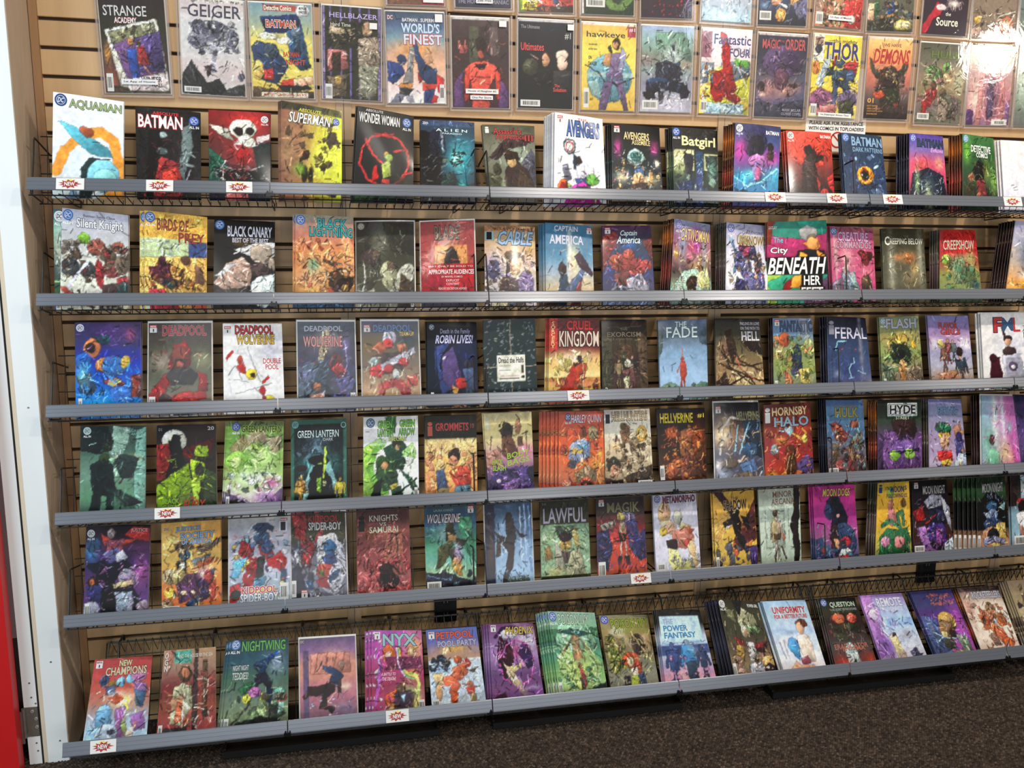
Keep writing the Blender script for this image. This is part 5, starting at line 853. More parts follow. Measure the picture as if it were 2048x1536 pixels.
3|29621,-1370,-8260,31675,-1346,-8248,29768,-1783,-10887,31836,-1783,-10887|3|-3.4||white comic with tombstone, dog and large coloured letters, sixteenth on the third shelf|sixteenth stack on the third shelf
g ddd ddd;s ccd 60 60 40 40;l 433 4 40 30 48 60;e 322 50 52 8 7;e c97 50 58 6 7;p 433 38 72 48 66 62 68 66 84 40 84;p aab 38 84 74 80 80 130 40 132;r 99a 44 88 74 128;e 546 58 106 8 9;e ccc 58 106 4 5;p 412 16 90 32 86 36 120 38 148 30 148 26 126 18 148 12 148 14 110;e 412 20 88 8 8;p ddd 76 110 92 104 100 116 84 122;p 687 18 142 60 136 96 138 96 150 18 150;i .15
F|24,10,40,38|b33|334|b ~ M|40,10,62,36|357||b ~ L|62,10,76,38|b33|| ~ TALES|80,26,88,56|334||V
4|569,-1115,-11230,2329,-1126,-11293,496,-1732,-13944,2249,-1732,-13944|2|-4.2||dark green comic with a hooded archer silhouette, first on the fourth shelf|first stack on the fourth shelf
g 344 465 687 586 344;p 8a9 50 0 80 4 60 60 40 40;p 7a9 86 10 100 0 100 150 84 130 80 60;p 122 0 0 40 0 48 20 46 34 30 44 0 40;e 8b9 48 70 14 20;p 232 34 26 50 24 48 40 30 40;s e93 74 52 18 6;s fc6 76 53 8 3;l 433 2.5 60 90 72 74 84 54;p 233 50 60 62 44 90 50 80 80 64 84;p 122 14 64 36 46 50 62 54 100 40 110 20 104;e 342 36 50 7 7;p 122 22 100 34 96 28 150 10 146;p 122 40 96 52 96 50 150 40 146;p 122 50 96 96 122 70 128 56 118;s 465 60 120 12 20;p 122 0 140 100 136 100 150 0 150;k 344,9ba,455 26 0 4 100 130 14 1.4;i .5
GREEN|76,6,98,10|8ba||i ~ ARROW|76,11,98,15|8ba||i ~ D|10,8,6|cdd|A ~ B|66,134.6,96,139.3||
4|2616,-1131,-11302,4256,-1141,-11315,2550,-1732,-13944,4230,-1732,-13944|2|0.0||black and acid-green comic with brush lettering, second on the fourth shelf|second stack on the fourth shelf
g 211 322 221 221;e ccb 30 26 20 20;p 822 0 30 22 30 30 80 0 90;p 511 40 40 100 20 84 60 60 70;p 111 20 26 40 20 46 60 40 90 14 92 24 50;e 111 32 22 7 8;p 8a2 62 50 66 34 84 34 88 52;p 332 50 54 100 50 90 60 60 60;p 791 0 96 30 76 54 62 60 100 50 130 0 132;p 9b2 56 56 80 62 84 90 62 100;e 332 72 74 8 10;p 9b3 58 90 74 92 70 140 62 140;p 342 80 70 100 80 100 150 76 150;p 562 20 120 60 110 64 150 0 150;k 111,ac3,453,331 50 2 46 96 150 16 1.4;p 111 0 0 22 0 8 20 0 20;i .6
BLACK|10,117.8,38,126.2|7a2||b ~ CAT|10,128.1,30,135.6|7a2|| ~ & THE|56,115.9,66,120.6|b33|| ~ FURY|44,121.6,82,136.5|b33||i ~ 01|3,4,9,9|999|| ~ 20|86,3,97,9|ccc||b
4|4581,-1117,-11241,6199,-1136,-11295,4409,-1732,-13944,6083,-1732,-13944|2|-4.2||lime green comic with glowing spheres and foliage, third on the fourth shelf|third stack on the fourth shelf
g 8a5 7a4 8a5 9b6 ccb b8b;r 674 0 0 100 8;e a97 54 32 18 20;e 8a4 54 42 14 8;p a96 6 44 30 20 40 40 20 56;p a97 70 30 96 20 98 44 80 54;e 9c5 18 64 18 16;e de9 18 66 9 9;s 6a3 46 66 26 16;s bd8 64 60 26 20;s dec 50 90 40 14;b 353,e9a,9ba,fff,554 36 4 82 96 120 5;s c6a 80 100 16 10;p 546 0 112 40 128 60 140 100 108 100 150 0 150;s a7b 74 124 26 14;l dbe 2 10 110 50 138 98 100;p 221 0 128 26 124 24 150 0 150;k 473,efd,853,cda 50 0 14 100 126 13 1.4;i .6
GREEN LANTERN|26,7,96,18|443|9b4|b ~ D|16,9,7|45a|A ~ B|3,119.7,9,138.4||v ~ SPECIAL|30,132.8,70,138.4|8b3||
4|6401,-1084,-11283,8040,-1087,-11278,6333,-1680,-13956,7982,-1680,-13956|1|0.0||green-bordered comic with a dark cloaked shape, fourth on the fourth shelf|fourth stack on the fourth shelf
g 365 365;r 122 6 8 94 150;s 345 44 50 36 26;s 79a 50 42 16 20;b 456,233,678 16 10 30 60 70 6;s 5aa 50 74 40 20;p 7aa 26 100 40 70 70 70 84 110 80 140 20 140;e 111 50 68 18 9;e 8a4 52 76 5 5;p 111 28 146 34 90 46 74 58 76 72 100 84 148 60 150;l bd4 4 62 46 61 70 58 96;e dd9 60 106 4 5;p 7a2 46 96 54 96 54 122 46 118;F b83 c94 18 146 56 0;e 322 20 80 9 6;F ba3 a94 88 148 52 0;s da4 14 116 10 8;r 7b5 26 140 70 150;k 122,579 30 8 26 92 140 14 1.2;i .5
GREEN LANTERN|12,18,86,30|dee|122| ~ DARK|58,31,76,36|ccc|| ~ D|8,8,6|7aa| ~ O|92,8,97,13|9bb||b
4|8548,-1139,-11253,10207,-1142,-11263,8471,-1732,-13944,10160,-1732,-13944|2|0.0||white comic with a green ring and emerald lettering, fifth on the fourth shelf|fifth stack on the fourth shelf
g ddd ddd dee;p 8b4 0 50 30 36 40 40 20 60 14 100 30 130 0 130;l 7b4 10 36 44 18 60 12 86 22 110 40 126;p 363 40 0 60 0 58 28 44 28;p 243 36 52 52 46 70 40 84 60 72 90 50 86;e 332 60 44 8 8;e b97 62 52 5 5;p 9c7 68 60 90 44 96 70 80 84;p ddd 72 66 92 70 80 84;p 353 24 80 50 66 62 96 60 120 36 124 22 100;e 352 34 74 12 9;e c96 38 82 6 6;p 121 20 110 34 100 30 150 8 150;p 243 50 120 66 116 76 150 50 150;p 243 66 88 88 104 100 124 90 126;l 121 3 10 148 40 140 66 126 96 106;p ba4 48 114 62 112 60 120 50 122;p 253 70 150 90 128 98 150;k 121,9c6,686 30 14 44 90 146 11 1.3;i .5
GREEN|26,7,52,19|7b4|353|b ~ LANTERN|26,21,54,33|7b4|353|b ~ GREEN|66,6,94,18|7b4|353|b ~ ARROW|64,20,94,32|7b4|353|b ~ SPECIAL|46,34,78,41|cd5|353| ~ NEW TALES FROM|12,38,44,43|eee||i ~ HARD-HITTING|12,44,46,48|eee|| ~ D|13,10,8|468|A ~ B|92,119.7,98,140.2||v
4|10423,-1145,-11286,12035,-1152,-11308,10375,-1732,-13944,11983,-1732,-13944|2|0.0||comic with black title bar over golden two-person scene, sixth on the fourth shelf|sixth stack on the fourth shelf
g 221 221 dc7 eb6 d95 c85;r 221 0 0 100 39;r ec8 0 39 100 70;s eb6 40 84 50 20;b d95,b74,c86,a64 20 0 66 34 140 7;b c85,a65,db7 14 70 70 100 140 6;e 322 56 68 12 12;e c86 54 78 9 9;p c43 46 96 60 88 86 86 88 120 60 124;p d96 76 82 98 66 100 78 84 94;e d96 76 66 6 6;p eb6 50 94 62 90 56 104;p 578 58 122 86 118 96 150 54 150;e ec8 28 84 9 10;p 457 20 94 36 90 44 124 22 126;p 875 24 124 44 122 46 150 20 150;p c85 0 96 16 92 18 140 0 140;k 532,fd9,964 40 0 50 100 148 9 1.2;i .5
GROMMETS|20,12,84,26|b44||b ~ 10|88,14,95,22|a55|| ~ I|5,10,14,34|b54||
4|12262,-1123,-11274,13805,-1134,-11259,12349,-1732,-13944,13818,-1732,-13944|2|-4.2||tan and purple comic with slanted lime lettering, seventh on the fourth shelf|seventh stack on the fourth shelf
g dc9 dc8 cb8 b89 757 436 447;b a96,543 6 10 20 90 40 3;p 433 30 30 42 20 60 22 58 40 40 44;e 332 46 24 9 8;p 643 36 40 54 36 70 74 46 82 34 70;e a75 70 24 6 12;e 543 74 50 7 9;l 654 2 10 62 12 40;l 654 2 88 60 86 34;p b87 0 70 30 60 34 90 0 94;s c79 84 66 20 14;p 548 10 106 30 96 60 94 100 96 100 150 0 150;p 224 30 104 42 96 60 98 66 112 50 116;s a7b 50 126 26 16;s 96b 84 140 12 14;e 436 20 120 16 14;e dce 24 116 5 3;b 335,86a,547 24 2 96 98 148 6;p 223 84 100 100 94 100 130;k 212,c9d,658,223 44 0 90 100 148 12 1.4;i .6
HACK|12,79,34,88|9b4||b ~ SLASH|12,90,40,99|9b4||b ~ BODY|44,70,92,80|9b4||bR ~ BAGS|44,82,92,92|9b4||bR ~ I|4,6,10,28|ddc||  ~ 20|12,130.9,20,136.5|ddd||b
4|14640,-1376,-11235,16101,-1359,-11271,14530,-1938,-13896,16075,-1938,-13896|6|-10.5||orange comic with a van, multicoloured fanned stack, eighth on the fourth shelf|eighth stack on the fourth shelf
g b54 c53 d63 b64 854;b c64,b54,d84,953 20 0 30 100 80 9;e 743 54 38 8 10;e 986 76 38 12 12;p 89b 20 82 26 56 50 48 70 54 68 80 40 90;r db6 28 64 52 74;p 7ac 40 58 66 56 64 66 42 68;e 556 30 92 8 8;s eb4 84 96 14 14;s ec5 90 76 6 8;p 875 34 110 60 94 84 104 80 122 40 124;e b97 62 104 9 9;e b43 60 130 16 14;e 322 60 130 11 9;e b43 60 132 6 5;p b74 80 100 100 90 100 140 86 140;p a43 0 128 36 124 34 148 0 148;b da7,643,e94 22 20 80 96 140 5;k 422,fd8,853 50 0 30 100 140 11 1.3;i .7
HARLEY|26,6,62,20|dde|634|i ~ QUINN|64,6,96,22|dde|634|bi ~ ON THE|8,123.4,26,129|ecb|| ~ MONKEY DIES!|4,130.9,36,137.4|fdc||i ~ D|20,10,7|447|A
4|16201,-1154,-11285,17762,-1126,-11293,16157,-1732,-13944,17801,-1732,-13944|2|0.0||cream comic with sepia battle crowd, ninth on the fourth shelf|ninth stack on the fourth shelf
g dcb ddc cb9 a97 765;s dca 60 50 40 20;e da4 80 44 12 14;e ec8 80 44 6 8;p 864 34 40 44 26 54 30 52 60 38 60;p 875 54 60 70 50 76 72 56 76;e 653 40 30 6 6;b 653,986,432,a86,764 60 4 50 98 120 6;p 432 40 120 100 100 100 140 50 146;e 332 18 98 14 14;e b86 20 108 10 12;p 322 0 120 20 126 36 124 40 150 0 150;s cb9 90 80 10 14;p a86 28 136 44 130 46 150 26 150;s db7 24 66 10 8;k 321,edc,754 60 2 46 98 148 12 1.3;i .8
HELLHUNTERS|16,4,94,20|cb9|543|b ~ 1|3,8,12,24|222|dde|b ~ B|68,127.2,98,138.4||
4|18004,-1129,-11317,19676,-1153,-11333,18043,-1732,-13944,19660,-1732,-13944|2|0.0||black and orange flame comic with yellow lettering, tenth on the fourth shelf|tenth stack on the fourth shelf
g 211 211 321 532 421;p a42 14 40 34 30 38 50 22 56;s c63 30 44 14 14;s b52 84 60 20 40;p 853 46 40 66 34 74 80 60 130 44 100;e b64 66 44 8 10;p a53 20 100 40 86 44 110 26 126 14 118;p 743 44 90 66 84 64 140 44 140;p 532 76 70 96 60 100 130 80 140;s d84 40 100 10 10;b a52,d84,732 24 8 34 98 140 6;k e95,411,b52,fb6 60 6 30 98 146 14 1.4;r 321 20 132 100 150;i .7
HELLVERINE|6,8,74,26|cb3|321|b ~ #1|84,9,98,18|cb3||b ~ B|1,102.9,10,129||v
4|20009,-1143,-11176,21630,-1073,-11207,19976,-1732,-13944,21741,-1732,-13944|2|0.0|s|bagged comic with bright white arc and blue sparks, eleventh on the fourth shelf|eleventh stack on the fourth shelf
g 112 433 865 556 445 bbb;s eda 14 56 24 24;s ca7 24 36 16 16;l dcb 4 10 90 14 50 34 26 60 30 76 50 70 84 54 104 30 104;p 234 60 30 100 30 100 100 70 90;e 357 74 84 16 14;l 9df 3 50 90 76 36;l 9df 3 42 84 50 40;e 654 30 106 16 10;p 57a 50 110 80 100 90 120 60 130;s bce 14 128 16 12;s fff 6 110 10 12;p 765 30 130 70 120 90 140 40 148;k eef,fc9,345,8bf 50 0 20 100 148 14 1.5;s 9be 50 140 20 8;i .5
HELLVERINE|48,16,98,32|886|221|b ~ M|3,6|c44|
4|21805,-1168,-11296,23527,-1121,-11256,21754,-1732,-13944,23554,-1732,-13944|2|0.0||crimson comic with flames and cream lettering, twelfth on the fourth shelf|twelfth stack on the fourth shelf
g 733 732 833 933 a32 a42;s b43 70 40 30 30;e 79a 40 42 13 10;e 8ab 52 50 8 10;e 79a 20 84 8 10;s d94 34 68 16 8;l da4 4 60 56 76 66 88 56 80 46;e ed6 84 66 5 8;p 532 44 80 60 76 66 120 50 140 40 130;l ca6 2 50 92 44 120 20 146;l b95 2 56 92 50 140;p 547 66 110 84 96 100 104 100 140 66 140;s ec5 14 134 14 12;s e83 40 140 10 10;b c53,732,e84 26 0 30 100 146 7;k d84,422,fc7,745 50 0 40 100 148 13 1.4;i .6
HORNSBY|16,6,92,22|dc9|733|b ~ HALO|20,24,94,42|9bc|634|b ~ I|2,6,12,34|ddd||
4|24013,-1298,-11166,25431,-1276,-11214,23992,-1886,-13908,25454,-1886,-13908|5|-3.4|d|blue-green comic with brown figures and gold lettering, thirteenth on the fourth shelf|thirteenth stack on the fourth shelf
g 57a 579 468 667 544 433;p 733 8 44 24 40 50 60 60 56 46 76 20 70;e a54 30 56 10 12;e 954 72 44 12 7;p 577 56 76 80 66 96 84 74 92;e 788 78 74 12 12;p 754 50 84 66 80 76 110 56 124;e 985 66 78 5 6;p 654 14 80 30 78 28 120 10 120;p 844 20 110 60 106 70 140 20 140;p 544 70 110 94 100 100 146 70 146;b 854,567,a86,433,688 40 2 40 98 140 7;k 322,bba,567,a64 60 0 30 98 144 13 1.4;i .8
HULK|22,14,84,32|985|364|b ~ INCREDIBLE|22,8,80,13|875|| ~ B|2,123.4,26,132.8||
4|25939,-1350,-11232,27634,-1348,-11267,25856,-1886,-13908,27566,-1886,-13908|5|-3.4|d|purple comic with a white name plate and green glasses, fourteenth on the fourth shelf|fourteenth stack on the fourth shelf
g 222 343 647 758 75a;r 232 18 2 94 36;r dee 22 5 90 30;r 122 24 7 88 28;r eef 25 8 87 27;p 322 30 40 50 34 84 36 90 60 80 74 40 76;p 647 10 100 20 60 40 60 50 84 90 80 98 120 90 150 10 150;s 86b 60 90 30 20;l 214 3 30 96 50 100 66 98 92 92;e 8b4 38 104 12 10;e 8b4 72 102 13 10;l 111 2 24 98 90 96;p 537 50 110 58 124 48 130;l 324 2 34 140 50 134 74 136;l 325 1.5 40 76 60 70 80 74;p 435 0 60 12 70 10 150 0 150;k 325,a8c 40 10 56 98 148 16 1.3;i .5
HYDE|27,9,86,26|222||b ~ STREET|40,30,72,36|bca||
4|27928,-1345,-11241,29311,-1243,-11303,27860,-1886,-13908,29383,-1886,-13908|5|-3.4|d|grey-violet comic with a colourful clown-like jumble, fifteenth on the fourth shelf|fifteenth stack on the fourth shelf
g 77a 88a 98a a9b bbc;s 79b 50 20 40 10;e 354 40 56 22 12;e 386 46 56 14 8;p da3 24 66 60 64 58 72 26 74;e da8 42 82 12 14;p c33 20 100 60 98 62 120 24 118;p db4 30 118 56 116 54 128 32 128;p a76 66 56 90 46 94 90 76 80;p 447 70 80 90 70 100 110 100 130 74 120;e 336 84 74 9 10;p bce 66 126 80 106 100 110 100 144 76 146;e 435 36 136 20 10;b 443,b86,547,da5 24 4 44 96 146 5;k 223,ddd,764 36 4 44 98 146 9 1.2;i .6
I HATE|50,8,76,14|bbd|| ~ FAIRYLAND|26,16,84,30|79b|446| ~ I|12,8,20,24|88a||
4|30045,-1342,-11180,31477,-1192,-11270,29979,-1886,-13908,31597,-1886,-13908|5|-3.4|sd|iridescent foil comic with vertical rainbow streaks, sixteenth on the fourth shelf|sixteenth stack on the fourth shelf
h 8ab 9ac aab c8b b6a a6a;s 7b9 20 90 20 40;s ddd 36 40 8 70;s cde 60 40 6 80;s 8cc 78 60 10 14;e 533 26 84 7 10;p 7b9 8 116 26 96 46 110 44 146 6 146;s db8 60 110 20 30;s c5a 90 110 14 50;s d98 76 120 8 20;k fff,a6b,7cc,c58 40 0 10 98 140 24 1.6;i .3
B|70,136.5,98,140.2||
4|31585,-1041,-11248,33383,-1049,-11317,31692,-1732,-13944,33483,-1732,-13944|2|0.0||dark violet comic at far right with pale lettering, seventeenth on the fourth shelf|seventeenth stack on the fourth shelf
g 224 436 547 335;s 86a 40 90 30 30;k 223,a8c 20 0 40 98 140 14 1.4;i .5
.
5|434,-830,-14318,2210,-855,-14419,371,-1732,-16984,2135,-1732,-16984|2|0.0||dark violet comic with big grey and black shapes, first on the fifth shelf|first stack on the fifth shelf
g 212 424 325 536 537 436;p b33 74 0 100 4 100 26 80 22 60 14;p c43 24 12 44 24 84 20 60 30 30 34;e 988 40 12 6 8;p 845 30 24 60 20 56 50 34 48;p 669 26 44 50 34 60 46 40 60;s 4ae 10 40 14 20;e 357 14 30 10 12;p 112 0 60 30 54 50 80 44 100 20 80;p ccd 46 46 58 38 66 50 60 64 50 60;p 112 30 64 60 54 74 62 70 78 40 84;e 889 68 82 16 14 20;p cb8 42 92 74 86 76 94 44 102;p 112 40 100 76 94 78 108 50 116;p 89a 46 106 76 104 66 140 50 150 40 130;p 99a 70 110 80 120 76 150 64 150;p 111 24 96 44 92 56 150 28 150;p 112 76 100 90 120 88 150 78 150;e 211 16 88 10 10;e b63 12 90 3 8;p 336 4 94 28 92 26 120 6 120;e 99a 10 130 14 14;s a59 88 70 14 30;k 211,c7b,dce,637 60 0 30 100 148 12 1.3;e 989 92 128 10 8;i .6
JUSTICE|70,4,96,11|bbb|| ~ D|8,12,6|ddd|A ~ B|2,119.7,9,140.2||v
5|2524,-860,-14374,4216,-844,-14309,2534,-1732,-16984,4218,-1732,-16984|2|0.0||orange comic with streaking figures and blue-grey lettering, second on the fifth shelf|second stack on the fifth shelf
g da5 d94 ca5 c84 c63 d84;s ec7 20 30 30 20;s da6 70 70 30 20;l b85 3 40 60 100 30;p 654 20 34 46 30 56 44 30 56;e 357 40 54 10 7;p 765 60 44 100 30 100 38 66 54;p 222 24 66 40 60 42 84 26 84;e ddc 34 72 5 8;p 678 50 64 84 54 80 64 54 72;p a53 60 68 90 58 86 68 62 76;e a97 14 86 14 12;e 985 30 88 12 14;p 535 24 100 44 84 66 84 74 110 50 124 30 130;p 324 60 96 90 90 84 120 66 130;s c9c 72 84 16 10;s edb 70 86 6 5;e a44 80 90 8 10;p 346 40 130 66 116 60 134 44 146;p b43 78 104 92 96 90 130 82 130;e db4 12 112 8 8;e a86 8 134 12 12;b 653,a75,357,a43,fda 30 0 40 100 140 5;k 422,fd9,764,a84 50 0 30 100 148 12 1.3;i .7
JUSTICE|24,8,66,17|8ac|456|b ~ SOCIETY|32,18,90,28|8ac|456|b ~ OF AMERICA|34,29,84,37|8ac|456|b ~ DC|5,8,14,12|58b||b ~ B|2,132.8,30,138.4||
5|4477,-844,-14325,6281,-847,-14335,4444,-1732,-16984,6222,-1732,-16984|2|0.0|s|white comic with red and blue jumble, large lower lettering, third on the fifth shelf|third stack on the fifth shelf
g bbb aab bbc 9ab 8ab;p 346 38 16 46 10 60 10 74 16 70 26 62 22 60 30 50 30;e 357 52 34 13 11;p a33 48 44 66 40 74 60 60 72 50 60;e 358 62 50 10 10;p b22 60 70 84 58 94 70 88 96 76 84 64 84;p 357 84 84 94 88 92 110 84 106;e a22 28 54 12 12;p a22 16 40 24 34 30 46 24 56;p 922 24 66 44 64 54 90 44 100 28 90;p 222 46 66 58 64 56 100 44 104;p a22 24 88 40 92 40 110 20 116;p ca4 26 66 36 74 20 84 14 78;p 6bd 8 70 30 64 14 96 4 96;b 57a,8bc,db5,446,dde 30 2 30 98 130 6;p b22 0 110 16 104 20 130 0 140;e 221 10 124 8 8;p 58a 40 100 60 96 56 112 38 114;p db5 16 120 60 112 80 118 60 124;k 222,eee,58b,b33 50 0 20 98 140 10 1.2;i .6
KIDPOOL|20,111.3,78,122.5|b33|eee|b ~ SPIDER-BOY|18,122.5,80,136.5|fff|347|b ~ 1|84,10,92,24|222|dde|b ~ M|84,4|b33| ~ B|83,108.5,97,136.5||v
5|6296,-778,-14263,7937,-793,-14321,6252,-1680,-16996,7938,-1680,-16996|1|0.0|s|grey comic with red arc and toppling city blocks, fourth on the fifth shelf|fourth stack on the fifth shelf
g 332 443 667 778 667;p a33 0 0 26 0 30 26 20 44 8 40 4 20;l a44 8 46 0 58 24 44 50;p ccd 50 40 80 34 96 60 100 100 80 140 50 120 46 70;p 922 18 46 34 40 44 60 34 90 20 90;e 832 26 44 8 7;b 667,889,ccc,445 40 0 60 60 150 7;e 37a 70 58 12 12;p 347 54 74 78 66 84 82 66 90;p b43 52 84 74 86 66 104 50 108 44 96;p a33 44 110 64 104 70 124 50 120;p 357 66 104 88 94 84 106 70 116;p 357 20 112 40 108 38 124 24 124;e 683 54 98 5 5;k 221,dde,556 60 0 40 100 150 14 2;p 334 0 90 14 80 34 150 0 150;i .7
KIDPOOL|32,6,88,17|a33|311|b ~ SPIDER-BOY|32,17,92,30|ccc|222|b ~ B|1,108.5,9,134.6||v ~ M|18,124|c44|
5|8290,-842,-14293,9931,-845,-14304,8236,-1732,-16984,9907,-1732,-16984|2|0.0||red comic with rocky slope and pale serif lettering, fifth on the fifth shelf|fifth stack on the fifth shelf
g 533 744 844 955 a44;s c76 60 40 40 14;p a65 60 40 90 40 84 110 50 130 40 90;s 743 30 40 24 20;k 956,c77,633 60 0 16 70 100 12 1.6;b b55,c66,a44,933 60 0 84 100 150 8;p 322 40 94 60 86 70 110 62 130 44 128;e 211 62 118 16 12;l 544 2 74 40 78 110;k 311,d99,c77 60 0 60 100 150 9 1.3;e b66 30 134 12 8;s d77 10 110 14 10;i .8
KNIGHTS|24,10,78,20|ccb|| ~ VS|42,22,56,28|bba|| ~ SAMURAI|24,29,78,39|ccb|| ~ I|4,10,15,36|222||
5|10409,-838,-14268,12083,-859,-14289,10378,-1732,-16984,11963,-1732,-16984|2|0.0||teal green comic with slanted white lettering, sixth on the fifth shelf|sixth stack on the fifth shelf
g 356 357 486 6a9 8a8 234;s 9bb 40 50 20 20;s ac9 40 110 40 14;p 486 60 20 90 20 100 100 80 80;k 7ba,578 20 2 20 40 60 10 1.4;p 332 40 40 50 30 56 34 60 60 40 60;e 332 48 36 7 6;p a85 44 46 60 50 66 60 44 66;p 221 60 56 80 60 86 54 74 70 60 66;p 553 26 70 52 60 50 80 34 100 20 108;p 332 44 76 58 70 64 100 58 106;p a73 58 104 66 100 74 118 62 116;e c94 62 100 10 14;s b9c 64 80 10 20;p 223 0 110 40 112 100 130 100 150 0 150;b 223,344,334 20 0 112 100 150 9;l 68a 2 4 116 50 124;l ba8 2 78 40 88 46;k 112,7aa 20 0 20 100 150 12 1.2;i .6
LAURA KINNEY|18,7,56,11|9aa|| ~ WOLVERINE|6,15,70,30|dcc|322|i ~ M|84,3|b33| ~ B|2,125.3,30,139.3||
5|12371,-806,-14323,13916,-799,-14293,12300,-1680,-16996,13862,-1680,-16996|1|0.0|s|blue bagged comic with dark climbing silhouette, seventh on the fifth shelf|seventh stack on the fifth shelf
g 357 468 79b 9bd 8ac;r 224 0 0 20 150;l bce 3 74 10 76 100;l 9be 4 84 8 86 110;l 79c 4 94 10 96 120;s ace 40 60 20 40;p 322 44 34 60 28 66 60 58 84 46 80;e 321 50 26 7 8;p 322 26 54 46 60 60 74 50 82 32 70;p 322 48 74 62 74 56 110 36 148 28 146 42 110;p 433 18 46 30 54 26 60;p 322 60 40 76 56 90 60 76 62;p 432 24 60 34 70 32 90 22 92;s 543 10 80 8 60;b 678,8ab 16 20 116 90 146 4;r 343 44 132 92 146;k 235,cef 20 20 60 100 140 12 1.2;r 345 0 148 100 150;i .4
WOLVERINE|46,125.3,90,135.6|454||b
5|14202,-872,-14319,15837,-870,-14325,14093,-1732,-16984,15764,-1732,-16984|2|0.0||drab olive comic with black lower band, eighth on the fifth shelf|eighth stack on the fifth shelf
g 333 333 343 776 886 776 443;r 332 0 0 100 42;r 8a8 0 42 100 132;s ac9 20 60 24 20;p 454 30 46 70 46 66 58 34 60;e b95 50 74 12 14;e 322 50 64 14 8;p 544 34 88 60 90 66 110 44 108;p 998 28 70 40 84 50 120 30 130;p aa8 60 90 80 86 90 130 50 130;p a95 64 56 72 48 80 80 72 84;p 974 8 84 18 78 24 100 10 104;s bb7 30 124 20 12;k 554,cc9,775 30 0 44 100 130 14 1.4;r 332 0 130 100 150;i .5
LAWFUL|6,14,94,40|aab|433| ~ BOOM|4,4,12,8|776||
5|16110,-877,-14303,17774,-869,-14328,15999,-1732,-16984,17717,-1732,-16984|2|0.0||red and navy fiery comic with gold spiky lettering, ninth on the fifth shelf|ninth stack on the fifth shelf
g 322 433 933 b42 b43 864;p 9ba 8 50 36 40 40 50 16 62;e 779 62 40 18 14;s c44 50 70 40 30;p 447 60 44 80 40 90 80 80 110 66 90;p 335 0 60 24 56 30 90 20 130 0 120;p 336 74 70 100 60 100 110 84 114;e ba6 50 36 8 8;p ba8 46 46 58 46 60 64 46 66;p 211 44 62 62 64 58 80 46 78;l dcb 3 50 80 46 110;l dcb 3 58 80 60 110;p 222 42 104 50 104 48 130 42 130;p 222 56 104 64 104 66 120 58 120;s d43 54 124 20 10;e 212 42 138 8 6;k 213,b54,558,e75 60 0 36 100 148 13 1.5;r 964 10 134 100 150;i .7
MAGIK|22,10,90,28|775|322|b ~ M|5,4|b33| ~ B|2,112.2,16,140.2||v
5|18093,-871,-14327,19659,-862,-14309,18033,-1732,-16984,19619,-1732,-16984|2|0.0||white comic with peach figure shapes and plum lettering, tenth on the fifth shelf|tenth stack on the fifth shelf
g bbc ccd ccd bbc;e ca7 24 34 14 20;e eb9 26 32 8 10;p eb9 14 50 40 46 50 60 40 72 20 70;e db4 20 66 8 8;e 443 56 46 5 6;e bba 54 42 10 12;p db7 60 50 84 60 80 72 56 70;p b76 40 66 80 60 90 80 76 100 50 96 40 86;p a54 70 62 90 66 80 76;e b44 76 90 10 7;p 322 26 82 50 82 48 98 28 96;p dd8 30 96 50 100 58 120 84 118 80 140 40 140 28 120;p db8 72 94 86 80 94 120 90 140 82 120;b aab,99a,bb9 60 40 110 100 148 3;k a86,eee,998 20 6 30 96 120 9 1;i .4
METAMORPHO|22,4,96,16|845|423| ~ D|10,8,7|669|A ~ B|4,121.6,20,134.6||
5|20248,-892,-14331,21774,-867,-14277,20154,-1732,-16984,21715,-1732,-16984|2|-4.2||yellow and maroon comic with crossing black shapes, eleventh on the fifth shelf|eleventh stack on the fifth shelf
g da4 da4 ca4 b94;p 633 100 20 70 60 44 90 60 110 100 90;p da5 0 60 40 40 46 60 0 96;p 312 0 0 20 0 50 34 40 44;p ddd 26 62 62 24 66 28 32 70;p 211 38 44 56 40 66 60 60 80 50 84 44 64;e 221 56 40 5 5;p 211 20 56 40 50 42 60 24 66;p 322 64 46 80 50 84 70 76 70;p 222 50 76 66 80 80 110 72 114 54 90;p c63 44 90 56 110 50 120 40 110;p d84 70 100 90 90 84 110;b 334,445,324,556 26 6 100 100 150 9;p 436 80 104 100 100 100 146 84 140;p db6 40 140 70 130 80 150 50 150;k 111,c94,556 30 0 40 100 148 12 1.4;i .6
SHADOW|24,18,80,36|223|b95|b ~ THE|42,12,60,17|654|| ~ DC|4,5,12,11|432||b ~ B|2,117.8,9,140.2||v
5|21933,-889,-14297,23478,-924,-14241,21841,-1732,-16984,23312,-1732,-16984|2|0.0||pale sketchy comic with a tall black silhouette at right, twelfth on the fifth shelf|twelfth stack on the fifth shelf
g bba bcb bcb aba 9a9;p aba 30 34 60 34 60 110 30 110;l 887 1.2 14 40 14 110 60 104;l 887 1.2 70 40 70 100;p 211 86 0 100 0 98 50 94 80 98 110 94 146 80 148 84 120 80 90 74 70 84 44;F a98 b97 40 132 84 0;p ba7 30 56 40 52 40 96 28 100;e 543 38 46 6 6;p 543 34 84 50 84 48 96 34 94;l 433 4 38 112 34 136;l 433 4 52 108 62 130;p a64 54 80 62 92 56 96;s 8a8 40 140 40 8;k 776,dee 30 0 30 80 140 12 .9;i .4
MINOR|34,8,80,19|865|| ~ ARCANA|30,21,86,32|865||
5|23958,-957,-14256,25585,-937,-14291,23838,-1783,-16972,25519,-1783,-16972|3|-3.4||magenta comic with dark hair silhouette and blue base, thirteenth on the fifth shelf|thirteenth stack on the fifth shelf
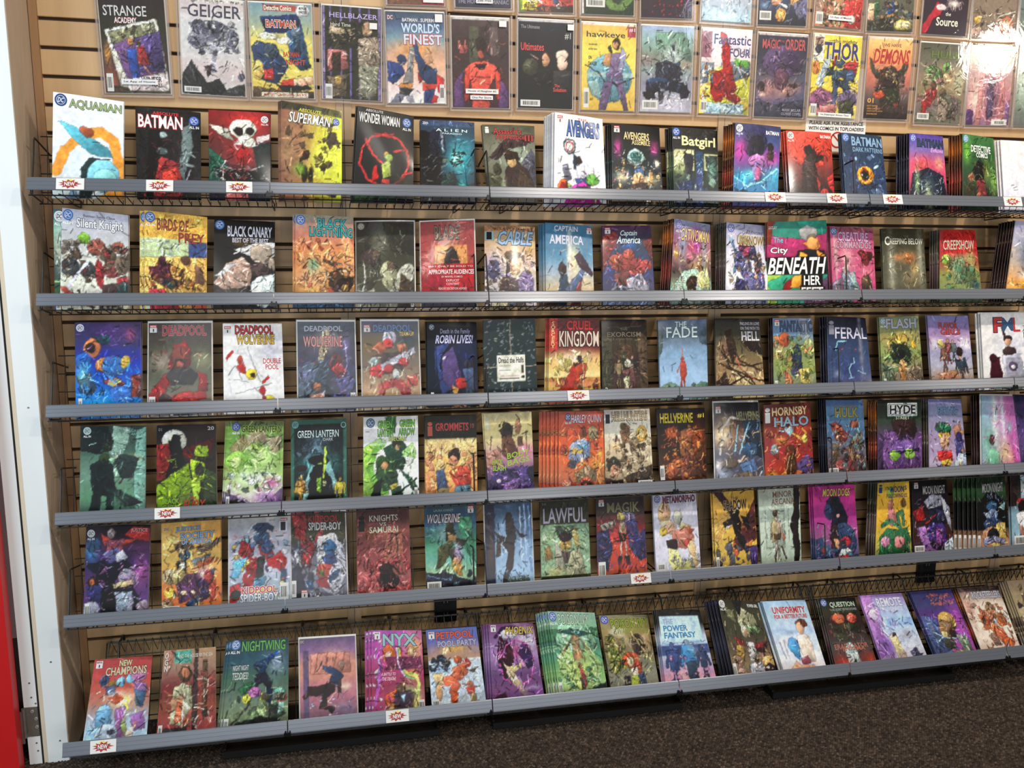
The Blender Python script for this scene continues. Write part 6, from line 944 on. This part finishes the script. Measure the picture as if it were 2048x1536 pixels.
g b38 b38 a38 958 657 446;p 223 30 30 44 20 60 24 70 44 80 60 74 80 56 74 50 90 36 84 40 60;e 346 34 50 9 14;e e99 56 58 4 4;e 346 66 106 30 34;e 322 46 84 9 10;p 322 34 92 54 90 60 116 36 118;p b86 40 100 50 100 66 112 50 120;e b34 70 106 13 10;e cdd 70 130 16 12;e b33 72 136 8 7;p 357 10 120 30 110 44 150 6 150;p 346 0 100 20 96 26 150 0 150;k 457,d6a,aab,223 40 4 70 98 148 9 1.3;b 357,a44,334 16 10 110 96 148 7;i .5
MOON DOGS|22,8,88,22|dd6|733|i
5|26349,-1198,-14216,27646,-1113,-14252,26038,-1886,-16948,27481,-1886,-16948|5|-3.4|d|golden yellow comic with green coils, dark stack, fourteenth on the fifth shelf|fourteenth stack on the fifth shelf
g ca3 da3 da3 ba4 575;e 8a4 40 20 10 10;e b76 40 44 8 9;p b77 34 52 50 50 60 74 46 84 28 74;p a65 40 40 46 28 50 44;l 475 9 16 80 40 72 70 86 60 60 76 56 80 80;p 364 10 100 30 86 60 90 90 86 100 110 90 150 10 150;e 253 50 130 40 24;e c8a 26 110 12 10;e d88 66 112 14 11;e 753 80 40 8 8;l 9b5 2 6 144 30 136 60 144;k 242,7a6,ca5 26 4 66 98 148 10 1.4;i .5
MOON|40,8,82,20|347||b ~ IS|80,8,92,16|347|| ~ FOLLOWING US|28,22,92,30|446|| ~ TO THE|22,9,38,15|347|| ~ I|4,4,14,20|346||
5|27872,-974,-14305,29364,-870,-14336,27694,-1732,-16984,29338,-1732,-16984|2|0.0||black comic with pale hooded bulk and red smear, fifteenth on the fifth shelf|fifteenth stack on the fifth shelf
g 111 212 322 422 334;p 99a 30 40 50 28 80 30 96 60 80 66 40 56;p bbc 80 34 100 56 100 100 84 70;p 223 40 56 80 50 90 80 74 96 50 90;p a22 0 60 26 46 30 76 10 80;l b33 2 30 84 60 66;p 335 60 56 84 60 80 84;p 437 40 80 80 84 86 110 60 120 34 110;p 96a 10 90 30 86 44 130 70 136 60 146 30 140;p 848 60 90 78 96 66 130 52 134;b 96a,335,638,223 30 6 70 96 140 6;p bcd 80 120 100 110 100 150 70 150;k 111,bac,99b 44 4 30 98 146 12 1.4;i .7
MOON KNIGHT|28,11,92,27|bbb|222| ~ M|5,3|922| ~ B|2,123.4,26,135.6||
5|30317,-1220,-14244,31569,-1124,-14240,30105,-1938,-16936,31477,-1938,-16936|6|-12.7||dark green comic with blue crystalline forms, fanned copies, sixteenth on the fifth shelf|sixteenth stack on the fifth shelf
g 353 353 232 222 a75 b98;r 232 0 0 100 20;p 111 0 50 40 24 60 30 100 50 100 100 0 100;p aab 44 34 50 26 52 42;p 99b 60 40 64 32 68 46;e 357 48 56 18 10;p 8aa 70 60 96 48 90 66;e 679 50 72 16 10;p 9ab 20 66 40 70 36 84;e 346 50 90 30 12;e b86 50 110 36 16;p ca5 60 90 90 90 90 130 60 130;e 222 50 112 18 14;p 88a 16 118 50 112 90 120 84 130 50 124 20 130;s ccc 90 140 16 10;p db6 40 128 70 128 60 142;k 112,9ce,347,dca 50 6 36 96 144 10 1.4;i .7
MOON KNIGHT|18,12,90,30|aaa|333| ~ B|2,110.3,10,140.2||v
5|31923,-993,-14295,33366,-937,-14267,31751,-1732,-16984,33255,-1732,-16984|2|-3.4||cropped comic with a red stripe and white shirt, seventeenth on the fifth shelf|seventeenth stack on the fifth shelf
g 222 333 79a 8ab 9ab;r b33 10 46 100 54;r bcd 30 0 100 46;p 223 40 20 60 10 56 44 44 44;e 211 34 66 14 16;p ddd 14 76 40 70 60 96 50 110 24 110;p a76 20 96 40 110 60 104 60 114 24 118;p 334 20 118 70 114 66 134 20 134;p 322 0 0 20 0 16 60 0 60;i .5
MOON|30,10,100,34|bbb|333| ~ B|6,117.8,46,136.5||
6|537,-1441,-18277,2115,-1303,-18372,358,-2919,-20409,2099,-2919,-20409|2|0.0||red comic fading to pale blue, leftmost on the bottom, first on the bottom shelf|first stack on the bottom shelf
g a44 b44 b54 a76 9ab acd cde;e 358 22 36 8 8;p 346 16 30 24 24 26 46 18 46;e 863 38 42 9 6;p 457 26 46 40 44 44 60 28 60;e 7bd 50 40 8 8;e 7bd 66 36 7 8;e b7a 80 32 13 10;p 869 70 42 92 44 96 60 74 56;p 357 74 54 94 60 90 84 78 80;s ffc 56 70 24 14;s fee 44 62 12 8;p b53 30 66 46 58 60 66 44 76;p 858 46 84 62 80 66 130 46 138;p 96a 70 96 92 90 96 120 76 120;p dcb 66 120 80 110 76 146 60 140;e 8bd 26 86 12 10;p 69b 16 84 40 84 40 110 16 110;e abc 34 122 18 16;e 334 42 120 6 4;p 8bd 4 112 20 110 30 150 0 150;l ee5 3 60 66 66 70 60 76 66 84;p 9a6 56 110 64 90 66 130;k eff,457,c76,99b 60 0 30 100 148 12 1.4;s def 10 140 30 14;i .4
NEW|44,4,66,14|cc9|433|b ~ CHAMPIONS|22,15,92,29|cb9|433|b ~ M|4,3|dcc|
6|2543,-1730,-18036,4012,-1764,-18029,2348,-2919,-20409,4026,-2919,-20409|2|0.0||rust red comic with teal corner patch, glossy streaks, second on the bottom shelf|second stack on the bottom shelf
g a86 976 733 843 944 a54;r 5a9 22 2 54 22;p a76 6 0 22 0 14 34 6 40;e 543 44 40 12 12;e b75 44 38 8 8;p aa8 24 60 40 54 56 60 60 110 48 124 20 116;p b86 20 80 44 70 46 78 22 100;p c64 32 84 42 80 40 116 28 118;p a54 40 116 60 92 62 104 44 124;l dcb 2 44 70 40 150;s 954 80 60 10 20;p 433 60 0 66 0 68 150 58 150;p 543 76 20 84 20 84 110 76 110;k b54,633,dcb 50 60 40 100 148 16 1.8;k 432,ba7,cb9 30 6 50 60 140 8 1.3;p 333 10 124 50 124 50 150 8 150;i .6
AND THE HOUSE BY THE SEA|28,8,94,14|ccb|| ~ OGN|3,4,10,34|ddd||V ~ B|2,117.8,9,140.2||v
6|4462,-1723,-17880,6149,-1765,-17917,4161,-2957,-20383,6074,-2957,-20383|3|-8.4||dark green comic with blue acrobat shapes and green lettering, third on the bottom shelf|third stack on the bottom shelf
g 344 356 465 676 786 443;s 789 80 40 20 30;p 246 44 40 60 30 66 36 60 56 48 52;l 247 6 60 36 80 24;p 223 44 56 62 52 74 70 70 84 60 70 46 74;p 124 66 76 76 80 72 104 64 96;e 346 50 42 7 6;p 364 20 76 40 66 46 72 30 96;e b6a 46 82 10 8;e cc4 34 92 7 7;p cc4 56 84 66 88 64 112 54 116;p ca4 60 84 68 92 64 96;e 6a9 86 84 8 6;e a44 88 94 9 8;p 8ba 78 100 94 100 90 120 80 120;p 9b7 40 110 60 104 64 120 44 130;p 222 70 104 84 104 82 130 70 130;l 433 3 14 130 40 100;b 443,675,343 30 4 90 98 148 7;s 8a7 50 124 20 12;p 222 20 128 60 120 100 134 100 150 14 150;k 122,ac9,567 40 4 30 98 148 13 1.4;i .6
NIGHTWING|20,3,94,19|6a5|243| ~ NIGHT NIGHT|8,40,34,48|ccc|| ~ TEDDIES!|8,51,34,62|ccc|| ~ D|9,8,8|57a|A ~ B|2,119.7,9,140.2||v
6|6458,-1756,-18015,8134,-1769,-18047,6443,-2919,-20409,8130,-2919,-20409|2|0.0|s|dusty pink bagged comic with a leaping dark figure, fourth on the bottom shelf|fourth stack on the bottom shelf
g 657 869 c87 c87 b78 a67 867 657;r 657 6 20 16 150;s da8 60 40 40 24;p c87 20 26 90 26 90 60 20 60;l a65 1.5 34 26 26 60;l a65 1.5 50 26 42 60;l a65 1.5 66 26 58 60;l a65 1.5 80 26 72 60;s edb 80 84 12 8;p 346 40 46 56 50 70 58 78 66 62 84 50 80 56 62 40 52;p 322 14 80 44 78 62 74 60 92 46 100 48 112 60 116 56 128 50 120 34 116 40 96 20 94 6 100 4 94 12 90;p 433 66 74 74 70 72 94 66 94;e a87 74 46 6 6;l eca 1.5 64 92 48 106 62 114;l 445 1.5 30 56 40 40;b dde,cce 22 6 100 94 146 3.2;s 879 80 120 20 14;k b78,657 16 10 90 96 146 14 1.4;i .2
DC|2,3,8,7|cc9||
6|8644,-1770,-17909,10197,-1807,-18031,8554,-2957,-20383,10197,-2957,-20383|3|-10.5||purple and orange comic with rainbow ribbon, fifth on the bottom shelf|fifth stack on the bottom shelf
g a5a b5a a47 935 a46 949;s da6 84 30 22 30;s c84 80 60 14 30;e c63 34 40 12 16;e dba 32 42 6 7;e ca6 78 36 8 8;e eca 78 36 4 5;l cc6 6 54 30 58 60 66 72 84 76 90 90 84 120;l c43 3 57 30 62 60 70 70;l 6b7 3 50 30 54 60 62 76 80 82;l b5b 6 4 30 16 50 14 90 6 120;b dcd,c9c 20 0 4 18 130 4;r 735 26 44 96 66;l dce 3 48 30 52 56 62 76;s 9c7 70 108 30 20;p d53 24 108 50 96 44 120 28 130;e 543 56 100 9 10;p 434 40 106 70 100 86 110 84 140 70 130 60 140 44 134;p 9cd 54 108 64 106 60 122;s ec6 36 128 12 10;s dc6 84 124 10 20;k 423,ecd,fd8,739 50 2 20 98 148 12 1.5;i .5
NYX|22,6,88,26|9bb|567|b ~ A BATTLE TO|18,70,46,75|ecd||i ~ THE DEATH!|20,77,46,83|ecd||i ~ M|6,3|eee| ~ B|88,117.8,99,138.4||v
6|10344,-1767,-18063,11985,-1628,-18156,10412,-2919,-20409,12121,-2919,-20409|2|0.0||blue snow comic with red and tan tumbling figures, sixth on the bottom shelf|sixth stack on the bottom shelf
g 56a 66a a87 a97 9bd acd bcd;s da5 50 36 40 12;r bcd 0 54 100 150;s 8ac 20 70 20 10;b 346,457,234 16 4 50 40 70 6;e b53 56 56 7 7;e b43 72 62 8 8;p c64 44 70 66 62 74 78 56 92 40 88;p d64 14 84 44 80 56 100 44 116 34 112 38 98 18 100;p ca7 6 76 26 76 26 96 10 92;p c96 10 94 22 96 18 124 10 122;p a42 38 108 52 112 46 134 32 142;p 433 32 134 46 136 42 146 28 146;e b64 74 98 6 5;p b43 66 104 84 102 80 116 68 116;p 875 70 116 84 116 86 140 74 136;l 865 2 60 98 90 104;p 643 62 66 84 80 94 70 76 74;k 456,dee,a86,89b 44 2 56 98 148 12 1.1;e b99 54 142 12 5;i .4
PETPOOL|18,5,90,18|c54|433|b ~ POOL PARTY|20,21,96,32|aac|556|b ~ M|4,4|dcc| ~ B|2,119.7,14,138.4||v
6|12335,-1846,-17999,13896,-1446,-18271,12302,-2996,-20357,13974,-2996,-20357|4|-6.3||violet comic with a large pink circle and black mass, seventh on the bottom shelf|seventh stack on the bottom shelf
g 747 869 97a 647 747 649;s dde 80 30 24 26;e ccd 40 18 22 9;l 324 6 12 24 30 8 60 8 76 20;p 312 20 24 44 34 50 60 40 90 26 100 14 60;l c5a 2.5 20 60 34 38 56 30 80 40 90 70 80 100 50 112 24 96 18 70;s b47 60 50 20 14;e 425 70 50 12 12;e b8a 72 72 12 9;p 325 60 56 84 50 90 76 76 84;p ba8 24 66 40 80 60 110 80 130 60 128 36 100;p cb8 36 76 60 70 62 80 44 86;s aab 80 116 20 4;s 749 80 130 20 20;k 213,dbe,c6b,659 60 4 20 98 148 16 1.6;p 312 0 130 24 120 30 150 0 150;i .6
PHOENIX|34,6,98,20|cb4|424|i ~ M|4,2|ccd|
6|14283,-1811,-17736,15862,-1852,-17903,14437,-3073,-20305,16050,-3073,-20305|6|-6.3||sea-green comic with glowing green oval, fanned stack, eighth on the bottom shelf|eighth stack on the bottom shelf
g 8a9 7a8 476 597 7a6 9b7 564;p 475 0 30 100 26 100 44 0 50;p 8b9 20 20 50 14 80 20 96 60 60 70 30 70 8 50;s 9ca 40 40 20 20;p 355 14 34 44 28 90 36 60 42;p 9b7 6 80 30 50 50 100 70 50 98 90 80 130 50 148 20 130;s bc6 50 100 34 24;s de8 40 120 20 12;p 975 44 40 56 40 60 80 50 74 40 84;l 865 3 46 40 20 70;l 865 3 54 40 80 70;s d96 50 76 8 10;p a44 48 96 56 94 62 120 56 130;p 433 48 110 56 114 54 148 46 148;e 954 50 90 4 5;b 586,475,6a7 16 4 110 40 140 5;b 475,586 12 62 90 96 130 5;k 354,bda,7a6 50 2 20 98 148 18 1.6;p 233 70 130 100 120 100 150 80 150;i .6
POISON IVY|20,4,84,22|bcb|465| ~ D|9,9,8|46a|A ~ B|2,115.9,9,140.2||v
6|16046,-1772,-18061,17928,-1246,-18428,16208,-2957,-20383,17846,-2957,-20383|3|0.0||swampy gold comic with red hair splash, ninth on the bottom shelf|ninth stack on the bottom shelf
g 886 985 875 776 887 665;s ddc 30 30 18 12;s ca8 80 50 20 20;e 875 20 60 14 20;p 995 4 64 24 52 34 80 24 110 6 100;b aa4,784,563 40 4 36 44 100 6;e 433 70 56 14 20;e c53 50 84 17 14;e cb9 48 86 7 9;p a43 60 80 70 90 66 120 58 110;p dcb 46 100 60 96 62 112 50 116;p ab4 44 114 60 112 56 150 42 150;p 223 30 112 42 112 42 150 28 150;p 346 60 112 72 108 76 146 62 150;l ba7 3 60 34 92 90;l a97 2 76 40 98 80;k 442,cc8,885,ba4 60 2 40 98 148 14 1.6;i .7
POISON IVY|20,8,96,24|9a3|453| ~ SWAMP THING|26,24,94,36|894|| ~ D|9,8,8|45a|
6|18021,-1796,-18023,19811,-1300,-18380,18054,-2957,-20383,19863,-2957,-20383|3|-3.4||pale blue and pink comic with three blue figures, tenth on the bottom shelf|tenth stack on the bottom shelf
g 333 333 bcd bcd 99b c8b d9b;r 333 0 0 100 12;r 9bd 4 12 92 64;r bdf 4 12 92 60;r 458 0 66 100 84;k 346,57a 20 0 60 100 80 10 1.4;s daa 40 130 60 30;F 458 569 22 144 84 0;F 48b 79b 54 146 92 0;F 346 457 82 142 74 0;p 48b 42 66 66 66 66 100 44 102;p 458 12 80 32 80 32 112 14 112;p 345 46 98 66 98 66 140 48 140;b c8b,459,d9b 20 2 80 98 140 4;k 346,eac 14 4 70 96 140 10 1;i .2
THE|10,17,32,27|9ac|| ~ POWER|10,29,62,40|48b||b ~ FANTASY|10,42,78,53|48b||b
6|20245,-1732,-17842,21715,-1761,-18040,20472,-3035,-20331,22005,-3035,-20331|5|-8.4|d|sepia and black comic with white central figure, eleventh on the bottom shelf|eleventh stack on the bottom shelf
g 332 443 443 654 875 876;p 997 44 8 80 26 84 50 50 60 36 40;p 8a7 40 44 90 50 80 60 50 58;p 775 10 10 30 20 34 44 14 30;p 222 34 0 60 0 44 30;e bba 48 56 8 12;e a86 50 60 5 7;p 833 18 66 40 74 44 84 24 78;p 833 60 80 92 76 94 86 66 90;p bbb 46 76 62 76 66 100 60 114 46 110;p aab 40 116 70 112 80 150 40 150;p 543 50 106 66 106 60 116;e a84 26 92 10 12;e 976 16 110 10 12;e 865 82 100 12 12;e 322 78 92 10 5;e ca6 88 116 16 14;e 322 88 126 14 10;e b98 20 134 12 14;b fed,a86,543 24 4 80 98 148 4;k 211,cb9,664 40 4 20 98 148 13 1.5;i .6
POWER GIRL|70,6,96,12|ddd||b ~ D|8,8,7|ddd|A ~ B|2,112.2,9,140.2||v
6|21949,-1643,-18112,23737,-1394,-18312,22324,-2957,-20383,23902,-2957,-20383|3|-3.4||pale blue sky comic with blue mannequin head shape, twelfth on the bottom shelf|twelfth stack on the bottom shelf
g 9bd acd bce cde dde edd;s 9bd 50 60 60 10;s eef 30 80 30 14;e 743 72 46 14 8;p 743 60 40 84 38 84 50 62 50;e da8 66 54 9 12;p dcb 54 70 74 66 84 84 80 120 56 124 52 90;e 59d 40 88 13 17;p 49c 30 88 50 92 48 110 36 108;p 48b 34 106 46 104 44 116;p 845 46 112 64 108 70 120 50 130;l aab 3 10 80 14 110;l bbc 3 20 76 22 110;p e97 6 150 20 130 36 116 44 124 70 126 98 140 100 150;p d86 30 124 40 130 36 150 26 150;l e98 2 24 134 50 150;k abd,eef,c97 20 2 60 98 148 12 1;i .2
UNIFORMITY|16,12,92,25|a34|dbb|b ~ FOR A BETTER FUTURE|16,27,92,35|a34|dbb|b
6|24329,-1349,-18343,25810,-1207,-18468,24230,-2957,-20383,25832,-2957,-20383|3|-3.4|d|black comic with orange goggles and red base, thirteenth on the bottom shelf|thirteenth stack on the bottom shelf
g 222 332 322 433 444 733 943;p 443 20 20 90 20 94 30 22 32;e d64 36 42 16 10;e c54 72 42 14 10;s ea6 36 46 10 4;p 332 14 56 50 50 92 54 80 74 54 66 30 72;p 554 50 56 60 50 62 64 54 70;p 776 56 68 64 76 58 84;p 443 10 72 40 68 50 84 30 90;r 544 6 88 98 92;e 9bb 46 112 14 22;p bcc 34 110 60 110 70 150 30 150;p 222 46 128 52 122 56 150 46 150;s c43 20 134 20 20;s b43 86 130 20 20;k 111,887,a54 30 4 30 98 110 14 1.5;i .5
QUESTION|22,8,92,20|bcb|343|b ~ ALL ALONG THE WATCHTOWER|26,21,94,26|9aa|| ~ ERADICATOR|8,92,92,102|a65||b ~ ENIGMA|26,98.18,82,106.6|a65||b ~ D|8,8,8|46a|
6|25893,-1366,-18330,27685,-1238,-18433,26052,-2919,-20409,27859,-2919,-20409|2|0.0||pale lilac comic with purple flowing streak, fourteenth on the bottom shelf|fourteenth stack on the bottom shelf
g 97b abd ace bcd ccd cbd;p a7b 0 0 24 0 20 50 26 90 14 120 0 130;p b9d 16 20 34 30 30 70 24 60;e dce 16 40 10 12;s 74a 20 110 24 34;l 96b 3 10 60 30 100 26 150;l dbe 2 4 90 24 130;e cba 42 92 8 12;e 433 46 84 5 6;p cb8 34 90 50 84 56 130 40 136;p b98 40 130 56 120 60 150 44 150;s aab 74 84 20 14;p 446 66 120 84 110 90 144 70 140;p 335 72 126 96 124 80 134;r 9be 40 50 100 66;k 86a,eef,b9d,768 50 2 20 70 148 14 1.4;k 99b,eef 20 60 70 98 140 10 1;i .4
REMOTE|32,8,90,26|dde|78a|b ~ SPACE|58,27,88,36|dde||
6|27982,-1303,-18390,29751,-1221,-18448,28208,-2957,-20383,29812,-2957,-20383|3|0.0||indigo and magenta comic with bronze domed shape, fifteenth on the bottom shelf|fifteenth stack on the bottom shelf
g 336 447 638 84a a4a b5a;p 458 0 50 30 56 50 110 60 150 0 150;p 568 4 60 18 64 30 110 14 110;s b5b 86 70 20 50;e a84 58 66 20 20;s db6 56 58 10 8;e 864 50 84 18 20;e dc8 40 92 7 7;e 322 60 92 8 8;l bde 2 16 86 34 96 20 104;l bde 2 34 98 64 102;l cde 2 40 106 60 110;e 443 44 112 14 10;e c69 46 126 6 4;p 676 66 94 90 100 96 140 70 130;l bca 3 78 96 84 130;p 57a 0 134 40 124 60 150 0 150;p 886 50 126 80 124 90 150 50 150;k 213,99b,8a9,c8c 44 4 50 98 148 10 1.4;k b55,c75 18 34 8 86 18 8 2;k b55,c75 20 40 22 92 32 8 2;i .6
.
6|29943,-1290,-18395,31731,-1246,-18455,29971,-2996,-20357,31540,-2996,-20357|4|-3.4|d|cream comic with rust red crowd in flight, sixteenth on the bottom shelf|sixteenth stack on the bottom shelf
g 544 dcb ddc dcb ecb;r 433 0 0 100 10;s b87 8 50 14 40;s cbb 80 70 14 14;e 975 60 46 12 8;e 653 60 38 6 4;p a75 40 50 70 50 66 70 40 74;e c64 40 74 12 9;e c63 76 78 12 9;p b64 24 60 40 56 44 90 30 94;p a64 66 64 84 56 90 80 74 80;e d74 54 90 12 9;p c64 44 92 72 90 80 116 60 120;e d63 76 120 14 10;p 976 30 104 50 96 56 124 40 124;p bcd 54 66 64 72 62 86;p 865 84 90 94 100 90 120;p 967 56 130 74 122 80 140 64 144;b a64,c75,865,d86 34 20 40 94 140 6;k 633,fed,a64 44 4 20 98 148 9 1.2;s c76 10 140 16 10;i .6
ROCKETFELLERS|26,11,96,26|bbc|455|b
6|31697,-1657,-18104,33324,-1795,-18035,31958,-2996,-20357,33395,-2996,-20357|4|-3.4||dark tan comic cropped by the frame corner, seventeenth on the bottom shelf|seventeenth stack on the bottom shelf
g 765 986 a97 987 889;e 543 50 50 30 30;s cb9 30 60 20 20;b 433,ba8,654 30 0 10 100 140 8;i .6
.
""".strip().split('\n')
STICK = {'around the dark comic with a tilted photo on violet, white caption tab': [('1st App of Howie', (26, 129, 82, 137))], 'around the charcoal comic with a red torso shape and hands': [('House of Slaughter #2', (22, 119, 80, 127)), ('One Per Store', (30, 130, 70, 137)), ('', (82, 4, 95, 14))], 'around the lavender striped comic with sepia photographs': [('', (80, 24, 93, 34))], 'around the dusk blue comic with two raised arms and chrome lettering': [('', (84, 3, 97, 16))], 'around the black comic with two portrait heads and small red words': [('', (88, 6, 100, 16))], 'around the yellow vintage comic with blue lettering and armored blue mass': [('1st Destroyer Armor Thor', (18, 142, 88, 150))], 'around the mostly cut-off red comic with white caption tab': [('', (62, 137, 98, 147))], 'around the slate comic with pale spaced capitals and caption tab': [('20th Print', (36, 135, 66, 144))], 'around the dark green comic bottom with a curving green limb': [('', (44, 112, 88, 122))], 'around the crowded tan and red comic bottom with caption tab': [('1st App of Maxiah', (26, 129, 80, 138))]}
DARK = ('g 211 322 211 433 211;k 543,111,655 20 0 0 30 150 20 2;i .5', 'g 223 112 334 112 223;k 556,112,446 20 0 0 30 150 20 2;i .5', 'g 322 b62 322 a43 211 733;k d94,311 20 0 0 30 150 16 2;i .5', 'g 555 332 655 433 332;k 998,322 20 0 0 30 150 22 2;i .5')
rnd = random.Random(11)
for ci in range(0, len(COMICS), 3):
    row, cor, ncop, fan, fl, label, place = COMICS[ci].split('|'); cor = [int(x) for x in cor.split(',')]; ncop = int(ncop); fan = float(fan) / 1000
    if row in 'AB':
        root, pg, o = comic(ci, cor, COMICS[ci + 1], COMICS[ci + 2], label, 'comics in the toploaders', 0.0004, False)
        backing(pg, root); toploader(root, pg, o, 'clear toploader ' + place, STICK.get(place, []))
        continue
    root, pg, o = comic(ci, cor, COMICS[ci + 1], COMICS[ci + 2], label, 'comics at the front of the shelves', rnd.uniform(.0012, .0042), 's' in fl)
    if 's' in fl: backing(pg, root)
    dark = None
    for k in range(1, ncop):
        s_ = .0086 * k
        d = (0, s_ * .97, -s_ * .2) if row != '6' else (0, s_ * .83, -s_ * .56)
        if 'd' in fl:
            if dark is None:
                dark = c = comic(ci + 7, cor, DARK[(ci // 3) % len(DARK)], '.', '', None, .002, False)[0]; c.name = 'comic_book'
            else: c = copy_tree(dark)
            lab, grp = 'dark-edged comic tucked behind the front comic, ' + place, 'dark comics behind, ' + place
        else:
            c = copy_tree(root, None, ('title', 'small_lettering', 'barcode', 'plastic_sleeve', 'backing_board', 'publisher_badge') if abs(fan) < .004 else ('title', 'small_lettering', 'plastic_sleeve', 'backing_board'))
            lab, grp = 'spare copy tucked behind the front comic, ' + place, 'spare copies, ' + place
        c.location = (o[0] + fan * k + rnd.uniform(-.0018, .0018), o[1] + d[1], o[2] + d[2] + rnd.uniform(0, .0025))
        tag(c, lab, 'comic book', grp)

# ---------------------------------------------------------------- price-strip cards, sign, outlets
def burst(k, cx, cy, rx, ry, col, lift, n=11, seed=1):
    r = random.Random(seed); pts = []
    for i in range(2 * n):
        a = math.pi * i / n; q = r.uniform(.85, 1.05) if i % 2 == 0 else r.uniform(.52, .66); pts.append((cx + rx * q * math.cos(a), cy - ry * q * math.sin(a)))
    k.add([(cx, cy)] + pts, [(0, i + 1, (i + 1) % (2 * n) + 1) for i in range(2 * n)], col, lift)
NEW = [(0, 0.1075, 'first from left on the top strip'), (0, 0.3275, 'second from left on the top strip'), (0, 0.5303, 'third from left on the top strip'), (0, 2.1123, 'fourth from left on the top strip'), (0, 2.3219, 'fifth from left on the top strip'), (0, 2.5186, 'sixth from left on the top strip'), (0, 2.9604, 'seventh from left on the top strip'), (2, 1.4989, 'alone on the third strip'), (3, 0.2964, 'alone on the fourth strip'), (4, 1.7247, 'alone on the fifth strip'), (5, 0.1084, 'first from left on the bottom strip'), (5, 0.9291, 'second from left on the bottom strip')]
for r, x, which in NEW:
    zs = ZS6 if r == 5 else SHELF_Z[r]; w = .034
    (yt, zt), (yb_, zb_) = ((-.2258, .0150), (-.2374, -.0140)) if r < 5 else ((-.3318, .0165), (-.3454, -.0152))
    pg = Page((-w, yt, zt), (w, yt, zt), (-w, yb_, zb_), (w, yb_, zb_), 0)
    m_ = MB(); q = [(0, 0), (0, 150), (100, 150), (100, 0)]
    a = [tuple(pg.at([u], [v], .0012)[0]) for u, v in q]; b = [tuple(pg.at([u], [v], .0006)[0]) for u, v in q]
    m_.add(a + b, [(0, 1, 2, 3), (7, 6, 5, 4), (0, 4, 5, 1), (1, 5, 6, 2), (2, 6, 7, 3), (3, 7, 4, 0)])
    t = tag(m_.build('new_card', M['paper'], None, (x, 0, zs)), 'white card reading NEW in a red burst, ' + which, 'card', 'NEW cards on the label strips')
    k = Ink(); burst(k, 47, 66, 30, 66, (.93, .85, .45), .0015, 9, 5); burst(k, 48, 78, 43, 62, (.64, .24, .25), .0018, 11, 2); bb = k.build('starburst', pg, t)
    k = Ink(); k.text('NEW', (30, 52, 67, 104), 'fff', '922', 'b', .0024); k.build('lettering', pg, t)

pg = Page((2.329, 0, .03), (2.552, 0, .03), (2.329, 0, -.29), (2.552, 0, -.29), 0)
m_ = MB(); m_.box(2.329, 2.552, -.0018, -.0006, -.29, -.02)
sg = tag(m_.build('paper_sign', M['paper']), 'white paper notice in black capitals taped under the toploaders', 'sign')
k = Ink(); k.text('PLEASE ASK FOR ASSISTANCE', (6, 104, 95, 109.6), '333', '', 'b', .0026); k.text('WITH COMICS IN TOPLOADERS!', (5, 112.3, 97, 118), '333', '', 'b', .0026); k.build('lettering', pg, sg)
k = Ink(); nn = 28
ring = [(54 + q * math.cos(2 * math.pi * i / nn), 132 - q * 1.047 * math.sin(2 * math.pi * i / nn)) for q in (12, 9.6) for i in range(nn)]
k.add(ring, [(i, (i + 1) % nn, nn + (i + 1) % nn, nn + i) for i in range(nn)], (.72, .2, .16), .0026)
k.add([(45.5, 125), (47, 123.4), (62.5, 139), (61, 140.6)], [(0, 3, 2, 1)], (.72, .2, .16), .0026); k.build('prohibition_ring', pg, sg)

for (x0, x1, z0, z1, lab) in ((1.083, 1.157, -1.862, -1.758, 'black double outlet on the slat wall below the fifth shelf, left one'), (2.916, 2.992, -1.864, -1.762, 'black wall plate on the slat wall below the fifth shelf, right one')):
    m_ = MB(); m_.box(x0, x1, -.011, -.0005, z0, z1); m_.box(x0 + .004, x1 - .004, -.0125, -.011, z0 + .004, z1 - .004)
    t = tag(m_.build('outlet_box', M['outlet']), lab, 'outlet')
    for dz in (.03, .072):
        m_ = MB(); xc = (x0 + x1) / 2; m_.tube([(xc, -.0115, z0 + dz), (xc, -.0142, z0 + dz)], .0165, 14); s_ = m_.build('socket', M['clip'], t)
        m_ = MB(); m_.box(xc - .007, xc - .0045, -.0148, -.0141, z0 + dz - .004, z0 + dz + .005); m_.box(xc + .0045, xc + .007, -.0148, -.0141, z0 + dz - .004, z0 + dz + .005); m_.build('slot', M['steel'], s_)
